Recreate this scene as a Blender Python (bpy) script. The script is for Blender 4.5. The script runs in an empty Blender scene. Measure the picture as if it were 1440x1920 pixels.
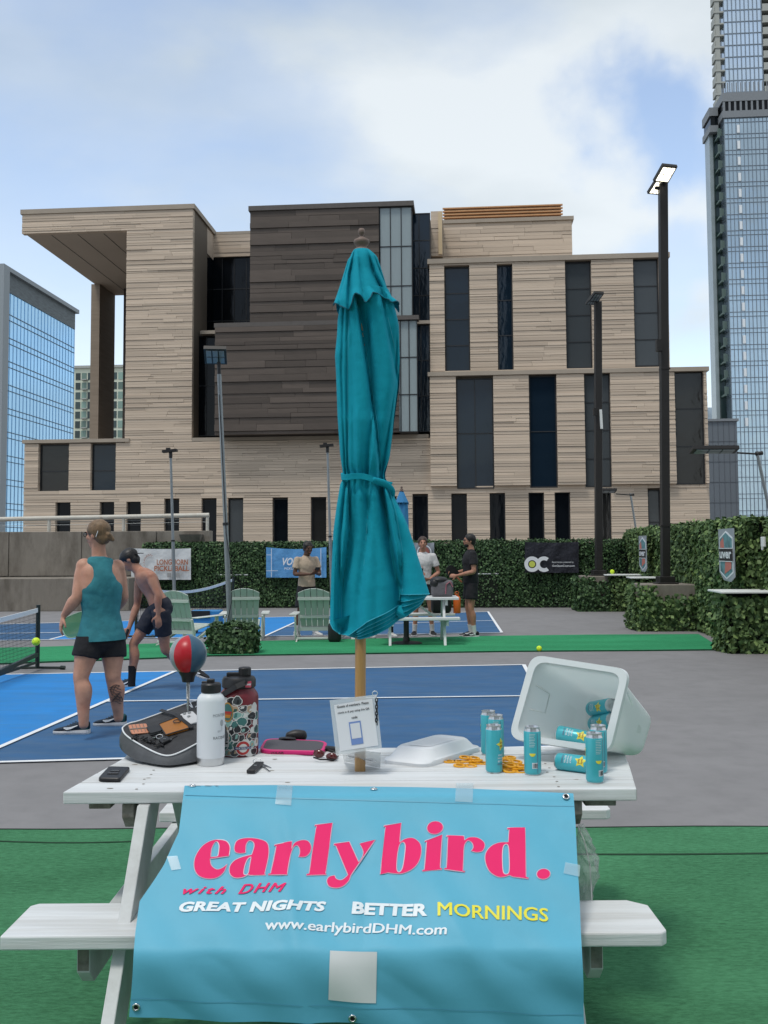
import bpy, bmesh, math, random
import numpy as np
from mathutils import Vector, Matrix, Euler, noise as mnoise
random.seed(7)
SC = bpy.context.scene
COL = SC.collection
PI = math.pi

# ------------------------------------------------------------------ camera
F_PX, CX, CY = 1850.0, 720.0, 917.0          # in pixels of the 1440 x 1920 photograph
CAM_Z = 1.53
PITCH = math.atan((1031 - CY) / F_PX)
ROLL = 0.006
cam_d = bpy.data.cameras.new('camera')
cam = bpy.data.objects.new('camera', cam_d)
COL.objects.link(cam)
cam_d.sensor_fit = 'VERTICAL'
cam_d.sensor_height = 36.0
cam_d.lens = F_PX / 1920 * 36.0
cam_d.shift_y = -(960 - CY) / 1920
cam_d.clip_start = 0.05
cam_d.clip_end = 6000
RC = Matrix.Rotation(PI / 2 + PITCH, 3, 'X') @ Matrix.Rotation(-ROLL, 3, 'Z')
cam.matrix_world = Matrix.Translation((0, 0, CAM_Z)) @ RC.to_4x4()
SC.camera = cam

# ------------------------------------------------------------------ sky, sun, exposure
SUN_EL, SUN_AZ = math.radians(66), math.radians(215)      # azimuth clockwise from +Y: behind the camera, a bit left
world = bpy.data.worlds.new('World'); SC.world = world; world.use_nodes = True
wn, wl = world.node_tree.nodes, world.node_tree.links
wn.clear()
w_out = wn.new('ShaderNodeOutputWorld'); w_bg = wn.new('ShaderNodeBackground')
w_bg.inputs['Strength'].default_value = 0.1
wl.new(w_bg.outputs[0], w_out.inputs[0])
sky = wn.new('ShaderNodeTexSky'); sky.sky_type = 'NISHITA'; sky.sun_disc = False
sky.sun_elevation = SUN_EL; sky.sun_rotation = SUN_AZ
sky.air_density = 1.0; sky.dust_density = 0.6; sky.ozone_density = 1.6
def wnode(t, **k):
    n = wn.new(t)
    for a, b in k.items(): setattr(n, a, b)
    return n
tc = wnode('ShaderNodeTexCoord'); sep = wnode('ShaderNodeSeparateXYZ')
wl.new(tc.outputs['Generated'], sep.inputs[0])
zc = wnode('ShaderNodeMath', operation='MAXIMUM'); wl.new(sep.outputs[2], zc.inputs[0]); zc.inputs[1].default_value = 0.0
zo = wnode('ShaderNodeMath', operation='ADD'); wl.new(zc.outputs[0], zo.inputs[0]); zo.inputs[1].default_value = 0.28
dx = wnode('ShaderNodeMath', operation='DIVIDE'); wl.new(sep.outputs[0], dx.inputs[0]); wl.new(zo.outputs[0], dx.inputs[1])
dy = wnode('ShaderNodeMath', operation='DIVIDE'); wl.new(sep.outputs[1], dy.inputs[0]); wl.new(zo.outputs[0], dy.inputs[1])
cmb = wnode('ShaderNodeCombineXYZ'); wl.new(dx.outputs[0], cmb.inputs[0]); wl.new(dy.outputs[0], cmb.inputs[1])
mp = wnode('ShaderNodeMapping'); wl.new(cmb.outputs[0], mp.inputs[0])
mp.inputs['Location'].default_value = (5.3, 2.2, 0.4); mp.inputs['Rotation'].default_value = (0, 0, -0.5)
mp.inputs['Scale'].default_value = (0.85, 1.15, 1.0)
n1 = wnode('ShaderNodeTexNoise'); wl.new(mp.outputs[0], n1.inputs['Vector'])
n1.inputs['Scale'].default_value = 1.25; n1.inputs['Detail'].default_value = 9; n1.inputs['Roughness'].default_value = 0.50
n1.inputs['Distortion'].default_value = 0.35
cr = wnode('ShaderNodeValToRGB'); wl.new(n1.outputs['Fac'], cr.inputs[0])
cr.color_ramp.elements[0].position = 0.40; cr.color_ramp.elements[0].color = (0.36, 0.36, 0.36, 1)
cr.color_ramp.elements[1].position = 0.50; cr.color_ramp.elements[1].color = (0.97, 0.97, 0.97, 1)
# more cover low down
lowm = wnode('ShaderNodeMapRange'); wl.new(sep.outputs[2], lowm.inputs[0])
lowm.inputs[1].default_value = 0.02; lowm.inputs[2].default_value = 0.42; lowm.inputs[3].default_value = 0.80; lowm.inputs[4].default_value = 0.0
mx = wnode('ShaderNodeMath', operation='MAXIMUM'); wl.new(cr.outputs[0], mx.inputs[0]); wl.new(lowm.outputs[0], mx.inputs[1])
n2 = wnode('ShaderNodeTexNoise'); wl.new(mp.outputs[0], n2.inputs['Vector'])
n2.inputs['Scale'].default_value = 1.5; n2.inputs['Detail'].default_value = 7; n2.inputs['Roughness'].default_value = 0.5
cloud = wnode('ShaderNodeValToRGB'); wl.new(n2.outputs['Fac'], cloud.inputs[0])
cloud.color_ramp.elements[0].position = 0.38; cloud.color_ramp.elements[0].color = (0.45, 0.52, 0.57, 1)
cloud.color_ramp.elements[1].position = 0.60; cloud.color_ramp.elements[1].color = (0.68, 0.73, 0.765, 1)
horiz = wnode('ShaderNodeMapRange'); wl.new(sep.outputs[2], horiz.inputs[0])
horiz.inputs[1].default_value = 0.05; horiz.inputs[2].default_value = 0.44; horiz.inputs[3].default_value = 1.0; horiz.inputs[4].default_value = 0.0
hz = wnode('ShaderNodeMixRGB'); hz.inputs[2].default_value = (0.79, 0.85, 0.885, 1)
hm = wnode('ShaderNodeMath', operation='MULTIPLY'); wl.new(horiz.outputs[0], hm.inputs[0]); hm.inputs[1].default_value = 0.75
wl.new(hm.outputs[0], hz.inputs[0]); wl.new(cloud.outputs[0], hz.inputs[1])
CLOUD_GAIN = 10.0
cg = wnode('ShaderNodeMixRGB', blend_type='MULTIPLY'); cg.inputs[0].default_value = 1; cg.inputs[2].default_value = (CLOUD_GAIN,) * 3 + (1,)
wl.new(hz.outputs[0], cg.inputs[1])
ng = wnode('ShaderNodeMixRGB', blend_type='MULTIPLY'); ng.inputs[0].default_value = 1; ng.inputs[2].default_value = (2.5, 2.2, 1.95, 1)
wl.new(sky.outputs[0], ng.inputs[1])
# openings in the cloud where the blue shows: upper right and a wide thin one at left
def opening(px, py, r, amt, src):
    d_ = ray0(px, py); vd = wnode('ShaderNodeVectorMath', operation='DISTANCE'); wl.new(wob.outputs[0], vd.inputs[0]); vd.inputs[1].default_value = d_
    m_ = wnode('ShaderNodeMapRange', interpolation_type='SMOOTHSTEP'); wl.new(vd.outputs['Value'], m_.inputs[0]); m_.inputs[1].default_value = r * .25; m_.inputs[2].default_value = r; m_.inputs[3].default_value = 1 - amt; m_.inputs[4].default_value = 1
    q = wnode('ShaderNodeMath', operation='MULTIPLY'); wl.new(src.outputs[0], q.inputs[0]); wl.new(m_.outputs[0], q.inputs[1]); return q
def ray0(px, py):
    v = RC @ Vector(((px - CX) / F_PX, -(py - CY) / F_PX, -1.0)); v.normalize(); return tuple(v)
n3 = wnode('ShaderNodeTexNoise'); wl.new(tc.outputs['Generated'], n3.inputs['Vector']); n3.inputs['Scale'].default_value = 9; n3.inputs['Detail'].default_value = 6
wsub = wnode('ShaderNodeVectorMath', operation='SUBTRACT'); wl.new(n3.outputs['Color'], wsub.inputs[0]); wsub.inputs[1].default_value = (.5, .5, .5)
wsc = wnode('ShaderNodeVectorMath', operation='MULTIPLY'); wl.new(wsub.outputs[0], wsc.inputs[0]); wsc.inputs[1].default_value = (.22, .22, .30)
wob = wnode('ShaderNodeVectorMath', operation='ADD'); wl.new(tc.outputs['Generated'], wob.inputs[0]); wl.new(wsc.outputs[0], wob.inputs[1])
mx = opening(1250, 235, .11, .95, mx); mx = opening(1290, 590, .09, .6, mx); mx = opening(150, 190, .22, .45, mx); mx = opening(500, 300, .12, .4, mx)
mixs = wnode('ShaderNodeMixRGB'); wl.new(mx.outputs[0], mixs.inputs[0]); wl.new(ng.outputs[0], mixs.inputs[1]); wl.new(cg.outputs[0], mixs.inputs[2])
wl.new(mixs.outputs[0], w_bg.inputs[0])

sun_d = bpy.data.lights.new('sun', 'SUN'); sun_d.energy = 1.5; sun_d.angle = math.radians(12); sun_d.color = (1.0, 0.95, 0.88)
sun = bpy.data.objects.new('sun', sun_d); COL.objects.link(sun)
sdir = Vector((math.sin(SUN_AZ) * math.cos(SUN_EL), math.cos(SUN_AZ) * math.cos(SUN_EL), math.sin(SUN_EL)))
sun.rotation_euler = sdir.to_track_quat('Z', 'Y').to_euler()
sun.location = (0, -10, 30)
SC.view_settings.view_transform = 'Standard'; SC.view_settings.look = 'None'
SC.view_settings.exposure = 0.28; SC.view_settings.gamma = 1.0
SC.view_settings.use_curve_mapping = False

# ------------------------------------------------------------------ placing helpers
def ray(px, py):
    return RC @ Vector(((px - CX) / F_PX, -(py - CY) / F_PX, -1.0))
def P(px, py, Y):
    d = ray(px, py); t = Y / d.y
    return Vector((d.x * t, Y, CAM_Z + d.z * t))
def G(px, py, z=0.0):
    d = ray(px, py); t = (z - CAM_Z) / d.z
    return Vector((d.x * t, d.y * t, z))
YAW = 0.08
EU = Vector((math.cos(YAW), -math.sin(YAW), 0)); EV = Vector((math.sin(YAW), math.cos(YAW), 0))
FY = 60.0
FO = Vector((0, FY, 0))
def FP(px, py, v=0.0):
    """pixel -> (u, z) on the plane v behind the main facade"""
    d = ray(px, py)
    den = d.dot(EV); t = ((FO + EV * v) - Vector((0, 0, CAM_Z))).dot(EV) / den
    p = Vector((0, 0, CAM_Z)) + d * t
    return (p - FO).dot(EU), p.z
def FW(u, v, z):
    q = FO + EU * u + EV * v
    return Vector((q.x, q.y, z))

# ------------------------------------------------------------------ mesh builder
WM = {}
def lin(c):
    c = c / 255.0
    return c / 12.92 if c <= 0.04045 else ((c + 0.055) / 1.055) ** 2.4
def rgb(r, g, b, k=1.0):
    return (lin(r) * k, lin(g) * k, lin(b) * k)
class MB:
    def __init__(s): s.v = []; s.f = []; s.mi = []; s.cur = 0
    def add(s, vs, fs):
        o = len(s.v); s.v += [tuple(x) for x in vs]
        for f in fs: s.f.append(tuple(i + o for i in f)); s.mi.append(s.cur)
        return s
    def box(s, c, size, R=None):
        hx, hy, hz_ = size[0] / 2, size[1] / 2, size[2] / 2
        vs = [Vector((x, y, z)) for x in (-hx, hx) for y in (-hy, hy) for z in (-hz_, hz_)]
        if R is not None: vs = [R @ q for q in vs]
        c = Vector(c)
        return s.add([q + c for q in vs], [(0, 1, 3, 2), (4, 6, 7, 5), (0, 4, 5, 1), (2, 3, 7, 6), (0, 2, 6, 4), (1, 5, 7, 3)])
    def mm(s, a, b):
        a = Vector(a); b = Vector(b)
        return s.box((a + b) / 2, (abs(b.x - a.x), abs(b.y - a.y), abs(b.z - a.z)))
    def hexa(s, p8):
        """bottom 4 (ccw) then top 4"""
        return s.add(p8, [(3, 2, 1, 0), (4, 5, 6, 7), (0, 1, 5, 4), (1, 2, 6, 5), (2, 3, 7, 6), (3, 0, 4, 7)])
    def beam(s, a, b, w, h, up=(0, 0, 1)):
        a = Vector(a); b = Vector(b); d = (b - a); L = d.length; d.normalize()
        up = Vector(up); x = d.cross(up)
        if x.length < 1e-4: x = d.cross(Vector((0, 1, 0)))
        x.normalize(); u = x.cross(d)
        R = Matrix((x, d, u)).transposed()
        return s.box((a + b) / 2, (w, L, h), R)
    def tube(s, pts, r, n=10, cap=True, closed=False):
        pts = [Vector(p) for p in pts]; m = len(pts)
        rs = r if isinstance(r, (list, tuple)) else [r] * m
        rings = []; prev = None
        for i, p in enumerate(pts):
            if closed: t = pts[(i + 1) % m] - pts[i - 1]
            else: t = pts[min(i + 1, m - 1)] - pts[max(i - 1, 0)]
            t.normalize()
            if prev is None:
                a = Vector((0, 0, 1)) if abs(t.z) < 0.9 else Vector((1, 0, 0))
                x = t.cross(a).normalized()
            else:
                x = (prev - t * prev.dot(t)).normalized()
            prev = x; y = t.cross(x)
            rings.append([p + (x * math.cos(2 * PI * k / n) + y * math.sin(2 * PI * k / n)) * rs[i] for k in range(n)])
        return s.loft(rings, cap, closed)
    def loft(s, rings, cap=True, closed=False):
        n = len(rings[0]); m = len(rings); vs = [q for rg in rings for q in rg]; fs = []
        for i in range(m if closed else m - 1):
            j = (i + 1) % m
            for k in range(n):
                k2 = (k + 1) % n
                fs.append((i * n + k, i * n + k2, j * n + k2, j * n + k))
        if cap and not closed:
            fs.append(tuple(range(n - 1, -1, -1))); fs.append(tuple((m - 1) * n + k for k in range(n)))
        return s.add(vs, fs)
    def lathe(s, prof, c=(0, 0, 0), n=24, R=None, sx=1, sy=1):
        c = Vector(c); rings = []
        for r, z in prof:
            rg = [Vector((r * math.cos(2 * PI * k / n) * sx, r * math.sin(2 * PI * k / n) * sy, z)) for k in range(n)]
            if R is not None: rg = [R @ q for q in rg]
            rings.append([q + c for q in rg])
        return s.loft(rings, True)
    def prism(s, poly, z0, z1, M=None):
        """poly: xy list (ccw), extruded z0..z1, then matrix M"""
        n = len(poly)
        vs = [Vector((x, y, z0)) for x, y in poly] + [Vector((x, y, z1)) for x, y in poly]
        if M is not None: vs = [M @ q for q in vs]
        fs = [tuple(range(n - 1, -1, -1)), tuple(range(n, 2 * n))]
        for k in range(n): fs.append((k, (k + 1) % n, n + (k + 1) % n, n + k))
        return s.add(vs, fs)
    def quad(s, a, b, c, d): return s.add([a, b, c, d], [(0, 1, 2, 3)])
    def build(s, name, mats, parent=None, smooth=False, bevel=0, local=False, kind=None, seg=2, auto=None):
        me = bpy.data.meshes.new(name)
        vs = s.v
        if parent is not None and not local:
            inv = WM.get(parent.name, Matrix.Identity(4)).inverted()
            vs = [tuple(inv @ Vector(q)) for q in vs]
        me.from_pydata(vs, [], s.f)
        if not isinstance(mats, (list, tuple)): mats = [mats]
        for m in mats: me.materials.append(m)
        if len(mats) > 1: me.polygons.foreach_set('material_index', s.mi)
        bm = bmesh.new(); bm.from_mesh(me)
        bmesh.ops.recalc_face_normals(bm, faces=bm.faces)
        if bevel:
            es = [e for e in bm.edges if len(e.link_faces) == 2 and e.calc_face_angle(0) > 0.6]
            bmesh.ops.bevel(bm, geom=es, offset=bevel, segments=seg, affect='EDGES', profile=0.5, clamp_overlap=True)
        bm.to_mesh(me); bm.free()
        if smooth:
            me.polygons.foreach_set('use_smooth', [True] * len(me.polygons))
            if auto: me.set_sharp_from_angle(angle=auto)
        me.update()
        o = bpy.data.objects.new(name, me); COL.objects.link(o)
        if parent is not None: o.parent = parent; WM[o.name] = WM.get(parent.name, Matrix.Identity(4))
        else: WM[o.name] = Matrix.Identity(4)
        if kind: o['kind'] = kind
        return o
def thing(name, label, cat, loc=(0, 0, 0), rotz=0.0, group=None):
    o = bpy.data.objects.new(name, None); COL.objects.link(o)
    o.empty_display_size = 0.1
    o.location = loc; o.rotation_euler = (0, 0, rotz)
    WM[o.name] = Matrix.Translation(loc) @ Matrix.Rotation(rotz, 4, 'Z')
    o['label'] = label; o['category'] = cat
    if group: o['group'] = group
    return o
def tag(o, label=None, cat=None, group=None, kind=None):
    if label: o['label'] = label
    if cat: o['category'] = cat
    if group: o['group'] = group
    if kind: o['kind'] = kind
    return o
_uc = {}
def piece(name, m, parent, a, b, M=None):
    """box piece from shared unit cube; a,b corners in the frame M (world) or world"""
    if m.name not in _uc:
        mb = MB(); mb.box((0, 0, 0), (1, 1, 1))
        me = bpy.data.meshes.new('unit_block'); me.from_pydata(mb.v, [], mb.f); me.materials.append(m); _uc[m.name] = me
    o = bpy.data.objects.new(name, _uc[m.name]); COL.objects.link(o); o.parent = parent
    a = Vector(a); b = Vector(b); c = (a + b) / 2; d = b - a
    T = Matrix.Translation(c) @ Matrix.Diagonal((abs(d.x), abs(d.y), abs(d.z), 1))
    W = (M if M is not None else Matrix.Identity(4)) @ T
    o.matrix_local = WM.get(parent.name, Matrix.Identity(4)).inverted() @ W
    return o
def copy_tree(o, parent=None):
    c = o.copy(); COL.objects.link(c)
    if parent is not None: c.parent = parent
    for ch in o.children: copy_tree(ch, c)
    return c

# ------------------------------------------------------------------ materials
def mat(name, col, rough=0.6, metal=0.0, var=0.0, vscale=3.0, bump=0.0, bscale=40.0, island=0.0, obj=0.0,
        stretch=(1, 1, 1), spec=0.5, dirt=None, dscale=1.5, damt=0.5, trans=0.0, emit=None, estr=0.0, alpha=1.0, sheen=0.0, coat=0.0, bdist=0.01, ior=1.45):
    m = bpy.data.materials.new(name); m.use_nodes = True
    nt = m.node_tree; N, L = nt.nodes, nt.links
    b = N['Principled BSDF']
    b.inputs['Base Color'].default_value = (*col, 1)
    b.inputs['Roughness'].default_value = rough; b.inputs['Metallic'].default_value = metal
    b.inputs['Specular IOR Level'].default_value = spec; b.inputs['IOR'].default_value = ior
    if trans: b.inputs['Transmission Weight'].default_value = trans
    if alpha < 1: b.inputs['Alpha'].default_value = alpha
    if coat: b.inputs['Coat Weight'].default_value = coat
    if sheen: b.inputs['Sheen Weight'].default_value = sheen
    if emit: b.inputs['Emission Color'].default_value = (*emit, 1); b.inputs['Emission Strength'].default_value = estr
    t = N.new('ShaderNodeTexCoord'); mpn = N.new('ShaderNodeMapping'); L.new(t.outputs['Object'], mpn.inputs[0])
    mpn.inputs['Scale'].default_value = stretch
    cur = None
    def base():
        if cur is not None: return cur
        r = N.new('ShaderNodeRGB'); r.outputs[0].default_value = (*col, 1); return r.outputs[0]
    if var:
        n = N.new('ShaderNodeTexNoise'); n.inputs['Scale'].default_value = vscale; n.inputs['Detail'].default_value = 6; n.inputs['Roughness'].default_value = 0.6
        L.new(mpn.outputs[0], n.inputs['Vector'])
        mr = N.new('ShaderNodeMapRange'); L.new(n.outputs['Fac'], mr.inputs[0])
        mr.inputs[1].default_value = 0.3; mr.inputs[2].default_value = 0.7; mr.inputs[3].default_value = 1 - var; mr.inputs[4].default_value = 1 + var
        mm_ = N.new('ShaderNodeVectorMath'); mm_.operation = 'SCALE'; L.new(base(), mm_.inputs[0]); L.new(mr.outputs[0], mm_.inputs['Scale']); cur = mm_.outputs[0]
    if island or obj:
        if island: g = N.new('ShaderNodeNewGeometry').outputs['Random Per Island']; amt = island
        else: g = N.new('ShaderNodeObjectInfo').outputs['Random']; amt = obj
        mr = N.new('ShaderNodeMapRange'); L.new(g, mr.inputs[0]); mr.inputs[3].default_value = 1 - amt; mr.inputs[4].default_value = 1 + amt
        mm_ = N.new('ShaderNodeVectorMath'); mm_.operation = 'SCALE'; L.new(base(), mm_.inputs[0]); L.new(mr.outputs[0], mm_.inputs['Scale']); cur = mm_.outputs[0]
    if dirt:
        n = N.new('ShaderNodeTexNoise'); n.inputs['Scale'].default_value = dscale; n.inputs['Detail'].default_value = 8; n.inputs['Roughness'].default_value = 0.65
        L.new(mpn.outputs[0], n.inputs['Vector'])
        mr = N.new('ShaderNodeMapRange'); L.new(n.outputs['Fac'], mr.inputs[0]); mr.inputs[1].default_value = 0.45; mr.inputs[2].default_value = 0.72
        mr.inputs[3].default_value = 0; mr.inputs[4].default_value = damt
        mi = N.new('ShaderNodeMixRGB'); L.new(mr.outputs[0], mi.inputs[0]); L.new(base(), mi.inputs[1]); mi.inputs[2].default_value = (*dirt, 1); cur = mi.outputs[0]
    if cur is not None: L.new(cur, b.inputs['Base Color'])
    if bump:
        n = N.new('ShaderNodeTexNoise'); n.inputs['Scale'].default_value = bscale; n.inputs['Detail'].default_value = 5
        L.new(mpn.outputs[0], n.inputs['Vector'])
        bp = N.new('ShaderNodeBump'); bp.inputs['Strength'].default_value = bump; bp.inputs['Distance'].default_value = bdist
        L.new(n.outputs['Fac'], bp.inputs['Height']); L.new(bp.outputs[0], b.inputs['Normal'])
    return m
M = {}
M['lime_i'] = mat('limestone', (0.56, 0.455, 0.355), 0.85, island=0.13, var=0.10, vscale=0.8, stretch=(0.25, 1, 2.5), bump=0.3, bscale=6)
M['lime_o'] = mat('limestone_block', (0.56, 0.455, 0.355), 0.85, obj=0.13, bump=0.2, bscale=6)
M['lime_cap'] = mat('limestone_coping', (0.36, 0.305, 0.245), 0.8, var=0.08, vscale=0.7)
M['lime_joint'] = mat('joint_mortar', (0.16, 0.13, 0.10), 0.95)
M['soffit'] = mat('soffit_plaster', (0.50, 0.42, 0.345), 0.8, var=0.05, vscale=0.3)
M['dark_o'] = mat('brown_stone_panel', (0.095, 0.075, 0.062), 0.7, obj=0.26, var=0.12, vscale=2, bump=0.15, bscale=8)
M['dark_joint'] = mat('brown_stone_joint', (0.024, 0.018, 0.015), 0.9)
M['dark_cap'] = mat('brown_coping', (0.10, 0.088, 0.08), 0.6, var=0.08)
M['glass_navy'] = mat('navy_glass', (0.008, 0.018, 0.031), 0.04, spec=0.38, bump=0.25, bscale=0.7, bdist=0.06)
M['glass_dark'] = mat('dark_glass', (0.006, 0.008, 0.011), 0.05, spec=0.18, bump=0.25, bscale=0.9, bdist=0.05)
M['glass_grey'] = mat('grey_glass', (0.050, 0.058, 0.063), 0.15, spec=0.5, var=0.08, vscale=0.4)
M['glass_smoke'] = mat('smoked_glass', (0.022, 0.022, 0.021), 0.06, spec=0.4, bump=0.35, bscale=0.8, bdist=0.08)
M['glass_pale'] = mat('pale_frosted_glass', (0.26, 0.31, 0.32), 0.22, spec=0.6, var=0.10, vscale=0.35)
M['frame_dark'] = mat('dark_window_frame', (0.02, 0.022, 0.025), 0.5)
# ================================================================== SETTING: ground far below, deck
mb = MB(); mb.mm((-1500, -600, -14.4), (1500, 3000, -14.0))
tag(mb.build('ground', mat('street_paving', (0.17, 0.165, 0.16), 0.9, var=0.2, vscale=0.05)), kind='structure')

M['deck'] = mat('grey_court_coating', (0.212, 0.206, 0.210), 0.82, var=0.08, vscale=1.3, bump=0.25, bscale=150, bdist=0.003, dirt=(0.15, 0.147, 0.15), dscale=4.5, damt=0.45)
M['blue'] = mat('dark_blue_court_paint', (0.024, 0.098, 0.225), 0.75, var=0.16, vscale=1.6, bump=0.2, bscale=150, bdist=0.002, stretch=(0.5, 1.5, 1), dirt=(0.085, 0.14, 0.21), dscale=6, damt=.55)
M['bluel'] = mat('bright_blue_court_paint', (0.008, 0.20, 0.55), 0.75, var=0.13, vscale=1.6, bump=0.2, bscale=150, bdist=0.002, stretch=(0.5, 1.5, 1), dirt=(0.05, 0.18, 0.36), dscale=6, damt=.5)
M['line'] = mat('white_line_paint', (0.74, 0.76, 0.78), 0.7, var=0.06, vscale=6)
def turf_mat(name, a, b_, k):
    m = mat(name, a, 0.95, spec=0.15)
    nt = m.node_tree; N, L = nt.nodes, nt.links; bs = N['Principled BSDF']
    t = N.new('ShaderNodeTexCoord'); mp_ = N.new('ShaderNodeMapping'); L.new(t.outputs['Object'], mp_.inputs[0]); mp_.inputs['Scale'].default_value = (0.35, 1.0, 1)
    n = N.new('ShaderNodeTexNoise'); n.inputs['Scale'].default_value = 62 * k; n.inputs['Detail'].default_value = 7; n.inputs['Roughness'].default_value = 0.85; L.new(mp_.outputs[0], n.inputs['Vector'])
    w = N.new('ShaderNodeTexNoise'); w.inputs['Scale'].default_value = 1.6; w.inputs['Detail'].default_value = 6; L.new(mp_.outputs[0], w.inputs['Vector'])
    ad = N.new('ShaderNodeMath'); ad.operation = 'MULTIPLY_ADD'; L.new(w.outputs['Fac'], ad.inputs[0]); ad.inputs[1].default_value = 0.55; L.new(n.outputs['Fac'], ad.inputs[2])
    cr_ = N.new('ShaderNodeValToRGB'); L.new(ad.outputs[0], cr_.inputs[0])
    cr_.color_ramp.elements[0].position = 0.52; cr_.color_ramp.elements[0].color = (*a, 1)
    cr_.color_ramp.elements[1].position = 1.0; cr_.color_ramp.elements[1].color = (*b_, 1)
    L.new(cr_.outputs[0], bs.inputs['Base Color'])
    bp = N.new('ShaderNodeBump'); bp.inputs['Strength'].default_value = 0.9; bp.inputs['Distance'].default_value = 0.012; L.new(n.outputs['Fac'], bp.inputs['Height']); L.new(bp.outputs[0], bs.inputs['Normal'])
    return m
M['turf'] = turf_mat('green_turf', (0.022, 0.095, 0.040), (0.10, 0.33, 0.165), 1.0)
M['turf_far'] = turf_mat('bright_green_turf', (0.020, 0.165, 0.07), (0.048, 0.33, 0.15), 0.6)

def DW(u, v, z=0.0):        # deck frame, origin under the camera
    q = EU * u + EV * v; return Vector((q.x, q.y, z))
def deck_uv(p): return p.dot(EU), p.dot(EV)
def flat(poly, z, name, m, kind='structure', thick=0.0):
    mb = MB(); mb.prism([(p.x, p.y) for p in poly], z - max(thick, 0.003), z); return tag(mb.build(name, m), kind=kind)
flat([DW(-22, -8), DW(8.5, -8), DW(8.5, 31), DW(-22, 31)], 0.0, 'roof_deck', M['deck'], thick=0.6)
def strip(mb, a, b, w, z, z0=None):
    a = Vector(a); b = Vector(b); d = (b - a).normalized(); n_ = Vector((-d.y, d.x, 0)) * w / 2
    pts = [a - n_, b - n_, b + n_, a + n_]
    mb.prism([(p.x, p.y) for p in pts], z - 0.002, z)
def isect(a, b, c, d):
    a, b, c, d = [Vector((p.x, p.y)) for p in (a, b, c, d)]
    r = b - a; s = d - c; t = ((c - a).x * s.y - (c - a).y * s.x) / (r.x * s.y - r.y * s.x); q = a + r * t
    return Vector((q.x, q.y, 0))
# near court
fs0, fs1 = G(0, 1266), G(982, 1247.5)
ns0, ns1 = G(0, 1431), G(216, 1425)
k0, k1 = G(0, 1403), G(335, 1257)
cl0, cl1 = G(206, 1317), G(965, 1307)
b0 = G(982, 1247.5); b1 = G(1068, 1404)
far_r = isect(fs0, fs1, b0, b1); near_r = isect(ns0, ns1, b0, b1)
k_far = isect(fs0, fs1, k0, k1); k_near = isect(ns0, ns1, k0, k1)
ud = (fs0 - fs1).normalized()
far_l = far_r + ud * 13.4; near_l = near_r + ud * 13.4
k2_far = k_far + ud * 4.3; k2_near = k_near + ud * 4.3
flat([near_l, near_r, far_r, far_l], 0.004, 'near_court', M['blue'])
flat([k2_near, k_near, k_far, k2_far], 0.008, 'near_court_kitchen', M['bluel'])
mb = MB(); z = 0.012
strip(mb, far_l, far_r, 0.05, z); strip(mb, near_l, near_r, 0.05, z + .0006); strip(mb, far_r, near_r, 0.05, z + .0012)
strip(mb, k_far, k_near, 0.05, z + .0018); strip(mb, k2_far, k2_near, 0.05, z + .0018)
cr_ = isect(cl0, cl1, b0, b1); ck = isect(cl0, cl1, k0, k1); strip(mb, ck, cr_, 0.045, z + .0024)
tag(mb.build('near_court_lines', M['line']), kind='structure')
# far court
ff0, ff1 = G(80, 1169), G(915, 1147.5); fn0, fn1 = G(80, 1200.5), G(941, 1187)
fr = ff1; fnr = fn1; ud2 = (fn0 - fn1).normalized(); ffl = fr + (ff0 - ff1).normalized() * 15; fnl = fnr + ud2 * 15
flat([fnl, fnr, fr, ffl], 0.004, 'far_court', M['blue'])
ka, kb = G(497, 1193.5), G(557, 1166); kc, kd = G(94, 1200), G(150, 1185)
kA = isect(fn0, fn1, ka, kb); kB = isect(ff0, ff1, ka, kb); kC = isect(fn0, fn1, kc, kd); kD = isect(ff0, ff1, kc, kd)
flat([kC, kA, kB, kD], 0.008, 'far_court_kitchen', M['bluel'])
mb = MB(); z = 0.012
strip(mb, ffl, fr, 0.05, z); strip(mb, fnl, fnr, 0.05, z + .0006); strip(mb, fr, fnr, 0.05, z + .0012)
strip(mb, kA, kB, 0.05, z + .0018); strip(mb, kC, kD, 0.05, z + .0018)
c1 = (fr + fnr) / 2; c2 = isect(c1, c1 + (ff0 - ff1) * 1.0, ka, kb); strip(mb, c1, c2, 0.05, z + .0024)
c3 = isect(c1, c1 + (ff0 - ff1), kc, kd); c4 = (ffl + fnl) / 2; strip(mb, c3, c4, 0.05, z + .0024)
tag(mb.build('far_court_lines', M['line']), kind='structure')
# turf strips: rolled carpet with a lip and a slightly wavy edge
def carpet(name, near, far, m, z=0.016):
    mb = MB(); n = len(near)
    poly = near + far[::-1]
    mb.prism([(p.x, p.y) for p in poly], 0.0005, z)
    return tag(mb.build(name, m), kind='structure')
ga = [(-150, 1252), (80, 1243), (280, 1236), (395, 1231), (637, 1227.5), (960, 1222.5), (1200, 1221), (1357, 1219.5)]
gb = [(-150, 1219), (80, 1214.5), (242, 1209.5), (475, 1203.5), (555, 1202), (910, 1194), (1100, 1191.5), (1310, 1190.5)]
carpet('far_turf', [G(*q) for q in ga], [G(*q) for q in gb] , M['turf_far'])
mb = MB()
for i in range(len(ga) - 1): strip(mb, G(*ga[i]), G(*ga[i + 1]), 0.03, 0.019)
tag(mb.build('far_turf_edging', mat('dark_green_edge', (0.006, 0.02, 0.012), 0.9)), kind='structure')
nx = [i for i in range(-300, 1801, 100)]
farE = [G(x, 1557 + 1.8 * math.sin(x * 0.013) - (x - 720) * 0.0035 + 1.0 * math.sin(x * .05)) for x in nx]
nearE = [Vector((p.x * 1.2, -6, 0)) for p in farE]
carpet('near_turf', nearE, farE, M['turf'], 0.014)
mb = MB()
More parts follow.
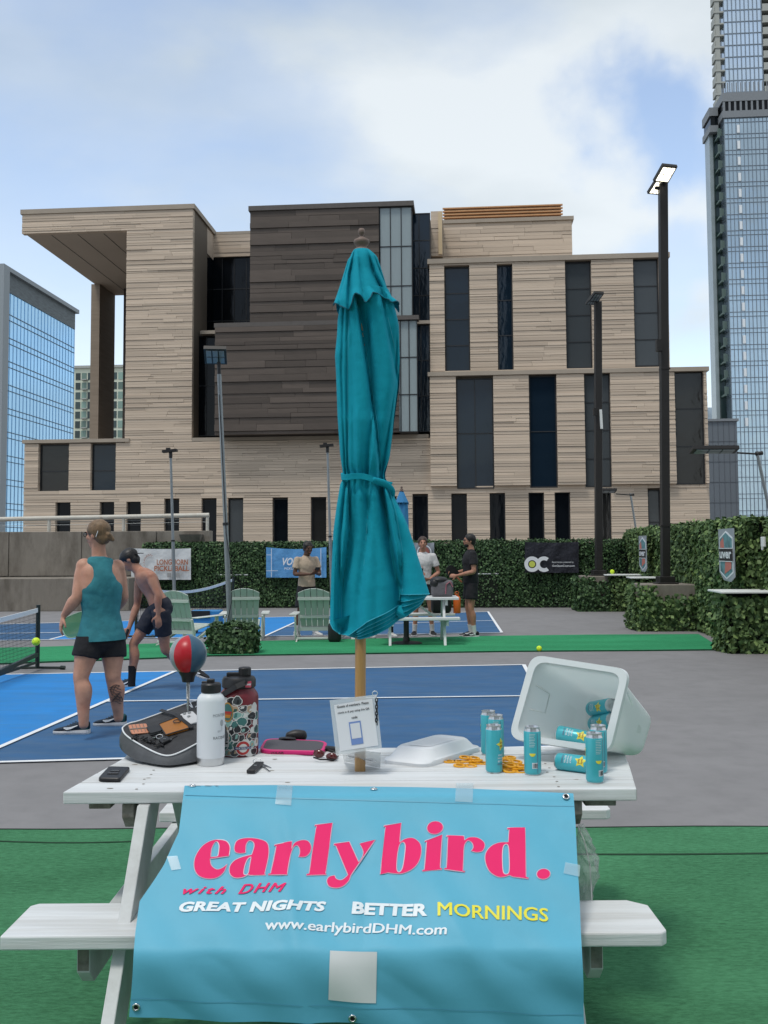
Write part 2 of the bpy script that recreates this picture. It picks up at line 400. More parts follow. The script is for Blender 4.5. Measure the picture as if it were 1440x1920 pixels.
for i in range(len(farE) - 1): strip(mb, farE[i], farE[i + 1], 0.012, 0.0165)
tag(mb.build('near_turf_edging', mat('black_edge', (0.012, 0.016, 0.014), 0.9)), kind='structure')
# carpet seams as raised laps
mb = MB()
sA = [G(x, 1604 - 4 * math.sin(x * .004)) for x in range(1030, 1700, 60)]
for i in range(len(sA) - 1): strip(mb, sA[i], sA[i + 1], 0.02, 0.0175)
sB = [G(x, 1583 + 3 * math.sin(x * .012)) for x in range(-200, 330, 60)]
for i in range(len(sB) - 1): strip(mb, sB[i], sB[i + 1], 0.015, 0.0175)
tag(mb.build('near_turf_seams', mat('turf_seam', (0.012, 0.05, 0.022), 0.95)), kind='structure')

# ================================================================== LIMESTONE BUILDING
FM = Matrix.Translation(FO) @ Matrix(((EU.x, EV.x, 0, 0), (EU.y, EV.y, 0, 0), (0, 0, 1, 0), (0, 0, 0, 1)))   # (u, v, z) -> world
bld = thing('limestone_building', 'wide pale limestone building with dark brown stone volume and tall narrow windows', 'building', FO, -YAW)
def fbox(mb, u0, u1, v0, v1, z0, z1):
    mb.hexa([FW(u0, v0, z0), FW(u1, v0, z0), FW(u1, v1, z0), FW(u0, v1, z0), FW(u0, v0, z1), FW(u1, v0, z1), FW(u1, v1, z1), FW(u0, v1, z1)])
CNT = {'lime': 0, 'dark': 0}
stuff_l = MB(); stuff_d = MB()
rnd = random.Random(3)
def courses(u0, u1, z0, z1, v, holes, style='lime', hmin=.11, hmax=.20, lmin=1.0, lmax=4.0, depth=.35, side=False, prob=.08):
    """stone courses over a rectangle with rectangular holes, every stone a block of its own"""
    z = z0
    while z < z1 - 1e-3:
        h = rnd.uniform(hmin, hmax)
        if z1 - z - h < hmin * .7: h = z1 - z
        spans = [(u0, u1)]
        for (a, b, c, d) in holes:
            if c < z + h * .6 and d > z + h * .4:
                ns = []
                for s in spans:
                    if b <= s[0] or a >= s[1]: ns.append(s)
                    else:
                        if a > s[0]: ns.append((s[0], a))
                        if b < s[1]: ns.append((b, s[1]))
                spans = ns
        row = rnd.choice([0, 0, .01, .025, .035]) * (1 if style == 'lime' else 2.2)
        for (a, b) in spans:
            u = a
            while u < b - 1e-3:
                L = rnd.uniform(lmin, lmax)
                if b - u - L < lmin * .5: L = b - u
                pr = row + rnd.uniform(0, .025)
                g = .010 if rnd.random() > .3 else .024
                args = (u, u + L - .012, v - pr, v + depth, z, z + h - g)
                key = 'lime' if style == 'lime' else 'dark'
                big = (h * L > .42) if style == 'lime' else True
                if big and CNT[key] < 300 and (style != 'lime' or rnd.random() < prob * 4):
                    CNT[key] += 1
                    if side: pass
                    piece('stone_block' if style == 'lime' else 'stone_panel', M['lime_o'] if style == 'lime' else M['dark_o'], bld,
                          (args[0], args[2], args[4]), (args[1], args[3], args[5]), FM)
                else:
                    fbox(stuff_l if style == 'lime' else stuff_d, *args)
                u += L
        z += h
joint = MB()
def window(u0, u1, z0, z1, v, rows, cols, gm, name='window', fr=.07, parent=None):
    par = parent or bld
    mb = MB()
    for a, b, c, d in ((u0, u1, z0, z0 + fr), (u0, u1, z1 - fr, z1), (u0, u0 + fr, z0 + fr, z1 - fr), (u1 - fr, u1, z0 + fr, z1 - fr)):
        fbox(mb, a, b, v - .05, v + .12, c, d)
    for i in range(1, cols):
        u = u0 + (u1 - u0) * i / cols; fbox(mb, u - .025, u + .025, v - .04, v + .1, z0 + fr, z1 - fr)
    for j in range(1, rows):
        zz = z0 + (z1 - z0) * j / rows; fbox(mb, u0 + fr, u1 - fr, v - .03, v + .09, zz - .03, zz + .03)
    w = mb.build(name, M['frame_dark'], par)
    for i in range(cols):
        for j in range(rows):
            a = u0 + (u1 - u0) * i / cols + .02; b = u0 + (u1 - u0) * (i + 1) / cols - .02
            c = z0 + (z1 - z0) * j / rows + .02; d = z0 + (z1 - z0) * (j + 1) / rows - .02
            tilt = rnd.uniform(-.006, .006)
            piece('pane', gm, w, (a, v, c), (b, v + .03 + tilt * 0, d), FM)
    return w
def rect(x0, x1, y0, y1, v=0.0):
    """rectangle in facade coordinates from pixel edges"""
    xm, ym = (x0 + x1) / 2, (y0 + y1) / 2
    u0 = FP(x0, ym, v)[0]; u1 = FP(x1, ym, v)[0]; zt = FP(xm, y0, v)[1]; zb = FP(xm, y1, v)[1]
    return u0, u1, zb, zt
def wins(lst, v, rows, depth=.3, gm=None):
    hs = []
    for q in lst:
        r = rect(*q[:4], v); g = q[4] if len(q) > 4 else 'glass_navy'; rw = q[5] if len(q) > 5 else rows; cl = q[6] if len(q) > 6 else 1
        window(r[0] + .01, r[1] - .01, r[2] + .01, r[3] - .01, v + depth, rw, cl, M[g]); hs.append((r[0], r[1], r[2], r[3]))
    return hs
# levels
zb = -6.0
z_mid = FP(640, 816)[1]          # podium top
z_sill = FP(1000, 914)[1]        # under the big windows
# --- base row (v = 0), from the left end to the right end
uL = FP(45, 900)[0]; uR = FP(1331, 950)[0]
base_w = [(104, 132, 941, 1030, 'glass_dark', 2), (187, 214, 939, 1030, 'glass_dark', 2), (237, 264, 939, 1030, 'glass_dark', 2), (308, 336, 937, 1030, 'glass_dark', 2),
          (378, 406, 936, 1040, 'glass_dark', 1), (427, 456, 935, 1040, 'glass_grey', 1), (511, 540, 934, 1040, 'glass_dark', 1), (583, 612, 932, 1040, 'glass_smoke', 1),
          (665, 694, 931, 1040, 'glass_dark', 1), (716, 744, 930, 1040, 'glass_dark', 1),
          (774, 803, 928, 1040, 'glass_dark', 1), (847, 876, 927, 1040, 'glass_dark', 1), (919, 948, 925, 1040, 'glass_dark', 1), (992, 1021, 923, 1040, 'glass_dark', 1),
          (1041, 1070, 922, 1040, 'glass_dark', 1), (1125, 1147, 922, 1040, 'glass_smoke', 1), (1216, 1240, 918, 1040, 'glass_grey', 2)]
hb = wins(base_w, 0, 1)
zs2 = FP(640, 914)[1]
courses(uL, uR, FP(640, 1032)[1] - .6, zs2, 0, hb, prob=.02)
# --- podium middle left part (y 820..914), left of x = 808
hp = wins([(72, 129, 833, 933, 'glass_smoke', 2), (170, 217, 832, 932, 'glass_navy', 2)], 0, 2)
u808 = FP(807, 800)[0]
zleft = FP(140, 826)[1]
u240 = FP(240, 820)[0]
courses(uL, u808, zs2, z_mid - .25, 0, hp, prob=.03)
# --- lower right block, projecting a little
uR2 = FP(1325, 800)[0]; z_lr = FP(1060, 695)[1]
hl = wins([(856, 926, 708, 916, 'glass_navy', 2, 2), (993, 1045, 703, 914, 'glass_navy', 2), (1097, 1146, 700, 913, 'glass_grey', 4), (1267, 1322, 694, 908, 'glass_smoke', 3)], -.35, 2)
courses(u808, uR2, zs2, z_lr - .25, -.35, hl)
# --- upper right block
uR1 = FP(1254, 580)[0]; z_ur = FP(1030, 480)[1]; u806 = FP(806, 600)[0]
hu = wins([(834, 881, 499, 696, 'glass_navy', 4), (933, 962, 495, 694, 'glass_navy', 3), (1061, 1110, 489, 690, 'glass_grey', 4), (1189, 1237, 484, 686, 'glass_grey', 4)], 0, 4)
courses(u806, uR1, z_lr + .02, z_ur - .3, 0, hu)
# --- roof block set back
v3 = 7.0
r3 = rect(800, 1073, 410, 500, v3)
courses(r3[0], r3[1], r3[2], r3[3] - .25, v3, [], hmin=.2, hmax=.3)
r3b = rect(808, 830, 396, 480, 4.0); courses(r3b[0], r3b[1], r3b[2], r3b[3], 4.0, [], hmin=.2, hmax=.3)
# --- left pier and cantilevered roof
rp = rect(236, 361, 440, 830); z_top = FP(300, 385)[1]; z_sof = FP(180, 434)[1]; uC = FP(42, 410)[0]
courses(rp[0], rp[1], z_mid - .25, z_sof, 0, [], prob=.03)
courses(uC, rp[1], z_sof, z_top - .3, 0, [], prob=.02)
VD = 12.5
# --- beam returning behind (side parapet) and rear wall
rk = rect(398, 470, 434, 481, 5.2); courses(rk[0], rk[1], rk[2], rk[3] - .2, 5.2, [], hmin=.2, hmax=.3, prob=0)
# --- dark volumes
rdu = rect(469, 711, 392, 602, -.6); courses(rdu[0], rdu[1], rdu[2], rdu[3], -.6, [], 'dark', .20, .46, 1.5, 6)
rdl = rect(403, 748, 610, 817, -1.2); rdl = (rdl[0], rdl[1], z_mid, rdl[3])
courses(rdl[0], rdl[1], rdl[2], rdl[3], -1.2, [], 'dark', .20, .46, 1.5, 6)
o = stuff_l.build('stone_courses', M['lime_i'], bld, kind='stuff')
if stuff_d.v: stuff_d.build('panel_courses', M['dark_o'], bld, kind='stuff')
# cores / joints behind the stones (2 - 3 cm behind the back of the blocks)
core = MB()
fbox(core, uL + .02, uR - .02, .36, 24, zb, zs2); fbox(core, uL + .02, u808, .36, 24, zs2, z_mid - .27)
fbox(core, u808 + .02, uR2 - .02, .02, 23.9, zs2, z_lr - .27); fbox(core, u806 + .02, uR1 - .02, .36, 23.8, z_lr - .27, z_ur - .32)
fbox(core, r3[0] + .02, r3[1] - .02, v3 + .3, 20, z_ur - .4, r3[3] - .27)
fbox(core, r3b[0] + .02, r3b[1] - .02, 4.3, 18, z_ur - .4, r3b[3] - .05)
fbox(core, rp[0] + .02, rp[1] - .02, .36, 3.5, z_mid - .3, z_top - .32)
core.build('wall_core', M['lime_joint'], bld)
dcore = MB()
fbox(dcore, rdu[0] + .02, rdu[1] - .02, -.3, 18, rdl[3] - .3, rdu[3] - .02)
fbox(dcore, rdl[0] + .02, rdl[1] - .02, -.86, 17.9, rdl[2], rdl[3] - .02)
dcore.build('dark_wall_core', M['dark_joint'], bld)
# roof slab with soffit, depth VD
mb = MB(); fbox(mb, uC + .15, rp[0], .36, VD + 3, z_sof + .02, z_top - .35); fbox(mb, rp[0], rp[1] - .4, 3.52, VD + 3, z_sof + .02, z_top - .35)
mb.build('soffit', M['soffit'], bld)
mb = MB()
for k in range(1, 4):
    uu = uC + (rp[0] - uC) * k / 4; fbox(mb, uu, uu + .04, .5, VD + 2.9, z_sof + .0, z_sof + .015)
mb.build('soffit_joint', M['dark_cap'], bld)
# rear pier
ra = rect(174, 190, 540, 830, VD)
mb = MB(); fbox(mb, ra[0], ra[1], VD - .5, VD + 2.8, z_mid - .3, z_sof)
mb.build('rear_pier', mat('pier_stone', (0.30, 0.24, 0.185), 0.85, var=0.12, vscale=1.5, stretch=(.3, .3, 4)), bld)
rb = rect(222, 245, 560, 830, VD)
mb = MB(); fbox(mb, rb[0], rb[1] + 3, VD + 1, VD + 6, z_mid - .3, z_sof)
mb.build('rear_wall', mat('rear_brown_stone', (0.075, 0.06, 0.052), 0.8, var=0.2, vscale=1.5, stretch=(.3, .3, 5)), bld)
# side parapet beam (depth 0..5.2) on the right of the pier
mb = MB(); z_sb = FP(365, 440)[1]
fbox(mb, rp[1] - .5, rp[1] - .03, .37, 5.2, z_sb - .1, z_top - .3)
mb.build('side_parapet', M['lime_i'], bld)
# dark glass recess: side, back and lower part
gl = MB()
z_rb = FP(385, 629)[1]
fbox(gl, rp[1] - .45, rp[1] - .06, .4, 5.3, z_mid - .2, z_sb - .1)
gl.build('side_glazing', M['glass_dark'], bld)
rg = rect(398, 470, 482, 602, 5.2); window(rp[1] - .3, rg[1] + .5, z_mid - .2, rk[2], 5.4, 6, 4, M['glass_dark'], 'recess_window')
rr = rect(362, 404, 630, 818, 1.6); window(rr[0] + .1, rr[1] + .2, rr[2], rr[3], 1.6, 2, 2, M['glass_dark'], 'recess_window')
mb = MB(); fbox(mb, rr[0] + .6, rr[1] + .3, 1.0, 5.3, rr[3], rr[3] + .22); mb.build('recess_ledge', M['lime_cap'], bld)
# pale glass strips
gu = rect(712, 773, 388, 600, -.55); window(gu[0], gu[1], rdl[3], gu[3], -.5, 3, 3, M['glass_pale'], 'pale_window', .04)
gl_ = rect(748, 783, 600, 812, -1.15); window(gl_[0] - .4, gl_[1], z_mid, gl_[3], -1.1, 3, 3, M['glass_pale'], 'pale_window', .04)
gs = rect(774, 806, 400, 606, 1.0); window(gs[0] - .3, gs[1] + .05, gs[2], gs[3], 1.0, 4, 2, M['glass_navy'], 'slot_window', .05)
gs2 = rect(783, 807, 609, 812, .2); window(gs2[0] - .3, gs2[1] - .02, z_mid + .15, gs2[3], .2, 3, 2, M['glass_navy'], 'slot_window', .05)
mb = MB(); fbox(mb, gs2[0] - .2, gs2[1] + .02, -.05, 1.0, gs2[3] + .02, gs2[3] + .22); mb.build('slot_ledge', M['lime_cap'], bld)
mb = MB(); fbox(mb, gu[0] + .05, gu[1] - .02, -.3, 17, rdl[3] - .2, gu[3] - .04); fbox(mb, gl_[0] - .35, gl_[1] - .03, -.95, 16.5, z_mid, gl_[3] - .04)
fbox(mb, gu[1], gs[1] + .02, 1.25, 15, z_mid, gs[3] - .03)
fbox(mb, rp[1], rdu[0] + .2, 5.6, 16, z_mid - .3, rk[3] - .25)
mb.build('glazed_core', M['frame_dark'], bld)
# copings
def cope(u0, u1, v0, v1, z, h=.25, o=.12, m='lime_cap'):
    mb = MB(); fbox(mb, u0 - o, u1 + o, v0 - o, v1, z - h, z); return mb.build('coping', M[m], bld)
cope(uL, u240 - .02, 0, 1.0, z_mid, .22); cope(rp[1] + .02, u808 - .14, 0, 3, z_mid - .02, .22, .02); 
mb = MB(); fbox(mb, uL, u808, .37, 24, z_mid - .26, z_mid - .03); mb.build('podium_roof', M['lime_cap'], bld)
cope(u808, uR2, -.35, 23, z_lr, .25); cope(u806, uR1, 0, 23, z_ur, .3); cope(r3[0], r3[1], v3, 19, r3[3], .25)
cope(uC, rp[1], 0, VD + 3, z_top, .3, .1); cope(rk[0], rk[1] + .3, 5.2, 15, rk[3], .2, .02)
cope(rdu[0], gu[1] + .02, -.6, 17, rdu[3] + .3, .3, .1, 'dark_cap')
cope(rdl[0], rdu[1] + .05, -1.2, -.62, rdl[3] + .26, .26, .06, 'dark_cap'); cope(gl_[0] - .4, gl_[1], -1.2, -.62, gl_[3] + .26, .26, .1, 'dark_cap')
# rooftop louvre screen, warm metal
mb = MB(); lr = rect(830, 1055, 393, 409, v3 + 1)
louv = mat('copper_louvre', (0.55, 0.30, 0.14), 0.5, var=.1)
for k in range(6):
    zz = r3[3] + (lr[3] - r3[3] + .35) * (k + .1) / 6; mb = MB(); fbox(mb, lr[0], lr[1], v3 + .9, v3 + 1.08, zz, zz + .085); mb.build('louvre_slat', louv, bld)
mb = MB(); fbox(mb, lr[0] + .1, lr[1] - .1, v3 + 1.1, v3 + 9, r3[3] - .1, lr[3] + .28); mb.build('louvre_housing', mat('warm_housing', (.42, .30, .19), .8), bld)
# sunlit strip on the roof block corner: sunlight painted in as warmer stone
mb = MB(); q = rect(822, 829, 397, 485, 3.9); fbox(mb, q[0], q[1], 3.88, 3.97, q[2] + .3, q[3]); mb.build('painted_sun_strip', mat('sunlit_stone', (0.62, 0.48, 0.30), 0.8), bld)

# ================================================================== TOWERS
def P2uv(px, Y):    # facade-frame u at depth v for pixel x
    return FP(px, 900, Y - FY)[0]
# right tower, lower shaft
VT = 90.0
tr = thing('glass_tower', 'tall blue-grey glass tower with stepped upper shaft and dark balcony strip', 'building', FW(FP(1400, 900, VT)[0], VT, -14), -YAW)
M['curtain'] = mat('curtain_wall_glass', (0.40, 0.50, 0.58), 0.10, metal=0.75, var=.28, vscale=.035, stretch=(1, 1, .6), bump=0.5, bscale=0.10, bdist=0.5)
M['curtain_up'] = mat('upper_curtain_glass', (0.55, 0.64, 0.72), 0.10, metal=0.7, var=.08, vscale=.06, bump=0.3, bscale=0.15, bdist=0.3)
M['mull'] = mat('grey_mullion', (0.19, 0.235, 0.285), 0.4)
M['tgrey'] = mat('tower_grey_band', (0.20, 0.215, 0.23), 0.6, var=.06)
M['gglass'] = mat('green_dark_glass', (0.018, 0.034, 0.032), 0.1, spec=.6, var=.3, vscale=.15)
M['slab'] = mat('balcony_concrete', (0.36, 0.37, 0.34), 0.7); M['bal'] = mat('green_tinted_balcony', (0.12, 0.17, 0.15), 0.5)  # side balconies in darker, green tinted concrete
def fz(px, py, v): return FP(px, py, v)[1]
a = rect(1368, 1560, 218, 985, VT); ztop = fz(1400, 170, VT)
a = (a[0], a[1], -14, a[3])
mb = MB(); fbox(mb, a[0], a[1], VT, VT + 6.3, a[2], a[3]); mb.build('shaft', M['curtain'], tr)
mb = MB(); n = 26
for k in range(n + 1):
    u = a[0] + (a[1] - a[0]) * k / n; fbox(mb, u - .04, u + .04, VT - .10, VT + .1, a[2], a[3])
hh = (fz(1400, 218, VT) - fz(1400, 248, VT)); zz = a[3]; 
while zz > -13:
    fbox(mb, a[0], a[1], VT - .1, VT + .1, zz - .06, zz + .04); fbox(mb, a[0], a[1], VT - .1, VT + .1, zz - .72, zz - .64); zz -= hh
mb.build('mullion_grid', M['mull'], tr, kind='stuff')
mb = MB(); zz = a[3] - .8
uu = FP(1392, 500, VT)[0]
while zz > fz(1400, 780, VT):
    fbox(mb, uu - .25, uu + .15, VT - .14, VT - .02, zz - hh * .62, zz - hh * .12); zz -= hh
mb.build('pale_blind', mat('pale_blind', (0.75, 0.78, 0.80), .4), tr, kind='stuff')
# top bands
z1, z2, z3 = fz(1400, 208, VT), fz(1400, 190, VT), fz(1400, 174, VT)
mb = MB(); fbox(mb, a[0] - .3, a[1], VT - .3, VT + 6.6, a[3], z1); fbox(mb, a[0] - .3, a[1], VT - .3, VT + 6.6, z2, z3); mb.build('parapet_band', M['tgrey'], tr)
mb = MB(); fbox(mb, a[0] - .1, a[1], VT - .1, VT + 6.2, z1, z2); mb.build('clerestory_glass', M['glass_dark'], tr)
mb = MB()
for k in range(19): u = a[0] + (a[1] - a[0]) * k / 18; fbox(mb, u - .15, u + .15, VT - .25, VT, z1, z2)
for k in range(24): u = a[0] + (a[1] - a[0]) * k / 23; fbox(mb, u - .06, u + .06, VT - .2, VT - .05, z3, z3 + 1.6)
mb.build('clerestory_post', M['tgrey'], tr, kind='stuff')
# recessed left strip with balconies
b_ = rect(1344, 1366, 220, 790, VT + 3); b_ = (b_[0], a[0] - .02, fz(1350, 766, VT + 3), z1 - 2.2)
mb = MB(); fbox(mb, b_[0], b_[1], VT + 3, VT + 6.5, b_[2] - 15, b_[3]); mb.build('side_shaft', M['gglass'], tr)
mb = MB(); c_ = rect(1337, 1344, 220, 790, VT + 3); fbox(mb, c_[0], b_[0] - .02, VT + 3.2, VT + 6, b_[2] - 15, b_[3]); mb.build('corner_glass', M['glass_pale'], tr)
mb = MB(); fbox(mb, c_[0] - .2, a[0] - .35, VT + 2, VT + 6.6, b_[3], b_[3] + (z1 - a[3])); fbox(mb, c_[0] - .2, a[0] - .35, VT + 2, VT + 6.6, b_[3] + (z2 - a[3]), b_[3] + (z3 - a[3])); mb.build('side_parapet_band', M['tgrey'], tr)
mb = MB(); fbox(mb, c_[0], a[0] - .4, VT + 2.2, VT + 6.3, b_[3] + (z1 - a[3]), b_[3] + (z2 - a[3])); mb.build('side_clerestory', M['glass_dark'], tr)
hb_ = (fz(1350, 520, VT + 3) - fz(1350, 550, VT + 3)); k = 0; zz = b_[3] - 1.0
while zz > b_[2]:
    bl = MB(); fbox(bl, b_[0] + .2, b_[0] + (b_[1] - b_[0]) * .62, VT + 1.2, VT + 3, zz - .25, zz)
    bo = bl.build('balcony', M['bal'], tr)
    rl = MB()
    for q in range(6):
        u = b_[0] + .25 + (b_[1] - b_[0]) * .6 * q / 5; fbox(rl, u - .04, u + .04, VT + 1.2, VT + 1.3, zz, zz + 1.1)
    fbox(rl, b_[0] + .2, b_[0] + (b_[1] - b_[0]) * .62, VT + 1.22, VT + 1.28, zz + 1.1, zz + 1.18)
    rl.build('railing', M['bal'], bo); zz -= hb_
# upper shaft
VU = VT + 6
c0 = rect(1358, 1429, 0, 176, VU); ztt = c0[3] + 22
mb = MB(); fbox(mb, c0[0], c0[1], VU, VU + 4, z3, ztt); mb.build('upper_shaft', M['curtain_up'], tr)
mb = MB()
for k in range(10): u = c0[0] + (c0[1] - c0[0]) * k / 9; fbox(mb, u - .06, u + .06, VU - .12, VU, z3, ztt)
hu_ = fz(1400, 70, VU) - fz(1400, 92, VU); zz = z3 + 1
while zz < ztt: fbox(mb, c0[0], c0[1], VU - .1, VU, zz - .07, zz + .07); zz += hu_
mb.build('upper_mullion_grid', M['mull'], tr, kind='stuff')
zz = z3 + .8
eL = FP(1339, 100, VU)[0]; eR = c0[1] + 6
mb = MB(); fbox(mb, eL + 1.6, c0[0] - .02, VU + 1.6, VU + 4, z3, ztt); fbox(mb, c0[1] + .02, eR, VU + 1.6, VU + 3.9, z3, ztt); mb.build('upper_side_shaft', M['gglass'], tr)
while zz < ztt:
    bl = MB(); fbox(bl, eL, c0[0] - .05, VU - .3, VU + 1.6, zz - .25, zz); fbox(bl, eL, eL + .15, VU - .3, VU + 1.5, zz, zz + 1.0); fbox(bl, eL + .2, eL + .9, VU - .2, VU + .3, zz, zz + hu_ - .3); bl.build('balcony', M['slab'], tr)
    bl = MB(); fbox(bl, c0[1] + .05, eR, VU - .3, VU + 1.6, zz - .25, zz); fbox(bl, c0[1] + .1, eR, VU - .3, VU - .2, zz, zz + .9); bl.build('balcony', M['slab'], tr)
    zz += hu_
# grey annex block
g_ = rect(1322, 1384, 790, 990, 60)
an = thing('grey_annex_building', 'plain grey panelled block between limestone building and glass tower', 'building', FW(g_[0], 60, -14), -YAW)
mb = MB(); fbox(mb, g_[0] - 3, g_[1], 60, 80, -14, g_[3]); mb.build('wall', mat('grey_panel', (0.13, 0.148, 0.168), .5, var=.06, vscale=.2), an)
mb = MB()
for k in range(1, 7): u = g_[0] + (g_[1] - g_[0]) * k / 6 - .3; fbox(mb, u, u + .05, 59.97, 60, 0, g_[3])
for k in range(1, 6): zz = 2 + (g_[3] - 2) * k / 6; fbox(mb, g_[0] - 3, g_[1], 59.96, 59.99, zz, zz + .05)
mb.build('panel_joint', mat('panel_joint', (0.09, 0.10, 0.115), .6), an)
mb = MB(); fbox(mb, g_[0] - 3, g_[1] + .2, 59.8, 80, g_[3], g_[3] + .3); mb.build('coping', M['tgrey'], an)
s_ = rect(1322, 1344, 764, 792, 160)
mb = MB(); fbox(mb, s_[0] - 4, s_[1], 160, 175, -14, s_[3]); tag(mb.build('distant_building', mat('far_pale_glass', (0.35, 0.42, 0.48), .3, metal=.3, var=.3, vscale=.3)), 'small pale blue glass building far behind, left foot of glass tower', 'building')

# left blue tower: its glazed side faces the court
UB = FP(8, 800, 110)[0]
v0 = 110.0
# find v where u = UB hits pixel x = 137
lo, hi = v0, 400.0
for _ in range(50):
    m_ = (lo + hi) / 2
    if FP(137, 800, m_)[0] < UB: hi = m_
    else: lo = m_
v1 = lo
zt0 = FP(8, 500, v0)[1]; zt1 = FP(137, 583, v1)[1]; ztb = (zt0 + zt1) / 2
zl = (FP(8, 546, v0)[1] + FP(137, 618, v1)[1]) / 2
bt = thing('blue_glass_office', 'sky-blue glass office block with grey louvre band under its roof', 'building', FW(UB, v0, -14), -YAW)
M['bglass'] = mat('sky_blue_glass', (0.36, 0.62, 0.86), .10, metal=.75, var=.10, vscale=.05, bump=.1, bscale=.1, bdist=.3)
mb = MB(); fbox(mb, UB - 30, UB, v0, v1, -14, zl); mb.build('glazing', M['bglass'], bt)
mb = MB(); fbox(mb, UB - 30, UB + .15, v0, v1, zl, ztb - .8); mb.build('louvre_band', mat('louvre_grey', (0.10, 0.12, 0.13), .6, var=.35, vscale=.6, stretch=(1, 1, 6)), bt)
mb = MB(); fbox(mb, UB - 31, UB + .8, v0 - .5, v1 + .6, ztb - .8, ztb); fbox(mb, UB - 30, UB + .8, v0 - 2.8, v0 - .5, -14, ztb); mb.build('roof_frame', mat('pale_frame', (0.26, 0.29, 0.31), .6), bt)
mb = MB(); sp = (FP(8, 587, v0)[1] - FP(8, 631, v0)[1]); zz = FP(8, 587, v0)[1]
while zz > -12:
    fbox(mb, UB, UB + .10, v0, v1, zz - .07, zz + .05); fbox(mb, UB, UB + .10, v0, v1, zz - sp * .25 - .06, zz - sp * .25 + .05); zz -= sp
mb.build('floor_line', mat('floor_line', (0.03, 0.07, 0.12), .5), bt, kind='stuff')
mb = MB()
for k in range(22):
    v = v0 + (v1 - v0) * k / 21; fbox(mb, UB, UB + .08, v - .06, v + .06, -12, zl)
mb.build('mullion', mat('blue_mullion', (0.30, 0.53, 0.74), .3, metal=.5), bt, kind='stuff')
# apartment tower in the gap
VA = 240
q = rect(137, 240, 690, 1000, VA)
ap = thing('apartment_tower', 'pale green and cream apartment tower seen in the gap beside the pier', 'building', FW(q[0], VA, -14), -YAW)
mb = MB(); fbox(mb, q[0] - 6, q[1], VA, VA + 15, -14, q[3]); mb.build('wall', mat('cream_wall', (0.60, 0.62, 0.50), .8), ap)
gpane = mat('green_glass', (0.16, 0.24, 0.20), .2, obj=.5); dpane = mat('dark_pane', (0.03, 0.05, 0.05), .2, obj=.5)
zz = q[3] - 1.5; hw = FP(150, 720, VA)[1] - FP(150, 738, VA)[1]; row = 0
while zz > 0 and row < 16:
    for k in range(9):
        u = q[0] + .6 + k * (q[1] - q[0]) / 9
        wmb = MB(); fbox(wmb, u, u + 1.5, VA - .15, VA, zz - hw * .72, zz)
        w = wmb.build('window', gpane if k % 2 else dpane, ap)
    mbs = MB(); fbox(mbs, q[0] + (q[1] - q[0]) * .16, q[0] + (q[1] - q[0]) * .26, VA - 1.5, VA, zz - hw * .8, zz - hw * .7)
    mbs.build('balcony', M['slab'], ap); zz -= hw; row += 1
mb = MB(); fbox(mb, q[0] - 6.5, q[1], VA - .6, VA + 15, q[3], q[3] + .8); mb.build('roof_edge', M['slab'], ap)
# low far city behind the left tower's foot
for i, (x0, x1, y0, V_, c, lab) in enumerate([(-30, 46, 958, 300, (0.55, 0.60, 0.60), 'low white town building far off at the left edge'),
                                       (-60, 20, 930, 380, (0.42, 0.45, 0.46), 'far grey block rising behind the low white town building')]):
    q = rect(x0, x1, y0, 1000, V_)
    t_ = thing('town_building', lab, 'building', FW(q[0], V_, -14), -YAW)
    mb = MB(); fbox(mb, q[0], q[1], V_, V_ + 20, -14, q[3]); mb.build('wall', mat('town_wall', c, .8), t_)
    for k in range(10):
        for j in range(4):
            w_ = (q[1] - q[0]) / 10; u = q[0] + w_ * (k + .25); z_ = q[3] - 1.4 - j * 2.6
            mb = MB(); fbox(mb, u, u + w_ * .5, V_ - .1, V_, z_ - 1.3, z_); mb.build('window', dpane, t_)

# unseen towers added behind the camera for window reflections and to block sky light
for i, (x0, x1, y0, y1, hgt, c, lab) in enumerate([(-46, -14, -95, -60, 58, (.20, .20, .20), 'grey gridded office tower standing behind the viewpoint to the left'), (2, 24, -110, -75, 74, (.10, .12, .14), 'dark slender tower standing behind the viewpoint'), (44, 80, -90, -62, 44, (.30, .27, .23), 'tan apartment block standing behind the viewpoint to the right')]):
    t_ = thing('unseen_tower', lab, 'building', ((x0 + x1) / 2, y1, -14))
    mb = MB(); mb.mm((x0, y0, -14), (x1, y1, hgt)); mb.build('shaft', mat('city_wall_%s' % 'abc'[i], c, .6), t_)
    mb = MB(); z = -10
    while z < hgt - 3:
        mb.mm((x0 + .5, y1, z), (x1 - .5, y1 + .1, z + 2.2)); z += 3.8
    mb.build('window_band', M['glass_navy'], t_, kind='stuff')
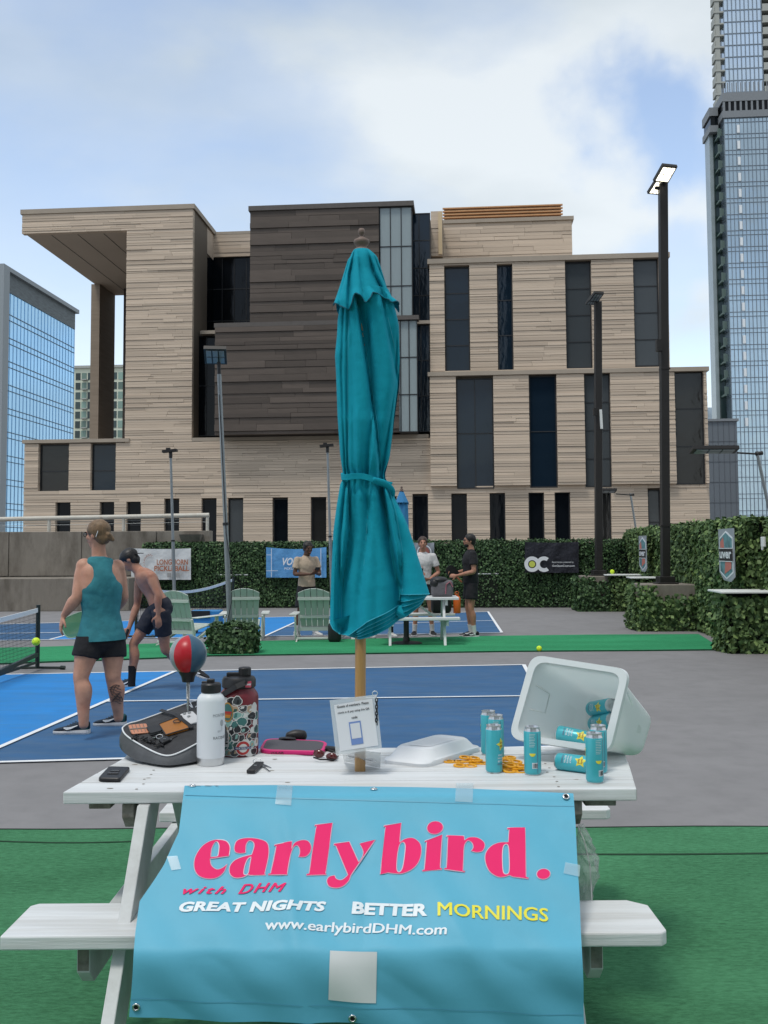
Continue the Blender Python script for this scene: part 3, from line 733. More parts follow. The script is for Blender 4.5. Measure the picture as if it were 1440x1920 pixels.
# ================================================================== text helper
def txt(s, h, bold=0.0, shear=0.0, width=None, align='CENTER', spacing=1.0, res=3):
    bold = 0.0 if ('M' in s or 'W' in s or 'w' in s) else min(bold, .03)
    """2-D mesh of a text: cap height h, centred at the origin -> (verts, faces)"""
    c = bpy.data.curves.new('lettering', 'FONT'); c.body = s; c.size = 1.0; c.shear = shear; c.offset = bold
    c.align_x = 'CENTER'; c.align_y = 'CENTER'; c.resolution_u = res; c.space_character = spacing; c.fill_mode = 'FRONT' if hasattr(c, 'fill_mode') else None
    o = bpy.data.objects.new('lettering', c)
    me = bpy.data.meshes.new_from_object(o)
    vs = np.array([v.co[:] for v in me.vertices]) if len(me.vertices) else np.zeros((1, 3))
    fs = [tuple(p.vertices) for p in me.polygons]
    bpy.data.objects.remove(o); bpy.data.curves.remove(c); bpy.data.meshes.remove(me)
    mn, mx_ = vs.min(0), vs.max(0)
    vs = vs - (mn + mx_) / 2
    k = h / max(1e-6, (mx_ - mn)[1]); kx = k
    if width: kx = width / max(1e-6, (mx_ - mn)[0])
    return [(v[0] * kx, v[1] * k) for v in vs], fs
def frame_m(o, x, y):
    """matrix with local x, y axes and z = x cross y at origin o"""
    x = Vector(x).normalized(); y = Vector(y); y = (y - x * y.dot(x)).normalized(); z = x.cross(y)
    return Matrix.Translation(Vector(o)) @ Matrix(((x.x, y.x, z.x, 0), (x.y, y.y, z.y, 0), (x.z, y.z, z.z, 0), (0, 0, 0, 1)))
def put_text(mb, t, Mx, off=(0, 0), z=0.004, warp=None):
    vs, fs = t
    if warp: q = [Vector(warp(x + off[0], y + off[1])) for x, y in vs]
    else: q = [Mx @ Vector((x + off[0], y + off[1], z)) for x, y in vs]
    mb.add(q, fs)
def flat_build(mb, name, m, parent):
    return mb.build(name, m, parent)

# ================================================================== foliage helper
def leaf_mat(name, c1, c2, rough=.6):
    m = bpy.data.materials.new(name); m.use_nodes = True; nt = m.node_tree; N, L = nt.nodes, nt.links; b = N['Principled BSDF']
    g = N.new('ShaderNodeNewGeometry'); cr = N.new('ShaderNodeValToRGB'); L.new(g.outputs['Random Per Island'], cr.inputs[0])
    cr.color_ramp.elements[0].color = (*c1, 1); cr.color_ramp.elements[1].color = (*c2, 1)
    e = cr.color_ramp.elements.new(.8); e.color = (c1[0] * .45 + c2[0] * .5, c1[1] * .45 + c2[1] * .5, c1[2] * .45 + c2[2] * .5, 1)
    L.new(cr.outputs[0], b.inputs['Base Color']); b.inputs['Roughness'].default_value = rough
    b.inputs['Specular IOR Level'].default_value = .35
    return m
M['ivy_dark'] = leaf_mat('dark_ivy', (0.020, 0.052, 0.020), (0.11, 0.20, 0.072))
M['ivy'] = leaf_mat('ivy_leaf', (0.034, 0.078, 0.025), (0.22, 0.32, 0.11))
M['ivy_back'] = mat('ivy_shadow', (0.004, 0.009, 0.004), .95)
RS = np.random.RandomState(11)
def ivy_patch(o, a, b, n, dens, size, bulge=.05, jit=.03, edge=0.0):
    """leaves over the parallelogram o + s a + t b, outward normal n -> (verts, faces arrays)"""
    o, a, b, n = [np.array(q[:]) for q in (o, a, b, n)]
    n = n / np.linalg.norm(n)
    area = np.linalg.norm(np.cross(a, b)); N_ = max(4, int(area * dens))
    s = RS.rand(N_, 1) * (1 + 2 * edge) - edge; t = RS.rand(N_, 1) * (1 + 2 * edge) - edge
    p = o + a * s + b * t
    bu = (np.sin(p[:, :1] * 5.1 + p[:, 2:] * 3.7) + np.sin(p[:, 1:2] * 4.3 - p[:, 2:] * 6.1 + 1.3) + np.sin(p[:, :1] * 11 + p[:, 1:2] * 9 + p[:, 2:] * 13)) / 3
    p = p + n * (bu * bulge + RS.rand(N_, 1) ** 1.6 * jit * 2 + bulge * .4)
    nn = n + RS.randn(N_, 3) * .55; nn /= np.linalg.norm(nn, axis=1, keepdims=True)
    down = np.array([0, 0, -1.0]) + RS.randn(N_, 3) * .75
    tip = down - nn * (down * nn).sum(1, keepdims=True); tip /= np.linalg.norm(tip, axis=1, keepdims=True)
    side = np.cross(nn, tip)
    sz = size * (0.6 + .8 * RS.rand(N_, 1))
    v0 = p; v1 = p + tip * sz * .45 + side * sz * .42 - nn * sz * .12; v2 = p + tip * sz; v3 = p + tip * sz * .45 - side * sz * .42 - nn * sz * .12
    return np.stack([v0, v1, v2, v3], 1).reshape(-1, 3)
def ivy_build(name, chunks, m, parent):
    v = np.concatenate(chunks); n = len(v) // 4
    inv = np.array(WM[parent.name].inverted())
    v = v @ inv[:3, :3].T + inv[:3, 3]
    me = bpy.data.meshes.new(name); me.vertices.add(len(v)); me.vertices.foreach_set('co', v.astype(np.float32).ravel())
    # two triangles per leaf, folded on the midrib
    idx = np.arange(n) * 4
    tri = np.stack([idx, idx + 1, idx + 2, idx, idx + 2, idx + 3], 1).reshape(-1)
    me.loops.add(len(tri)); me.loops.foreach_set('vertex_index', tri.astype(np.int32))
    me.polygons.add(2 * n); me.polygons.foreach_set('loop_start', (np.arange(2 * n) * 3).astype(np.int32))
    me.polygons.foreach_set('loop_total', np.full(2 * n, 3, dtype=np.int32))
    me.materials.append(m); me.update(); me.validate()
    o = bpy.data.objects.new(name, me); COL.objects.link(o); o.parent = parent; o['kind'] = 'stuff'
    return o
def ivy_box(parent, u0, u1, v0, v1, z0, z1, m, dens, size, faces='flrt', bulge=.04, edge=.01):
    """ivy over a box in deck (u, v) coordinates: f front, l left, r right, t top"""
    A = lambda u, v, z: DW(u, v, z)
    ch = []
    if 'f' in faces: ch.append(ivy_patch(A(u0, v0, z0), A(u1, v0, z0) - A(u0, v0, z0), Vector((0, 0, z1 - z0)), -EV, dens, size, bulge, edge=edge))
    if 'l' in faces: ch.append(ivy_patch(A(u0, v0, z0), A(u0, v1, z0) - A(u0, v0, z0), Vector((0, 0, z1 - z0)), -EU, dens, size, bulge, edge=edge))
    if 'r' in faces: ch.append(ivy_patch(A(u1, v0, z0), A(u1, v1, z0) - A(u1, v0, z0), Vector((0, 0, z1 - z0)), EU, dens, size, bulge, edge=edge))
    if 't' in faces: ch.append(ivy_patch(A(u0, v0, z1), A(u1, v0, z1) - A(u0, v0, z1), A(u0, v1, z1) - A(u0, v0, z1), Vector((0, 0, 1)), dens, size, bulge * .6, edge=edge))
    return ch
def dbox(mb, u0, u1, v0, v1, z0, z1):
    mb.hexa([DW(u0, v0, z0), DW(u1, v0, z0), DW(u1, v1, z0), DW(u0, v1, z0), DW(u0, v0, z1), DW(u1, v0, z1), DW(u1, v1, z1), DW(u0, v1, z1)])
def uvp(px, py, z=0.0): return deck_uv(G(px, py, z))

# --- back hedge
cu, cv = uvp(1158, 1139)           # inner corner of the two hedges
hl_u = uvp(243, 1146)[0]
HB = 1.72
bh = thing('ivy_hedge_wall', 'long dark ivy covered wall across the back of the courts', 'hedge', DW(hl_u, cv), -YAW)
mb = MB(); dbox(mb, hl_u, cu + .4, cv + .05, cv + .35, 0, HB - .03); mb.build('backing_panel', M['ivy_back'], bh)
ivy_build('ivy_leaves', ivy_box(bh, hl_u, cu + .1, cv + .05, cv + .35, .03, HB, M['ivy_dark'], 1500, .058, 'ft', .035), M['ivy_dark'], bh)
mb = MB(); 
for k in range(60): u = hl_u + (cu - hl_u) * k / 60; dbox(mb, u, u + .12, cv - .05, cv + .02, 0.0, .05)
mb.build('base_rail', M['ivy_back'], bh)
# --- right hedge
_, nv = uvp(1310, 1195); ru = (uvp(1310, 1195)[0] + cu) / 2
HR = 1.95
rh = thing('ivy_hedge_wall', 'tall lighter green ivy wall along the right side of the deck', 'hedge', DW(ru, cv), -YAW)
ru += .30; rn = ru + .30; VS = 15.6
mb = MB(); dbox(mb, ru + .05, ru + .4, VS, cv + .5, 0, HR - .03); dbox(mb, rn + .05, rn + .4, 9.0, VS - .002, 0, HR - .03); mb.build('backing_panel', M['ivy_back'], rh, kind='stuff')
ch = ivy_box(rh, rn + .05, rn + .4, 9.0, VS, .0, HR, M['ivy'], 1000, .085, 'lt', .07) + ivy_box(rh, ru + .05, ru + .4, VS, cv + .4, .0, HR, M['ivy'], 1200, .075, 'ltf', .06)
ivy_build('ivy_leaves', ch, M['ivy'], rh)

# --- ivy clad counters with white tops
M['white_top'] = mat('white_counter_top', (0.70, 0.72, 0.70), .5, var=.05)
def counter(u0, u1, v0, v1, label, m='ivy', z=.9, dens=1100, size=.075, faces='flr', top=True):
    t = thing('ivy_counter', label, 'counter', DW((u0 + u1) / 2, v0), -YAW, 'ivy clad counters along the hedges')
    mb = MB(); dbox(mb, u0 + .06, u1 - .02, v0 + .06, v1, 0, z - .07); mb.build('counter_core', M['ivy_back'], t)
    ivy_build('ivy_leaves', ivy_box(t, u0 + .05, u1, v0 + .05, v1, 0, z - .07, None, dens, size, faces), M[m], t)
    if top:
        mb = MB(); dbox(mb, u0 - .08, u1, v0 - .08, v1, z - .03, z); mb.build('counter_top', M['white_top'], t, bevel=.008)
    return t
def cnt_px(x0, x1, yb): 
    u0, v0 = uvp(x0, yb); u1, _ = uvp(x1, yb); return u0, u1, v0
u0, u1, v0 = cnt_px(868, 934, 1137); counter(u0, u1, v0 - .1, cv, 'ivy clad counter with white top behind the man in black', 'ivy_dark', dens=1400, size=.058)
u0, u1, v0 = cnt_px(418, 468, 1139); counter(u0, u1, v0 - .1, cv, 'ivy clad counter with white top behind the grey lamp post', 'ivy_dark', dens=1400, size=.058)
u0, u1, v0 = cnt_px(1142, 1190, 1147); counter(u0, ru + .1, v0, v0 + .55, 'ivy clad counter with a yellow ball on its white top')
u0, u1, v0 = cnt_px(1191, 1240, 1160); counter(u0, ru + .1, v0, v0 + .6, 'ivy clad counter with white top behind the near lamp base')
u0, u1, v0 = cnt_px(1364, 1440, 1226); counter(u0, rn + .1, v0, v0 + .75, 'ivy clad counter with white top nearest at the right edge', dens=1000, size=.09)

# --- concrete blocks of the tall dark lamps
M['conc'] = mat('weathered_concrete', (0.235, 0.21, 0.178), .9, var=.22, vscale=1.2, stretch=(1, 1, .35), bump=.4, bscale=25, dirt=(0.075, 0.062, 0.048), dscale=2.2, damt=.8)
M['pole_dark'] = mat('dark_bronze_paint', (0.018, 0.016, 0.015), .45)
M['pole_grey'] = mat('galvanised_steel', (0.24, 0.26, 0.27), .4, metal=.45, var=.1, vscale=4)
M['black'] = mat('black_plastic', (0.014, 0.014, 0.016), .45)
M['led'] = mat('lit_led_panel', (0.9, 0.9, 0.85), .4, emit=(1.0, 0.93, 0.72), estr=2.2)
M['led_off'] = mat('grey_lamp_glass', (0.20, 0.23, 0.25), .15, spec=.7)
def block_pole(x0, x1, yb, px, ytop, wpx, label, ivyfaces, lit):
    u0, u1, v0 = cnt_px(x0, x1, yb); d = (u1 - u0)
    uc = FP_deck(px, v0 + .42); base = DW(uc, v0 + .42, 0)
    blk = thing('concrete_lamp_base', ('large' if lit else 'smaller') + ' ivy wrapped concrete block under the ' + ('lit near lamp post' if lit else 'unlit far lamp post'), 'lamp base', DW((u0 + u1) / 2, v0), -YAW)
    mb = MB(); dbox(mb, u0 + .1, u1 + (.12 if lit else 0), v0 + .12, v0 + .95, 0, .86); mb.build('concrete_block', M['conc'], blk, bevel=.02)
    ch = ivy_box(blk, u0 + .05, u1, v0 + .06, v0 + 1.0, 0, .66 if lit else .72, None, 1300, .08, 'fl', .05) + ivy_box(blk, u0 + .02, u0 + .35, v0 + .03, v0 + .9, 0, .84, None, 1300, .075, 'fl', .05)
    ivy_build('ivy_leaves', ch, M['ivy_dark'] if not lit else M['ivy'], blk)
    t = thing('lamp_post', label, 'lamp post', base + Vector((0, 0, .86)))
    w = wpx / F_PX * base.y
    top = P(px - (7 if lit else 3), ytop, base.y)
    mb = MB(); R = 24
    a = base + Vector((0, 0, .9))
    mb.beam(a, top, w, w); mb.build('pole', M['pole_dark'], t, bevel=.012)
    mb = MB(); mb.box(base + Vector((0, 0, .93)), (w * 1.9, w * 1.9, .14)); mb.box(base + Vector((0, 0, .875)), (w * 2.5, w * 2.5, .03)); mb.build('base_plate', M['pole_dark'], t, bevel=.01)
    return t, top, w
def FP_deck(px, v):
    """u of the deck frame at depth v for pixel column px (on the ground)"""
    lo_, hi_ = 1040.0, 3000.0
    for _ in range(60):
        m_ = (lo_ + hi_) / 2
        if deck_uv(G(px, m_))[1] > v: lo_ = m_
        else: hi_ = m_
    return deck_uv(G(px, lo_))[0]
def flood(parent, c, sx, sy, tilt, yaw, lit, name='flood_lamp'):
    """rectangular LED flood head, lens looking down after the tilt"""
    R = Matrix.Rotation(yaw, 4, 'Z') @ Matrix.Rotation(tilt, 4, 'X'); Mx = Matrix.Translation(c) @ R
    mb = MB(); mb.add([Mx @ Vector(q) for q in [(-sx, -sy, -.03), (sx, -sy, -.03), (sx, sy, -.03), (-sx, sy, -.03), (-sx, -sy, .03), (sx, -sy, .03), (sx, sy, .03), (-sx, sy, .03)]],
           [(3, 2, 1, 0), (4, 5, 6, 7), (0, 1, 5, 4), (1, 2, 6, 5), (2, 3, 7, 6), (3, 0, 4, 7)])
    for k in range(7):
        x = -sx * .8 + 1.6 * sx * k / 6
        mb.add([Mx @ Vector(q) for q in [(x - .012, -sy * .8, .03), (x + .012, -sy * .8, .03), (x + .012, sy * .8, .03), (x - .012, sy * .8, .03), (x - .012, -sy * .8, .045), (x + .012, -sy * .8, .045), (x + .012, sy * .8, .045), (x - .012, sy * .8, .045)]],
               [(4, 5, 6, 7), (0, 1, 5, 4), (1, 2, 6, 5), (2, 3, 7, 6), (3, 0, 4, 7)])
    h = mb.build(name, M['pole_dark'], parent)
    lm = MB(); nx_, ny_ = 3, 2
    for i in range(nx_):
        for j in range(ny_):
            x0 = -sx * .86 + i * 1.72 * sx / nx_ + .01; x1 = x0 + 1.72 * sx / nx_ - .02; y0 = -sy * .84 + j * 1.68 * sy / ny_ + .01; y1 = y0 + 1.68 * sy / ny_ - .02
            lm.add([Mx @ Vector(q) for q in [(x0, y0, -.042), (x1, y0, -.042), (x1, y1, -.042), (x0, y1, -.042), (x0, y0, -.031), (x1, y0, -.031), (x1, y1, -.031), (x0, y1, -.031)]],
                   [(3, 2, 1, 0), (4, 5, 6, 7), (0, 1, 5, 4), (1, 2, 6, 5), (2, 3, 7, 6), (3, 0, 4, 7)])
    lm.build('lens', M['led'] if lit else M['led_off'], h)
    return h
t, top, w = block_pole(1196, 1306, 1184, 1250, 345, 15.5, 'tall dark bronze lamp post with two lit flood heads at right', 'fl', True)
flood(t, P(1247, 325, top.y - .35), .155, .20, math.radians(-28), .25, True); flood(t, P(1233, 350, top.y + .1), .135, .18, math.radians(-24), .25, True)
mb = MB(); mb.beam(top + Vector((0, 0, -.05)), P(1246, 330, top.y - .2), .05, .05); mb.beam(top + Vector((0, 0, -.1)), P(1228, 352, top.y), .05, .05)
mb.box(P(1235, 648, top.y - .12), (.09, .12, .22)); mb.build('bracket', M['pole_dark'], t)
mb = MB(); 
for yy in (692, 986): mb.box(P(1246, yy, top.y), (w * 1.12, w * 1.12, .03))
mb.build('band', M['pole_dark'], t)
t, top, w = block_pole(1086, 1146, 1147, 1124, 566, 13.0, 'dark bronze lamp post with unlit head standing before the building, left of the lit one', 'fl', False)
flood(t, P(1118, 556, top.y - .3), .13, .17, math.radians(-22), .25, False); flood(t, P(1110, 563, top.y + .1), .11, .16, math.radians(-22), .25, False)
mb = MB(); mb.beam(top, P(1117, 560, top.y - .2), .05, .05); mb.box(P(1115, 772, top.y - .1), (.07, .1, .18)); mb.build('bracket', M['pole_dark'], t)
mb = MB(); q0 = P(1126, 768, top.y - .1); q1 = P(1128, 804, top.y - .1); mb.beam(q0, q1, .06, .06); mb.build('antenna', M['white_top'], t)
# yellow ball on a counter
M['ball'] = mat('yellow_ball_plastic', (0.62, 0.85, 0.03), .5)
def ball(c, r, label):
    mb = MB(); mb.lathe([(r * math.sin(PI * k / 12) + 1e-5, -r * math.cos(PI * k / 12)) for k in range(13)], (0, 0, 0), 18)
    o = mb.build('pickleball', M['ball'], None, smooth=True); o.location = c
    hm = MB()
    for i in range(10):
        a = i * 2.4; zz = -0.9 + 1.8 * (i + .5) / 10; rr_ = math.sqrt(1 - zz * zz); n_ = Vector((rr_ * math.cos(a), rr_ * math.sin(a), zz))
        q = n_.to_track_quat('Z', 'Y').to_matrix()
        hm.lathe([(r * .13, 0), (r * .13, r * .012)], n_ * r * .995, 8, q)
    WM[o.name] = Matrix.Translation(c); WM[o.name] = Matrix.Identity(4)
    hm.build('hole', mat('ball_hole', (0.18, 0.25, 0.02), .8) if 'ball_hole' not in bpy.data.materials else bpy.data.materials['ball_hole'], o, local=True)
    return tag(o, label, 'ball', 'yellow pickleballs')
ball(P(1148, 1072, DW(uvp(1150, 1147)[0], uvp(1150, 1147)[1] + .2).y), .055, 'yellow ball resting on the white counter top by the far hedge corner')
ball(P(1011, 1216, G(1011, 1222).y), .042, 'yellow ball in the air above the bright green strip')
ball(P(67.5, 1203, 9.3), .038, 'yellow ball flying in front of the net post at left')

# --- lamps on the grey poles
def slim_pole(pb, pt, r0, r1, label, head, cat='lamp post', m='pole_grey'):
    t = thing('lamp_post', label, cat, pb)
    mb = MB(); mb.tube([pb, pb.lerp(pt, .45)], [r0, r0 * .95], 12); mb.tube([pb.lerp(pt, .45), pt], [r0 * .8, r1], 12); mb.build('pole', M[m], t, smooth=True, auto=.6)
    mb = MB(); mb.tube([pb.lerp(pt, .445), pb.lerp(pt, .455)], r0 * 1.15, 12); mb.build('band', M['black'], t)
    return t
pb = G(433, 1216); yb = pb.y; pt = P(411, 702, yb)
t = slim_pole(pb, pt, .042, .034, 'leaning grey steel lamp post with square solar panel head behind the planter', 0)
mb = MB(); mb.tube([P(411.5, 712, yb), P(410, 678, yb)], .030, 10); mb.build('neck', M['black'], t)
flood(t, P(404, 666, yb - .12), .175, .20, math.radians(-26), .12, False, 'solar_head')
mb = MB(); mb.tube([P(411, 740, yb - .05), P(417, 860, yb - .05), P(424, 1000, yb - .05), P(436, 1080, yb - .06), P(434, 1130, yb - .06), P(425, 1172, yb - .06)], .007, 6); mb.build('cable', M['black'], t)
for (xb, ybp, xt, yt, V_, lab) in ((328, 1110, 320, 850, 25.3, 'thin grey lamp post in front of the orange lettered banner'), (623, 1120, 614, 840, cv + .1, 'thin grey lamp post behind the big umbrella')):
    Yd = V_ * .995; a_ = P(xb, 1134, Yd - .6); a_.z = 0; b_ = P(xt, yt, Yd - .6)
    t = slim_pole(a_, b_, .045, .03, lab, 0)
    mb = MB(); R = Matrix.Rotation(-.1, 3, 'Y'); mb.box(b_ + Vector((-.02, 0, .06)), (.36, .2, .06), R); mb.box(b_ + Vector((-.06, 0, .11)), (.1, .1, .05)); mb.tube([b_ + Vector((0, 0, -.12)), b_ + Vector((0, 0, .06))], .045, 8); mb.build('lamp_head', M['pole_dark'], t)
# cantilevered lamps rising behind the right hedge
def arm_lamp(pbx, pby, ptx, pty, Y, hx0, hx1, hy, label, tilt=.0):
    a_ = P(pbx, pby, Y); a2 = a_.copy(); tp = P(ptx, pty, Y); d = (a_ - tp); a_ = a_ + d * ((a_.z - .0) / -d.z) * 1.0
    t = thing('arm_lamp', label, 'lamp', a_)
    mb = MB(); mb.tube([a_, tp], .028, 10); mb.build('pole', M['pole_grey'], t, smooth=True, auto=.6)
    e = P(hx1, hy + 6, Y)
    mb = MB(); mb.tube([tp + Vector((.03, 0, -.05)), e], .016, 8); mb.tube([tp + Vector((-.02, 0, -.05)), tp + Vector((.1, 0, -.03))], .035, 8); mb.build('arm', M['pole_dark'], t)
    c = P((hx0 + hx1) / 2, hy, Y); L = (hx1 - hx0) / F_PX * Y / 2
    flood(t, c, L, .13, math.radians(-14), 0, False, 'lamp_head')
    return t
arm_lamp(1195, 1010, 1182, 925, 27.6, 1117, 1155, 920, 'small cantilevered black lamp above the hedge corner')
arm_lamp(1440, 945, 1419, 846, 17.2, 1296, 1382, 843, 'cantilevered black flat lamp on leaning pole over the right hedge')

# ================================================================== concrete wall at left with pipe rail
wl_ = thing('concrete_wall', 'weathered grey concrete parapet wall behind the left net', 'wall', G(100, 1146))
Yw = G(100, 1146).y
Yl = Yw; zl_ = P(200, 1084, Yw).z; Yw = 27.15
xw0 = P(-260, 1000, Yw).x; xw1 = P(394, 1000, Yw).x; zt = P(200, 996, Yw).z
seams = [P(x, 1000, Yw).x for x in (-130, 14, 151, 292)]
xs = [xw0] + seams + [xw1]
for i in range(len(xs) - 1):
    mb = MB(); mb.mm((xs[i] + .012, Yw + .12, zl_ + .02), (xs[i + 1] - .012, Yw + .5, zt)); mb.build('concrete_panel', M['conc'], wl_, bevel=.015)
mb = MB(); mb.mm((P(-260, 1000, Yl).x, Yl, 0), (P(243, 1000, Yl).x, Yw + .1, zl_)); mb.build('lower_wall', M['conc'], wl_, bevel=.015)
mb = MB(); mb.mm((xw0, Yw + .15, .0), (xw1 - .05, Yw + .45, zt - .05)); mb.build('wall_core', M['conc'], wl_)
a_, b_ = P(338, 1003, Yw).x, P(380, 1003, Yw).x; z0_, z1_ = P(360, 1021, Yw).z, P(360, 1002, Yw).z
mb = MB(); mb.hexa([(a_ + .08, Yw - .02, z0_), (b_ - .1, Yw - .02, z0_), (b_ - .1, Yw + .12, z0_), (a_ + .08, Yw + .12, z0_), (a_, Yw - .22, z1_), (b_, Yw - .22, z1_), (b_, Yw + .12, z1_), (a_, Yw + .12, z1_)]); mb.build('corbel', M['conc'], wl_)
M['rail'] = mat('cream_pipe_paint', (0.52, 0.50, 0.44), .5, var=.1, vscale=3, dirt=(.3, .2, .12), dscale=6, damt=.4)
rl = thing('pipe_railing', 'cream painted pipe railing on top of the concrete wall', 'railing', (xw0, Yw + .3, zt))
mb = MB(); pa, pb2 = P(-260, 979, Yw + .3), P(392, 966, Yw + .3); mb.tube([pa, pb2], .065, 12); mb.build('top_rail', M['rail'], rl, smooth=True, auto=.6)
for x in (-60, 92, 232, 389):
    s = (x + 260) / 652; tp = pa.lerp(pb2, s); mb = MB(); mb.tube([(tp.x, tp.y, zt - .02), tp], .045, 10); mb.build('rail_post', M['rail'], rl, smooth=True, auto=.6)
for k, dz in enumerate((.35, .62)):
    mb = MB(); mb.tube([pa.lerp(pb2, .0) - Vector((0, 0, .30 * dz)), pb2 - Vector((0, 0, .30 * dz))], .006, 6); mb.build('cable', M['pole_grey'], rl)

# ================================================================== banners on the hedges
def sign(label, x0, y0, x1, y1, v, m, sag=0.02, name='banner', plane='back', wavy=.02):
    """vinyl banner hung on the back hedge, rectangle from pixels at depth v"""
    def PV(px, py):
        d = ray(px, py); o_ = Vector((0, 0, CAM_Z)); return o_ + d * (v / d.dot(EV))
    A = [PV(x0, y1), PV(x1, y1), PV(x1, y0), PV(x0, y0)]
    W_ = (A[1] - A[0]).length; H_ = (A[3] - A[0]).length
    mb = MB(); nx_, ny_ = 14, 8; vs = []; fs = []
    for j in range(ny_ + 1):
        for i in range(nx_ + 1):
            s, t_ = i / nx_, j / ny_
            p = A[0].lerp(A[1], s).lerp(A[3].lerp(A[2], s), t_)
            p.y += wavy * math.sin(s * 9 + t_ * 4) * .5 + wavy * .5 * math.sin(s * 17 - t_ * 7); p.z -= sag * math.sin(PI * s) * t_
            vs.append(p)
    for j in range(ny_):
        for i in range(nx_): q = j * (nx_ + 1) + i; fs.append((q, q + 1, q + nx_ + 2, q + nx_ + 1))
    mb.add(vs, fs)
    o = mb.build(name, m, None, smooth=True); tag(o, label, 'banner')
    Mx = frame_m((A[0] + A[1] + A[2] + A[3]) / 4 + Vector((0, -.03, 0)), A[1] - A[0], A[3] - A[0])
    return o, Mx, W_, H_
M['vinyl_white'] = mat('white_vinyl', (0.58, 0.60, 0.61), .5, var=.06, bump=.6, bscale=5, bdist=.05)
M['vinyl_blue'] = mat('blue_vinyl', (0.10, 0.30, 0.58), .5, var=.08, bump=.6, bscale=5, bdist=.05)
M['vinyl_black'] = mat('black_vinyl', (0.020, 0.020, 0.028), .35, var=.1, bump=.8, bscale=4, bdist=.08)
M['ink_orange'] = mat('burnt_orange_ink', (0.36, 0.11, 0.045), .6)
M['ink_white'] = mat('white_ink', (0.72, 0.74, 0.76), .5)
M['ink_black'] = mat('black_ink', (0.015, 0.015, 0.018), .5)
vs_ = cv - .17
o, Mx, W_, H_ = sign('white banner lettered LONGHORN PICKLEBALL in burnt orange', 246, 1028, 358, 1087, vs_, M['vinyl_white'])
mb = MB(); put_text(mb, txt('LONGHORN', H_ * .17, .02, width=W_ * .52), Mx, (W_ * .2, H_ * .06), .035); put_text(mb, txt('PICKLEBALL', H_ * .17, .02, width=W_ * .58), Mx, (W_ * .19, -H_ * .14), .035)
mb.build('lettering', M['ink_orange'], o)
mb = MB()
for k in range(2): mb.mm(Mx @ Vector((W_ * (.12 + .14 * k), -H_ * .42, .03)), Mx @ Vector((W_ * (.18 + .14 * k), -H_ * .28, .036)))
mb.build('printed_panel', mat('pale_ink', (0.3, .3, .3), .6), o)
mb = MB()
for k in range(9):
    a0 = -.8 + k * .33; mb.beam(Mx @ Vector((-W_ * .18 - W_ * .09 * math.cos(a0), H_ * .05 + H_ * .2 * math.sin(a0), .034)), Mx @ Vector((-W_ * .18 - W_ * .1 * math.cos(a0 + .2), H_ * .05 + H_ * .26 * math.sin(a0 + .2), .034)), .018, .008)
mb.build('printed_emblem', M['ink_orange'], o)
o, Mx, W_, H_ = sign('sky blue banner with white slanted letters behind the man in tan shirt', 499, 1026, 612, 1083, vs_, M['vinyl_blue'], sag=.05)
mb = MB(); put_text(mb, txt('VOLAIR', H_ * .25, .03, .3, width=W_ * .42), Mx, (-W_ * .01, H_ * .03), .035); put_text(mb, txt('PICKLEBALL', H_ * .07, .01, width=W_ * .28), Mx, (-W_ * .05, -H_ * .2), .035)
for xx in (-.41, .41): mb.mm(Mx @ Vector((W_ * xx, -H_ * .48, .034)), Mx @ Vector((W_ * xx + .012, H_ * .46, .036)))
mb.mm(Mx @ Vector((-W_ * .49, H_ * .24, .034)), Mx @ Vector((-W_ * .41, H_ * .255, .036))); mb.mm(Mx @ Vector((-W_ * .49, -H_ * .28, .034)), Mx @ Vector((-W_ * .3, -H_ * .265, .036)))
mb.build('lettering', M['ink_white'], o)
o, Mx, W_, H_ = sign('black banner with big white rounded OC letters and yellow ball', 984, 1016, 1085, 1074, vs_, M['vinyl_black'])
def ring(mb, Mx, cx, cy, r, w, a0, a1, z, n=28, z2=None):
    vs = []; fs = []
    for k in range(n + 1):
        a = a0 + (a1 - a0) * k / n
        for rr in (r - w / 2, r + w / 2):
            vs.append(Mx @ Vector((cx + rr * math.cos(a), cy + rr * math.sin(a), z)))
    for k in range(n): fs.append((2 * k, 2 * k + 1, 2 * k + 3, 2 * k + 2))
    mb.add(vs, fs)
mb = MB(); r_ = H_ * .19; ring(mb, Mx, -W_ * .37, -H_ * .22, r_, H_ * .12, 0, 2 * PI, .035); ring(mb, Mx, -W_ * .15, -H_ * .22, r_, H_ * .12, .9, 2 * PI - .9, .037)
put_text(mb, txt('Reservations powered by', H_ * .07, .01, width=W_ * .40), Mx, (W_ * .2, -H_ * .16), .035); put_text(mb, txt('GotOpenCourt.com', H_ * .075, .02, width=W_ * .42), Mx, (W_ * .21, -H_ * .28), .035)
mb.build('lettering', M['ink_white'], o)
mb = MB(); mb.lathe([(H_ * .1, 0), (H_ * .1, .004)], Mx @ Vector((-W_ * .37, -H_ * .22, .035)), 20, Mx.to_3x3()); mb.build('printed_ball', mat('yellow_ink', (.55, .6, .1), .6), o)
o, Mx, W_, H_ = sign('grey banner with round emblem hung behind the man in white', 774, 1017, 814, 1047, vs_, mat('grey_vinyl', (.25, .27, .30), .5, var=.1))
mb = MB(); ring(mb, Mx, .02, -H_ * .1, H_ * .42, .025, 0, 2 * PI, .035); mb.build('emblem_ring', M['ink_white'], o)
mb = MB(); mb.lathe([(H_ * .33, 0), (H_ * .33, .004)], Mx @ Vector((.02, -H_ * .1, .034)), 20, Mx.to_3x3()); mb.build('emblem_disc', mat('brick_ink', (.28, .09, .07), .6), o)
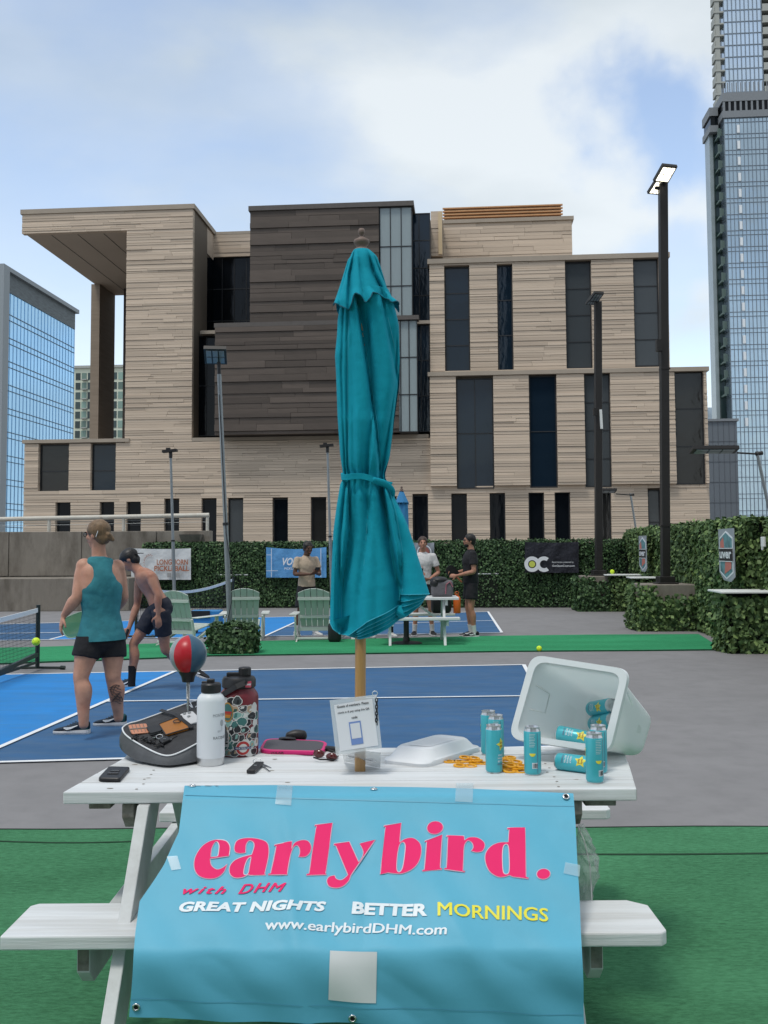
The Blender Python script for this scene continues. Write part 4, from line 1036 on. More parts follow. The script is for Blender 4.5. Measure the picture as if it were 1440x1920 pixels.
# two tall hexagonal banners on the right hedge
def side_sign(x0, x1, y0, y1, label, bent):
    ue = ru - .20
    def Q(px, py):
        d = ray(px, py); o_ = Vector((0, 0, CAM_Z)); t_ = (ue - o_.dot(EU)) / d.dot(EU); return o_ + d * t_
    va = Q(x0, (y0 + y1) / 2).dot(EV); vb = Q(x1, (y0 + y1) / 2).dot(EV); za = Q(x1, y0).z; zb_ = Q(x1, y1).z
    A = DW(ue, va, zb_); B = DW(ue, vb, zb_); Mx = frame_m((A + B) / 2 + Vector((0, 0, (za - zb_) / 2)), B - A, Vector((0, 0, 1)))
    W_ = (B - A).length; H_ = za - zb_
    poly = [(-W_ / 2, -H_ * .32), (-W_ * .2, -H_ * .48), (W_ * .25, -H_ / 2), (W_ / 2, -H_ * .4), (W_ / 2, H_ / 2), (-W_ / 2, H_ / 2)]
    mb = MB(); mb.prism(poly, 0, .01, Mx); o = mb.build('banner', mat('grey_banner_vinyl', (.30, .33, .36), .5, var=.12, vscale=4) if 'grey_banner_vinyl' not in bpy.data.materials else bpy.data.materials['grey_banner_vinyl'], None)
    tag(o, label, 'banner', 'two tall banners on the right hedge')
    def hexa(k): return [(0 * W_, -H_ * .46 * k), (W_ * .42 * k, -H_ * .33 * k), (W_ * .42 * k, H_ * .33 * k), (0, H_ * .46 * k), (-W_ * .42 * k, H_ * .33 * k), (-W_ * .42 * k, -H_ * .33 * k)]
    mb = MB(); mb.prism(hexa(1.0), .010, .013, Mx); mb.build('white_outline', M['ink_white'], o)
    mb = MB(); mb.prism(hexa(.92), .013, .016, Mx); mb.build('emblem_field', mat('teal_ink', (.10, .22, .24), .6, var=.5, vscale=7) if 'teal_ink' not in bpy.data.materials else bpy.data.materials['teal_ink'], o)
    M['coral'] = M.get('coral') or mat('coral_ink', (.50, .16, .13), .6)
    mb = MB(); mb.prism([(-W_ * .1, -H_ * .36), (W_ * .33, -H_ * .25), (W_ * .33, -H_ * .12), (-W_ * .05, -H_ * .13)], .016, .019, Mx); mb.build('red_shape', M['coral'], o)
    mb = MB(); mb.prism([(-W_ * .35, H_ * .14), (-W_ * .1, H_ * .14), (-W_ * .16, H_ * .34), (-W_ * .35, H_ * .25)], .016, .019, Mx); mb.build('red_shape', M['coral'], o)
    mb = MB(); mb.prism([(-W_ * .43, -H_ * .11), (W_ * .43, -H_ * .11), (W_ * .43, H_ * .12), (-W_ * .43, H_ * .12)], .019, .022, Mx); mb.build('name_band', M['ink_black'], o)
    mb = MB(); put_text(mb, txt('uver', H_ * .13, .05, width=W_ * .76), Mx, (0, 0), .026)
    mb.prism([(-W_ * .43, -H_ * .125), (W_ * .43, -H_ * .125), (W_ * .43, -H_ * .111), (-W_ * .43, -H_ * .111)], .022, .024, Mx); mb.prism([(-W_ * .43, H_ * .121), (W_ * .43, H_ * .121), (W_ * .43, H_ * .135), (-W_ * .43, H_ * .135)], .022, .024, Mx)
    mb.build('lettering', M['ink_white'], o)
side_sign(1199, 1213, 1004, 1073, 'tall grey emblem banner far along the right hedge', 0)
side_sign(1349, 1378, 990, 1092, 'tall grey emblem banner near on the right hedge, lettered across a black band', 0)
ue = rn - .14; d_ = ray(1431, 1016); t__ = (ue - 0) / d_.dot(EU); q_ = Vector((0, 0, CAM_Z)) + d_ * t__
mb = MB(); mb.box(q_, (.04, .13, .15), Matrix.Rotation(-YAW, 3, 'Z')); mb.tube([q_ + Vector((0, .02, -.07)), q_ + Vector((0, .04, -.12))], .02, 8)
tag(mb.build('wall_camera', M['white_top'], None, bevel=.01), 'small white box fixed on the ivy right of the near banner', 'box')

# ================================================================== nets
def net(post_far, post_near, h, sag, label, step=.045, m_thick=.0028, cell_end=None, name='net'):
    t = thing('pickleball_net', label, 'net', post_far)
    d = (post_near - post_far); L = d.length; e = d.normalized()
    n_ = int(L / step)
    def top(s): return h - sag * math.sin(PI * s) * 1.0
    mb = MB()
    def wire(a, b, w=m_thick):
        mb.beam(a, b, w, w)
    for i in range(n_ + 1):
        s = i / n_; p = post_far + e * (L * s); wire(p + Vector((0, 0, .09)), p + Vector((0, 0, top(s) - .03)))
    rows = int((h - .1) / step)
    seg = 12
    for j in range(rows + 1):
        for i in range(seg):
            s0, s1 = i / seg, (i + 1) / seg
            z0 = .09 + (top(s0) - .12) * j / rows; z1 = .09 + (top(s1) - .12) * j / rows
            wire(post_far + e * (L * s0) + Vector((0, 0, z0)), post_far + e * (L * s1) + Vector((0, 0, z1)))
    mb.build('net_mesh', M['black'], t, kind='stuff')
    mb = MB()
    for i in range(seg):
        s0, s1 = i / seg, (i + 1) / seg
        mb.beam(post_far + e * (L * s0 - .002) + Vector((0, 0, top(s0) - .027)), post_far + e * (L * s1 + .002) + Vector((0, 0, top(s1) - .027)), .012, .055)
    mb.build('top_tape', M['ink_white'], t)
    M['netframe'] = M.get('netframe') or mat('black_green_frame', (0.012, 0.022, 0.019), .4)
    for p in (post_far, post_near):
        mb = MB(); mb.tube([p + Vector((0, 0, .02)), p + Vector((0, 0, h + .04))], .028, 12); mb.build('post', M['netframe'], t, smooth=True, auto=.6)
        sd = Vector((e.y, -e.x, 0))
        for sg in (1, -1):
            mb = MB(); mb.tube([p + Vector((0, 0, .03)), p + sd * sg * .35 + Vector((0, 0, .025))], .017, 8); mb.tube([p + sd * sg * .30 + Vector((0, 0, .03)), p + sd * sg * .36 + Vector((0, 0, .025))], .026, 8); mb.build('foot', M['netframe'], t)
    mb = MB(); c = (post_far + post_near) / 2
    mb.beam(post_far + Vector((0, 0, .20)) + e * .03, c + Vector((0, 0, .04)), .04, .05); mb.beam(post_near + Vector((0, 0, .20)) - e * .03, c + Vector((0, 0, .04)), .04, .05)
    mb.beam(post_far + Vector((0, 0, .10)), post_near + Vector((0, 0, .10)), .02, .03)
    mb.build('base_bar', M['netframe'], t)
    return t
pf = G(70, 1256); pn = Vector((-4.30, 6.0, 0)); pn = pf + (G(-26, 1290) - pf).normalized() * 6.0
net(pf, pn, .80, .06, 'portable net with black frame standing at the left edge of the near court')
pf2 = G(437, 1160); pn2 = G(255, 1196)
net(pf2, pn2, .90, .16, 'portable net on the far court beyond the green chairs', step=.09, m_thick=.005)

# ================================================================== adirondack chairs
M['sage'] = mat('sage_plastic_wood', (0.44, 0.49, 0.445), .55, var=.05, vscale=4)
M['cream'] = mat('white_plastic_wood', (0.56, 0.585, 0.55), .5, var=.04, vscale=4)
def chair(label, loc, rz):
    """seen from behind: local -Y is the back of the chair, +Y the front; x to the right"""
    t = thing('adirondack_chair', label, 'chair', loc, rz, 'green adirondack chairs on the far turf strip')
    W = .54; 
    T = lambda v: v
    rec = math.radians(20); bz = .30; by = -.22
    def back(x, s): return Vector((x, by - s * math.sin(rec), bz + s * math.cos(rec)))
    n = 5; sw = W / n
    for i in range(n):
        x0 = -W / 2 + i * sw + .004; x1 = x0 + sw - .008; xm = (x0 + x1) / 2
        hgt = .84 - .24 * (xm / W) ** 2 * 1.7
        f = lambda q: .84 - .10 * (q / (W / 2)) ** 2
        nrm = Vector((0, math.cos(rec), math.sin(rec))) * .02
        a0 = back(x0 * .86, -.1); a1 = back(x1 * .86, -.1); b1 = back(x1, f(x1)); b0 = back(x0, f(x0))
        mb = MB(); mb.hexa([a0, a1, a1 + nrm, a0 + nrm, b0, b1, b1 + nrm, b0 + nrm]); s = mb.build('back_slat', M['sage'], t, bevel=.004, local=True, seg=1)
    for s_, wk in ((.22, .93), (.62, 1.0)):
        a = back(-W / 2 * wk, s_); b = back(W / 2 * wk, s_); o_ = Vector((0, -math.cos(rec), -math.sin(rec))) * .016
        mb = MB(); mb.beam(a + o_, b + o_, .03, .06, (0, 0, 1)); mb.build('back_rail', M['sage'], t, bevel=.004, local=True, seg=1)
    mb = MB(); mb.beam(back(-W / 2, -.05) + Vector((0, -.03, 0)), back(W / 2, -.05) + Vector((0, -.03, 0)), .03, .08); mb.build('lower_rail', M['cream'], t, bevel=.004, local=True, seg=1)
    for i in range(5):
        y = -.16 + i * .11; z = .30 + (y + .16) * .17
        mb = MB(); mb.box((0, y, z), (W - .03, .095, .022), Matrix.Rotation(.16, 3, 'X')); mb.build('seat_slat', M['sage'] if i % 5 else M['cream'], t, bevel=.004, local=True, seg=1)
    for sx in (-1, 1):
        x = sx * (W / 2 + .015)
        mb = MB(); mb.hexa([(x - .012, -.62, 0), (x + .012, -.62, 0), (x + .012, -.52, 0), (x - .012, -.52, 0), (x - .012, .38, .30), (x + .012, .38, .30), (x + .012, .38, .40), (x - .012, .38, .40)])
        mb.add([], []); mb.build('side_stringer', M['cream'], t, local=True)
        mb = MB(); mb.box((sx * (W / 2 + .05), .36, .27), (.03, .09, .54)); mb.build('leg', M['cream'], t, bevel=.004, local=True, seg=1)
        mb = MB(); mb.beam((sx * (W / 2 + .045), -.42, .53), (sx * (W / 2 + .045), -.30, .02), .03, .05); mb.build('leg', M['cream'], t, bevel=.004, local=True, seg=1)
        mb = MB(); mb.box((sx * (W / 2 + .085), .02, .555), (.14, .82, .024)); mb.build('armrest', M['cream'], t, bevel=.01, local=True, seg=1)
    mb = MB(); mb.beam((-W / 2, -.545, .09), (W / 2, -.545, .09), .025, .04); mb.build('rear_stretcher', M['cream'], t, bevel=.004, local=True, seg=1)
    t.scale = (1, .9, .82)
    return t
chair('green adirondack chair immediately left of the umbrella, nearest the man on his phone', G(590, 1203) + Vector((0, .3, 0)), math.radians(-1))
chair('green adirondack chair standing behind the ivy planter and grey pole', G(452, 1203) + Vector((0, .45, 0)), math.radians(5))
chair('green adirondack chair turned beside the bending shirtless man', G(343, 1213) + Vector((0, .5, 0)), math.radians(-24))

# ================================================================== ivy planter
pl = thing('ivy_planter', 'low box planter overflowing with dark ivy at the grey pole', 'planter', G(433, 1226))
c0_ = G(433, 1228); wv = 84 / F_PX * c0_.y
mb = MB(); mb.mm((c0_.x - wv / 2 + .02, c0_.y + .02, .02), (c0_.x + wv / 2 - .05, c0_.y + .40, .12)); mb.build('planter_box', mat('yellow_tray', (.38, .34, .06), .6), pl, bevel=.006)
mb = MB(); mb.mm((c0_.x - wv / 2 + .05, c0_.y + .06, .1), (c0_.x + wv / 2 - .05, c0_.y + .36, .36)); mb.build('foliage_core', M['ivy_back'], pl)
ch = []
x0, x1, y0, y1 = c0_.x - wv / 2 + .03, c0_.x + wv / 2 - .02, c0_.y + .03, c0_.y + .4
ch.append(ivy_patch(Vector((x0, y0, .05)), Vector((x1 - x0, 0, 0)), Vector((0, 0, .33)), Vector((0, -1, 0)), 3400, .06, .03, edge=.04))
ch.append(ivy_patch(Vector((x0, y0, .40)), Vector((x1 - x0, 0, 0)), Vector((0, y1 - y0, 0)), Vector((0, 0, 1)), 2600, .06, .02, edge=.03))
for xx, nn in ((x0, -1), (x1, 1)): ch.append(ivy_patch(Vector((xx, y0, .05)), Vector((0, y1 - y0, 0)), Vector((0, 0, .35)), Vector((nn, 0, 0)), 2600, .06, .02))
ivy_build('ivy_leaves', ch, M['ivy_dark'], pl)
# ================================================================== PEOPLE
DG = None
def catmull(pts, n):
    """dense samples through (Vector, *vals) tuples"""
    out = []; m = len(pts)
    A = np.array([list(p[0]) + list(p[1:]) for p in pts], float)
    for i in range(m - 1):
        p0 = A[max(i - 1, 0)]; p1 = A[i]; p2 = A[i + 1]; p3 = A[min(i + 2, m - 1)]
        for k in range(n):
            t = k / n
            out.append(.5 * ((2 * p1) + (-p0 + p2) * t + (2 * p0 - 5 * p1 + 4 * p2 - p3) * t * t + (-p0 + 3 * p1 - 3 * p2 + p3) * t ** 3))
    out.append(A[-1]); return out
def limb(mb, pts, n=4, seg=14, axis=None, blunt=False):
    """pts: (pos, ra, rb); ra along 'axis' direction (lateral), rb across"""
    S = catmull([(Vector(p[0]), p[1], p[2] if len(p) > 2 else p[1]) for p in pts], n)
    rings = []
    for i, q in enumerate(S):
        c = Vector(q[:3]); a = Vector(S[min(i + 1, len(S) - 1)][:3]) - Vector(S[max(i - 1, 0)][:3]); a.normalize()
        x = Vector(axis) if axis is not None else Vector((1, 0, 0))
        x = x - a * x.dot(a)
        if x.length < 1e-3: x = a.orthogonal()
        x.normalize(); y = a.cross(x)
        ra, rb = max(q[3], .002), max(q[4], .002)
        rings.append([c + x * ra * math.cos(2 * PI * k / seg) + y * rb * math.sin(2 * PI * k / seg) for k in range(seg)])
    if blunt:
        mb.loft(rings); return mb
    # rounded ends
    def capring(rg, c, d, r):
        return [[c + (p - c) * f + d * r * g for p in rg] for f, g in ((.8, .35), (.45, .6), (.1, .7))]
    c0 = sum(rings[0], Vector()) / seg; c1 = sum(rings[-1], Vector()) / seg
    d0 = (c0 - sum(rings[1], Vector()) / seg).normalized(); d1 = (c1 - sum(rings[-2], Vector()) / seg).normalized()
    r0 = min((rings[0][0] - c0).length, (rings[0][seg // 4] - c0).length); r1 = min((rings[-1][0] - c1).length, (rings[-1][seg // 4] - c1).length)
    rings = capring(rings[0], c0, d0, r0)[::-1] + rings + capring(rings[-1], c1, d1, r1)
    mb.loft(rings); return mb
def ell(mb, c, r, R=None, n=14):
    """ellipsoid, r = (x, y, z) radii, rotated by R"""
    c = Vector(c); rings = []
    for i in range(1, n):
        a = PI * i / n; rg = []
        for k in range(n + 4):
            b = 2 * PI * k / (n + 4); q = Vector((r[0] * math.sin(a) * math.cos(b), r[1] * math.sin(a) * math.sin(b), -r[2] * math.cos(a)))
            rg.append(c + (R @ q if R is not None else q))
        rings.append(rg)
    mb.loft(rings); return mb
def fuse(mb, name, m, parent, vox=.012, smooth=3, disp=0.0, cut=None):
    """union of the closed pieces of mb into one continuous smooth surface"""
    o = mb.build(name, m, parent)
    md = o.modifiers.new('r', 'REMESH'); md.mode = 'VOXEL'; md.voxel_size = vox; md.use_smooth_shade = True
    ms = o.modifiers.new('s', 'SMOOTH'); ms.iterations = smooth; ms.factor = .5
    dg = bpy.context.evaluated_depsgraph_get(); dg.update()
    me = bpy.data.meshes.new_from_object(o.evaluated_get(dg), depsgraph=dg)
    o.modifiers.clear(); old = o.data; o.data = me; bpy.data.meshes.remove(old)
    if not me.materials: me.materials.append(m)
    if disp:
        n = len(me.vertices); co = np.zeros(n * 3); me.vertices.foreach_get('co', co); co = co.reshape(-1, 3)
        nr = np.zeros(n * 3); me.vertices.foreach_get('normal', nr); nr = nr.reshape(-1, 3)
        f = np.sin(co[:, 0] * 31 + co[:, 2] * 47 + 1.3 * np.sin(co[:, 1] * 29)) + .8 * np.sin(co[:, 0] * 61 - co[:, 2] * 37 + co[:, 1] * 53) + .6 * np.sin(co[:, 2] * 90 + 2 * np.sin(co[:, 0] * 20))
        co = co + nr * (f[:, None] * disp); me.vertices.foreach_set('co', co.ravel())
    if cut:
        bm = bmesh.new(); bm.from_mesh(me)
        inv = WM[parent.name].inverted()
        for (pt, nn) in cut:
            bmesh.ops.bisect_plane(bm, geom=bm.verts[:] + bm.edges[:] + bm.faces[:], plane_co=inv @ Vector(pt), plane_no=inv.to_3x3() @ Vector(nn), clear_outer=True)
        bm.to_mesh(me); bm.free()
    me.polygons.foreach_set('use_smooth', [True] * len(me.polygons)); me.update()
    return o
def skin_mat(name, c):
    m = mat(name, c, .5, var=.16, vscale=11, spec=.4, dirt=(c[0] * .95, c[1] * .62, c[2] * .55), dscale=7, damt=.55, bump=.25, bscale=45, bdist=.004)
    b = m.node_tree.nodes['Principled BSDF']; b.inputs['Subsurface Weight'].default_value = .0
    return m
M['skin_fair'] = skin_mat('fair_skin', (0.50, 0.27, 0.19)); M['skin_tan'] = skin_mat('tanned_skin', (0.40, 0.20, 0.135)); M['skin_dark'] = skin_mat('deep_skin', (0.10, 0.048, 0.030))
M['hair_fair'] = mat('dark_blond_hair', (0.17, 0.105, 0.055), .5, var=.35, vscale=40, stretch=(1, 1, .3), bump=.6, bscale=90); M['hair_dark'] = mat('black_hair', (0.010, 0.008, 0.007), .5, bump=.6, bscale=80)
M['hair_brown'] = mat('brown_hair', (0.045, 0.022, 0.014), .5, bump=.6, bscale=80)
M['cloth_teal'] = mat('teal_jersey', (0.028, 0.185, 0.22), .85, var=.12, vscale=12, bump=.5, bscale=14, bdist=.02)
M['cloth_black'] = mat('black_cloth', (0.011, 0.011, 0.014), .85, bump=.5, bscale=15, bdist=.02); M['cloth_navy'] = mat('navy_cloth', (0.014, 0.016, 0.028), .8, bump=.5, bscale=15, bdist=.02)
M['cloth_white'] = mat('white_cotton', (0.56, 0.55, 0.55), .9, bump=.5, bscale=12, bdist=.02); M['cloth_tan'] = mat('tan_cotton', (0.44, 0.345, 0.26), .9, bump=.5, bscale=12, bdist=.02)
M['sole'] = mat('white_rubber', (0.62, 0.62, 0.63), .6); M['shoe_navy'] = mat('navy_knit', (0.012, 0.025, 0.045), .8, bump=.4, bscale=120); M['shoe_teal'] = mat('teal_heel', (0.012, 0.08, 0.085), .8)
M['shoe_black'] = mat('black_knit', (0.010, 0.010, 0.012), .8); M['shoe_white'] = mat('white_leather', (0.55, 0.55, 0.54), .6); M['sock_black'] = mat('black_sock', (0.008, 0.008, 0.010), .9); M['sock_white'] = mat('white_sock', (0.62, 0.62, 0.62), .9)
M['lens'] = mat('spectacle_frame', (0.02, 0.02, 0.02), .3); M['eye'] = mat('eye_dark', (0.02, .015, .012), .2); M['eyew'] = mat('eye_white', (.6, .58, .55), .3); M['lip'] = mat('lip_pink', (.36, .13, .10), .5)
M['tattoo'] = mat('tattoo_ink', (0.10, 0.07, 0.06), .6)

def hand(mb, wr, d, nrm, s=1.0, curl=.5, side=1):
    """wrist point, direction towards the fingertips, back-of-hand normal; fingers curl away from nrm"""
    d = Vector(d).normalized(); nrm = Vector(nrm); nrm = (nrm - d * nrm.dot(d)).normalized(); x = d.cross(nrm) * side
    limb(mb, [(wr - d * .01, .026 * s, .019 * s), (wr + d * .035 * s, .037 * s, .017 * s), (wr + d * .075 * s, .042 * s, .015 * s), (wr + d * .095 * s, .040 * s, .012 * s)], 3, 10, x)
    for i, (off, L) in enumerate(((.030, .070), (.010, .080), (-.010, .074), (-.029, .058))):
        p = wr + d * .088 * s + x * off * s; dd = d.copy(); pts = [(p - dd * .02 * s, .0105 * s, .0105 * s)]
        for j, f in enumerate((.42, .32, .26)):
            a = curl * (.55 + .35 * j); dd = (dd * math.cos(a) - nrm * math.sin(a)).normalized()
            # rotate about x keeping nrm frame
            p = p + dd * L * f * s; pts.append((p, (.0098 - .0010 * j) * s, (.0098 - .0010 * j) * s))
        limb(mb, pts, 2, 8, x)
    p = wr + d * .025 * s + x * .030 * s; t1 = p + (d * .6 + x * .75 - nrm * .25).normalized() * .040 * s; t2 = t1 + (d * .85 + x * .25 - nrm * .35).normalized() * .034 * s
    limb(mb, [(p - x * .01, .015 * s), (t1, .012 * s), (t2, .010 * s)], 2, 8, nrm)
def shoe(parent, heel, toe_dir, m, pitch=0.0, s=1.0, swoosh=False, heelm=None, roll=0):
    """running shoe; heel = ground point under the heel"""
    f = Vector((toe_dir[0], toe_dir[1], 0)).normalized(); up = Vector((0, 0, 1)); lat = f.cross(up)
    if pitch:
        R = Matrix.Rotation(-pitch, 3, lat); f = R @ f; up = R @ up
    Lh = .285 * s
    def pt(a, b, c): return heel + f * (a * Lh) + lat * b * s + up * c * s
    prof = [(0, .030, .095), (.06, .038, .105), (.20, .038, .100), (.34, .038, .092), (.48, .042, .078), (.64, .050, .062), (.80, .050, .052), (.93, .038, .043), (1.0, .018, .032)]
    rings = []
    for a, w, h in prof:
        rg = []
        for k in range(14):
            t = 2 * PI * k / 14; cx_ = math.cos(t); sz = math.sin(t)
            rg.append(pt(a - .012, w * (abs(cx_) ** .75) * (1 if cx_ > 0 else -1), .022 + max(0, h - .022) * (.5 + .5 * sz) ** .8))
        rings.append(rg)
    mb = MB(); mb.loft(rings); up_ = mb.build('shoe', m, parent, smooth=True)
    up_['label'] = up_.get('label', '') or ''
    del up_['label']
    mb = MB(); outline = [(0.0, .030), (.05, .040), (.3, .040), (.5, .043), (.7, .054), (.86, .051), (.97, .035), (1.03, .008)]
    ring_ = [(a, w) for a, w in outline] + [(a, -w) for a, w in outline[::-1]]
    b0 = [pt(a - .02, w * .95, .002 + .018 * max(0, a - .75)) for a, w in ring_]; b1 = [pt(a - .02, w * 1.06, .016 + .016 * max(0, a - .75)) for a, w in ring_]; b2 = [pt(a - .02, w * 1.02, .026 + .012 * (1 - a)) for a, w in ring_]
    n = len(ring_); mb.add(b0 + b1 + b2, [tuple(range(n))[::-1], tuple(range(2 * n, 3 * n))] + [(k, (k + 1) % n, n + (k + 1) % n, n + k) for k in range(n)] + [(n + k, n + (k + 1) % n, 2 * n + (k + 1) % n, 2 * n + k) for k in range(n)])
    mb.build('sole', M['sole'], up_)
    if heelm:
        mb = MB(); rr_ = [[p + (p - (sum(rg, Vector()) / 14)) * .03 for p in rg] for rg in rings[:3]]; mb.loft(rr_); mb.build('heel_patch', heelm, up_, smooth=True)
    if swoosh:
        for sg in (1, -1):
            S = [(.36, .052), (.44, .046), (.55, .050), (.74, .070)]; wv_ = [.004, .010, .008, .002]
            def wd(a): return .040 + .012 * min(1, max(0, (a - .35) / .3))
            top = [pt(a, sg * (wd(a) + .004), h + w_ ) for (a, h), w_ in zip(S, wv_)]; bot = [pt(a, sg * (wd(a) + .007), h - w_) for (a, h), w_ in zip(S, wv_)]
            # reversed: fat toward the toe end, tail to the heel
            top = [pt(1.0 - a, sg * (wd(1 - a) + .003), h + w_ + .004) for (a, h), w_ in zip(S, wv_)]; bot = [pt(1.0 - a, sg * (wd(1 - a) + .007), h - w_ + .004) for (a, h), w_ in zip(S, wv_)]
            mb = MB(); n = 4; mb.add(top + bot, [(i, i + 1, n + i + 1, n + i) for i in range(n - 1)]); mb.build('side_mark', M['ink_white'], up_)
    mb = MB()
    for k in range(4): a = .36 + k * .075; h = .09 - k * .010; mb.tube([pt(a, -.022, h), pt(a + .02, 0, h + .008), pt(a, .022, h)], .003 * s, 5)
    mb.build('lace', M['ink_white'] if m is M['shoe_white'] else M['black'], up_)
    return up_
def person(label, J, skin, build=1.0, vox=.012, yaw=None, group=None, curlL=.5, curlR=.5):
    """J: joints in world space. Keys: head, neck, chest, pelvis, shL elL wrL hdL, shR.., hipL knL anL, hipR.., fL fR (toe dirs), face (dir)"""
    g = J; base = Vector((g['pelvis'].x, g['pelvis'].y, 0))
    root = thing('person', label, 'person', base, 0, group)
    lat = (g['shR'] - g['shL']).normalized(); latp = (g['hipR'] - g['hipL']).normalized(); b = build; lb = g.get('lb', 1.0) * b; ab = g.get('ab', 1.0) * b
    mb = MB()
    pel, ch_, nk, hd = g['pelvis'], g['chest'], g['neck'], g['head']
    wst = pel.lerp(ch_, .45); latm = (lat + latp).normalized()
    limb(mb, [(pel - (ch_ - pel) * .16, .150 * b, .105 * b), (pel, .165 * b, .112 * b), (wst, .140 * b, .095 * b), (pel.lerp(ch_, .75), .160 * b, .108 * b), (ch_, .180 * b, .118 * b), (ch_.lerp(nk, .55), .165 * b, .095 * b), (ch_.lerp(nk, .85), .095 * b, .065 * b), (nk, .062 * b, .060 * b)], 4, 20, latm)
    # neck, head
    face = Vector(g['face']).normalized(); upv = (hd - nk).normalized(); 
    upv = (Vector(g.get('up', (hd - nk))).normalized()); face = (face - upv * face.dot(upv)).normalized(); hx = face.cross(upv).normalized()
    RH = Matrix((hx, face, upv)).transposed()
    limb(mb, [(nk - (hd - nk) * .25, .066, .062), (nk.lerp(hd, .4), .056, .058), (hd - face * .012, .058, .062)], 3, 14, hx)
    hs = g.get('hs', 1.0)
    def hp(x, y, z): return hd + (hx * x + face * y + upv * z) * hs
    ell(mb, hp(0, -.012, .045), (.076 * hs, .096 * hs, .088 * hs), RH); ell(mb, hp(0, .020, -.005), (.062 * hs, .072 * hs, .085 * hs), RH); ell(mb, hp(0, .040, -.058), (.045 * hs, .045 * hs, .042 * hs), RH)
    limb(mb, [(hp(0, .086, .035), .010 * hs), (hp(0, .100, .010), .013 * hs), (hp(0, .104, -.006), .016 * hs)], 2, 8, hx)
    ell(mb, hp(0, .086, .046), (.045 * hs, .012 * hs, .010 * hs), RH, 8)
    for s in (-1, 1):
        ell(mb, hp(s * .078, -.010, .008), (.009 * hs, .020 * hs, .032 * hs), RH, 8)
        ell(mb, hp(s * .040, .062, -.005), (.022 * hs, .022 * hs, .022 * hs), RH, 8)
    ell(mb, hp(0, .084, -.040), (.026 * hs, .012 * hs, .010 * hs), RH, 8)
    for sd, s in (('L', -1), ('R', 1)):
        sh, el, wr = g['sh' + sd], g['el' + sd], g['wr' + sd]
        ell(mb, sh, (.060 * ab, .060 * ab, .060 * ab)); limb(mb, [(ch_.lerp(nk, .55) + lat * s * .06, .07 * b, .06 * b), (sh + Vector((0, 0, .005)), .055 * b)], 3, 12)
        limb(mb, [(sh, .056 * ab), (sh.lerp(el, .35), .056 * ab), (sh.lerp(el, .75), .046 * ab), (el, .040 * ab), (el.lerp(wr, .28), .046 * ab, .042 * ab), (el.lerp(wr, .7), .033 * ab), (wr, .026 * b, .023 * b)], 3, 14)
        hdv = g.get('hd' + sd, wr - el); hn = g.get('hn' + sd, lat * s)
        hand(mb, wr, hdv, hn, 1.0, g.get('curl' + sd, .5), g.get('ts' + sd, s))
        hi, kn, an = g['hip' + sd], g['kn' + sd], g['an' + sd]
        ft = Vector(g['f' + sd]).normalized()
        bk = -Vector((ft.x, ft.y, 0)).normalized() 
        limb(mb, [(hi + (hi - kn) * .08, .085 * b), (hi, .092 * b), (hi.lerp(kn, .35), .084 * lb), (hi.lerp(kn, .75), .064 * lb), (kn, .055 * lb), (kn.lerp(an, .12), .052 * lb), (kn.lerp(an, .32) + bk * .014, .060 * lb), (kn.lerp(an, .65) + bk * .004, .045 * lb), (an + Vector((0, 0, .02)), .036 * lb, .036 * lb), (an - Vector((0, 0, .025)), .033 * lb)], 3, 16)
    fuse(mb, 'body', skin, root, vox, 3)
    # eyes, brows, mouth
    mb = MB()
    for s in (-1, 1): ell(mb, hp(s * .031, .078, .026), (.013 * hs, .008 * hs, .008 * hs), RH, 8)
    mb.build('eye', M['eyew'], root, smooth=True) if False else None
    for s in (-1, 1):
        e = MB(); ell(e, hp(s * .031, .083, .024), (.012 * hs, .006 * hs, .0065 * hs), RH, 8); e.build('eye', M['eye'], root, smooth=True)
        e = MB(); ell(e, hp(s * .033, .088, .044), (.019 * hs, .005 * hs, .0045 * hs), RH, 8); e.build('eyebrow', M['hair_brown'], root, smooth=True)
    e = MB(); ell(e, hp(0, .093, -.040), (.022 * hs, .006 * hs, .0075 * hs), RH, 8); e.build('lips', M['lip'], root, smooth=True)
    return root, hp, RH, hs, face, upv, hx
def hair_cap(root, hp, RH, hs, m, zlow=-.01, thick=.010, vox=.009, curly=0.0, name='hair', extra=None, dz=.05):
    mb = MB(); ell(mb, hp(0, -.018, dz), ((.078 + thick) * hs, (.094 + thick) * hs, (.086 + thick) * hs), RH, 16)
    ell(mb, hp(0, -.050, -.005), ((.066 + thick * .5) * hs, (.055 + thick) * hs, (.07) * hs), RH, 12)
    if extra: extra(mb)
    up = RH @ Vector((0, 0, 1)); fr = RH @ Vector((0, 1, 0))
    pt = hp(0, .062, .060); nn = (fr * 1.0 - up * .75).normalized()
    return fuse(mb, name, m, root, vox, 2, curly, cut=[(pt, nn), (hp(0, 0, -.07), -up)])
def spectacles(root, hp, RH, hs):
    mb = MB()
    for s in (-1, 1):
        mb.tube([hp(s * (.034 + .022 * math.cos(a)), .098, .024 + .017 * math.sin(a)) for a in [2 * PI * k / 12 for k in range(12)]], .003, 6, closed=True)
        mb.tube([hp(s * .056, .096, .030), hp(s * .080, .05, .032), hp(s * .084, -.01, .025)], .003, 6)
    mb.tube([hp(-.012, .10, .028), hp(.012, .10, .028)], .003, 6)
    mb.build('spectacles', M['lens'], root)
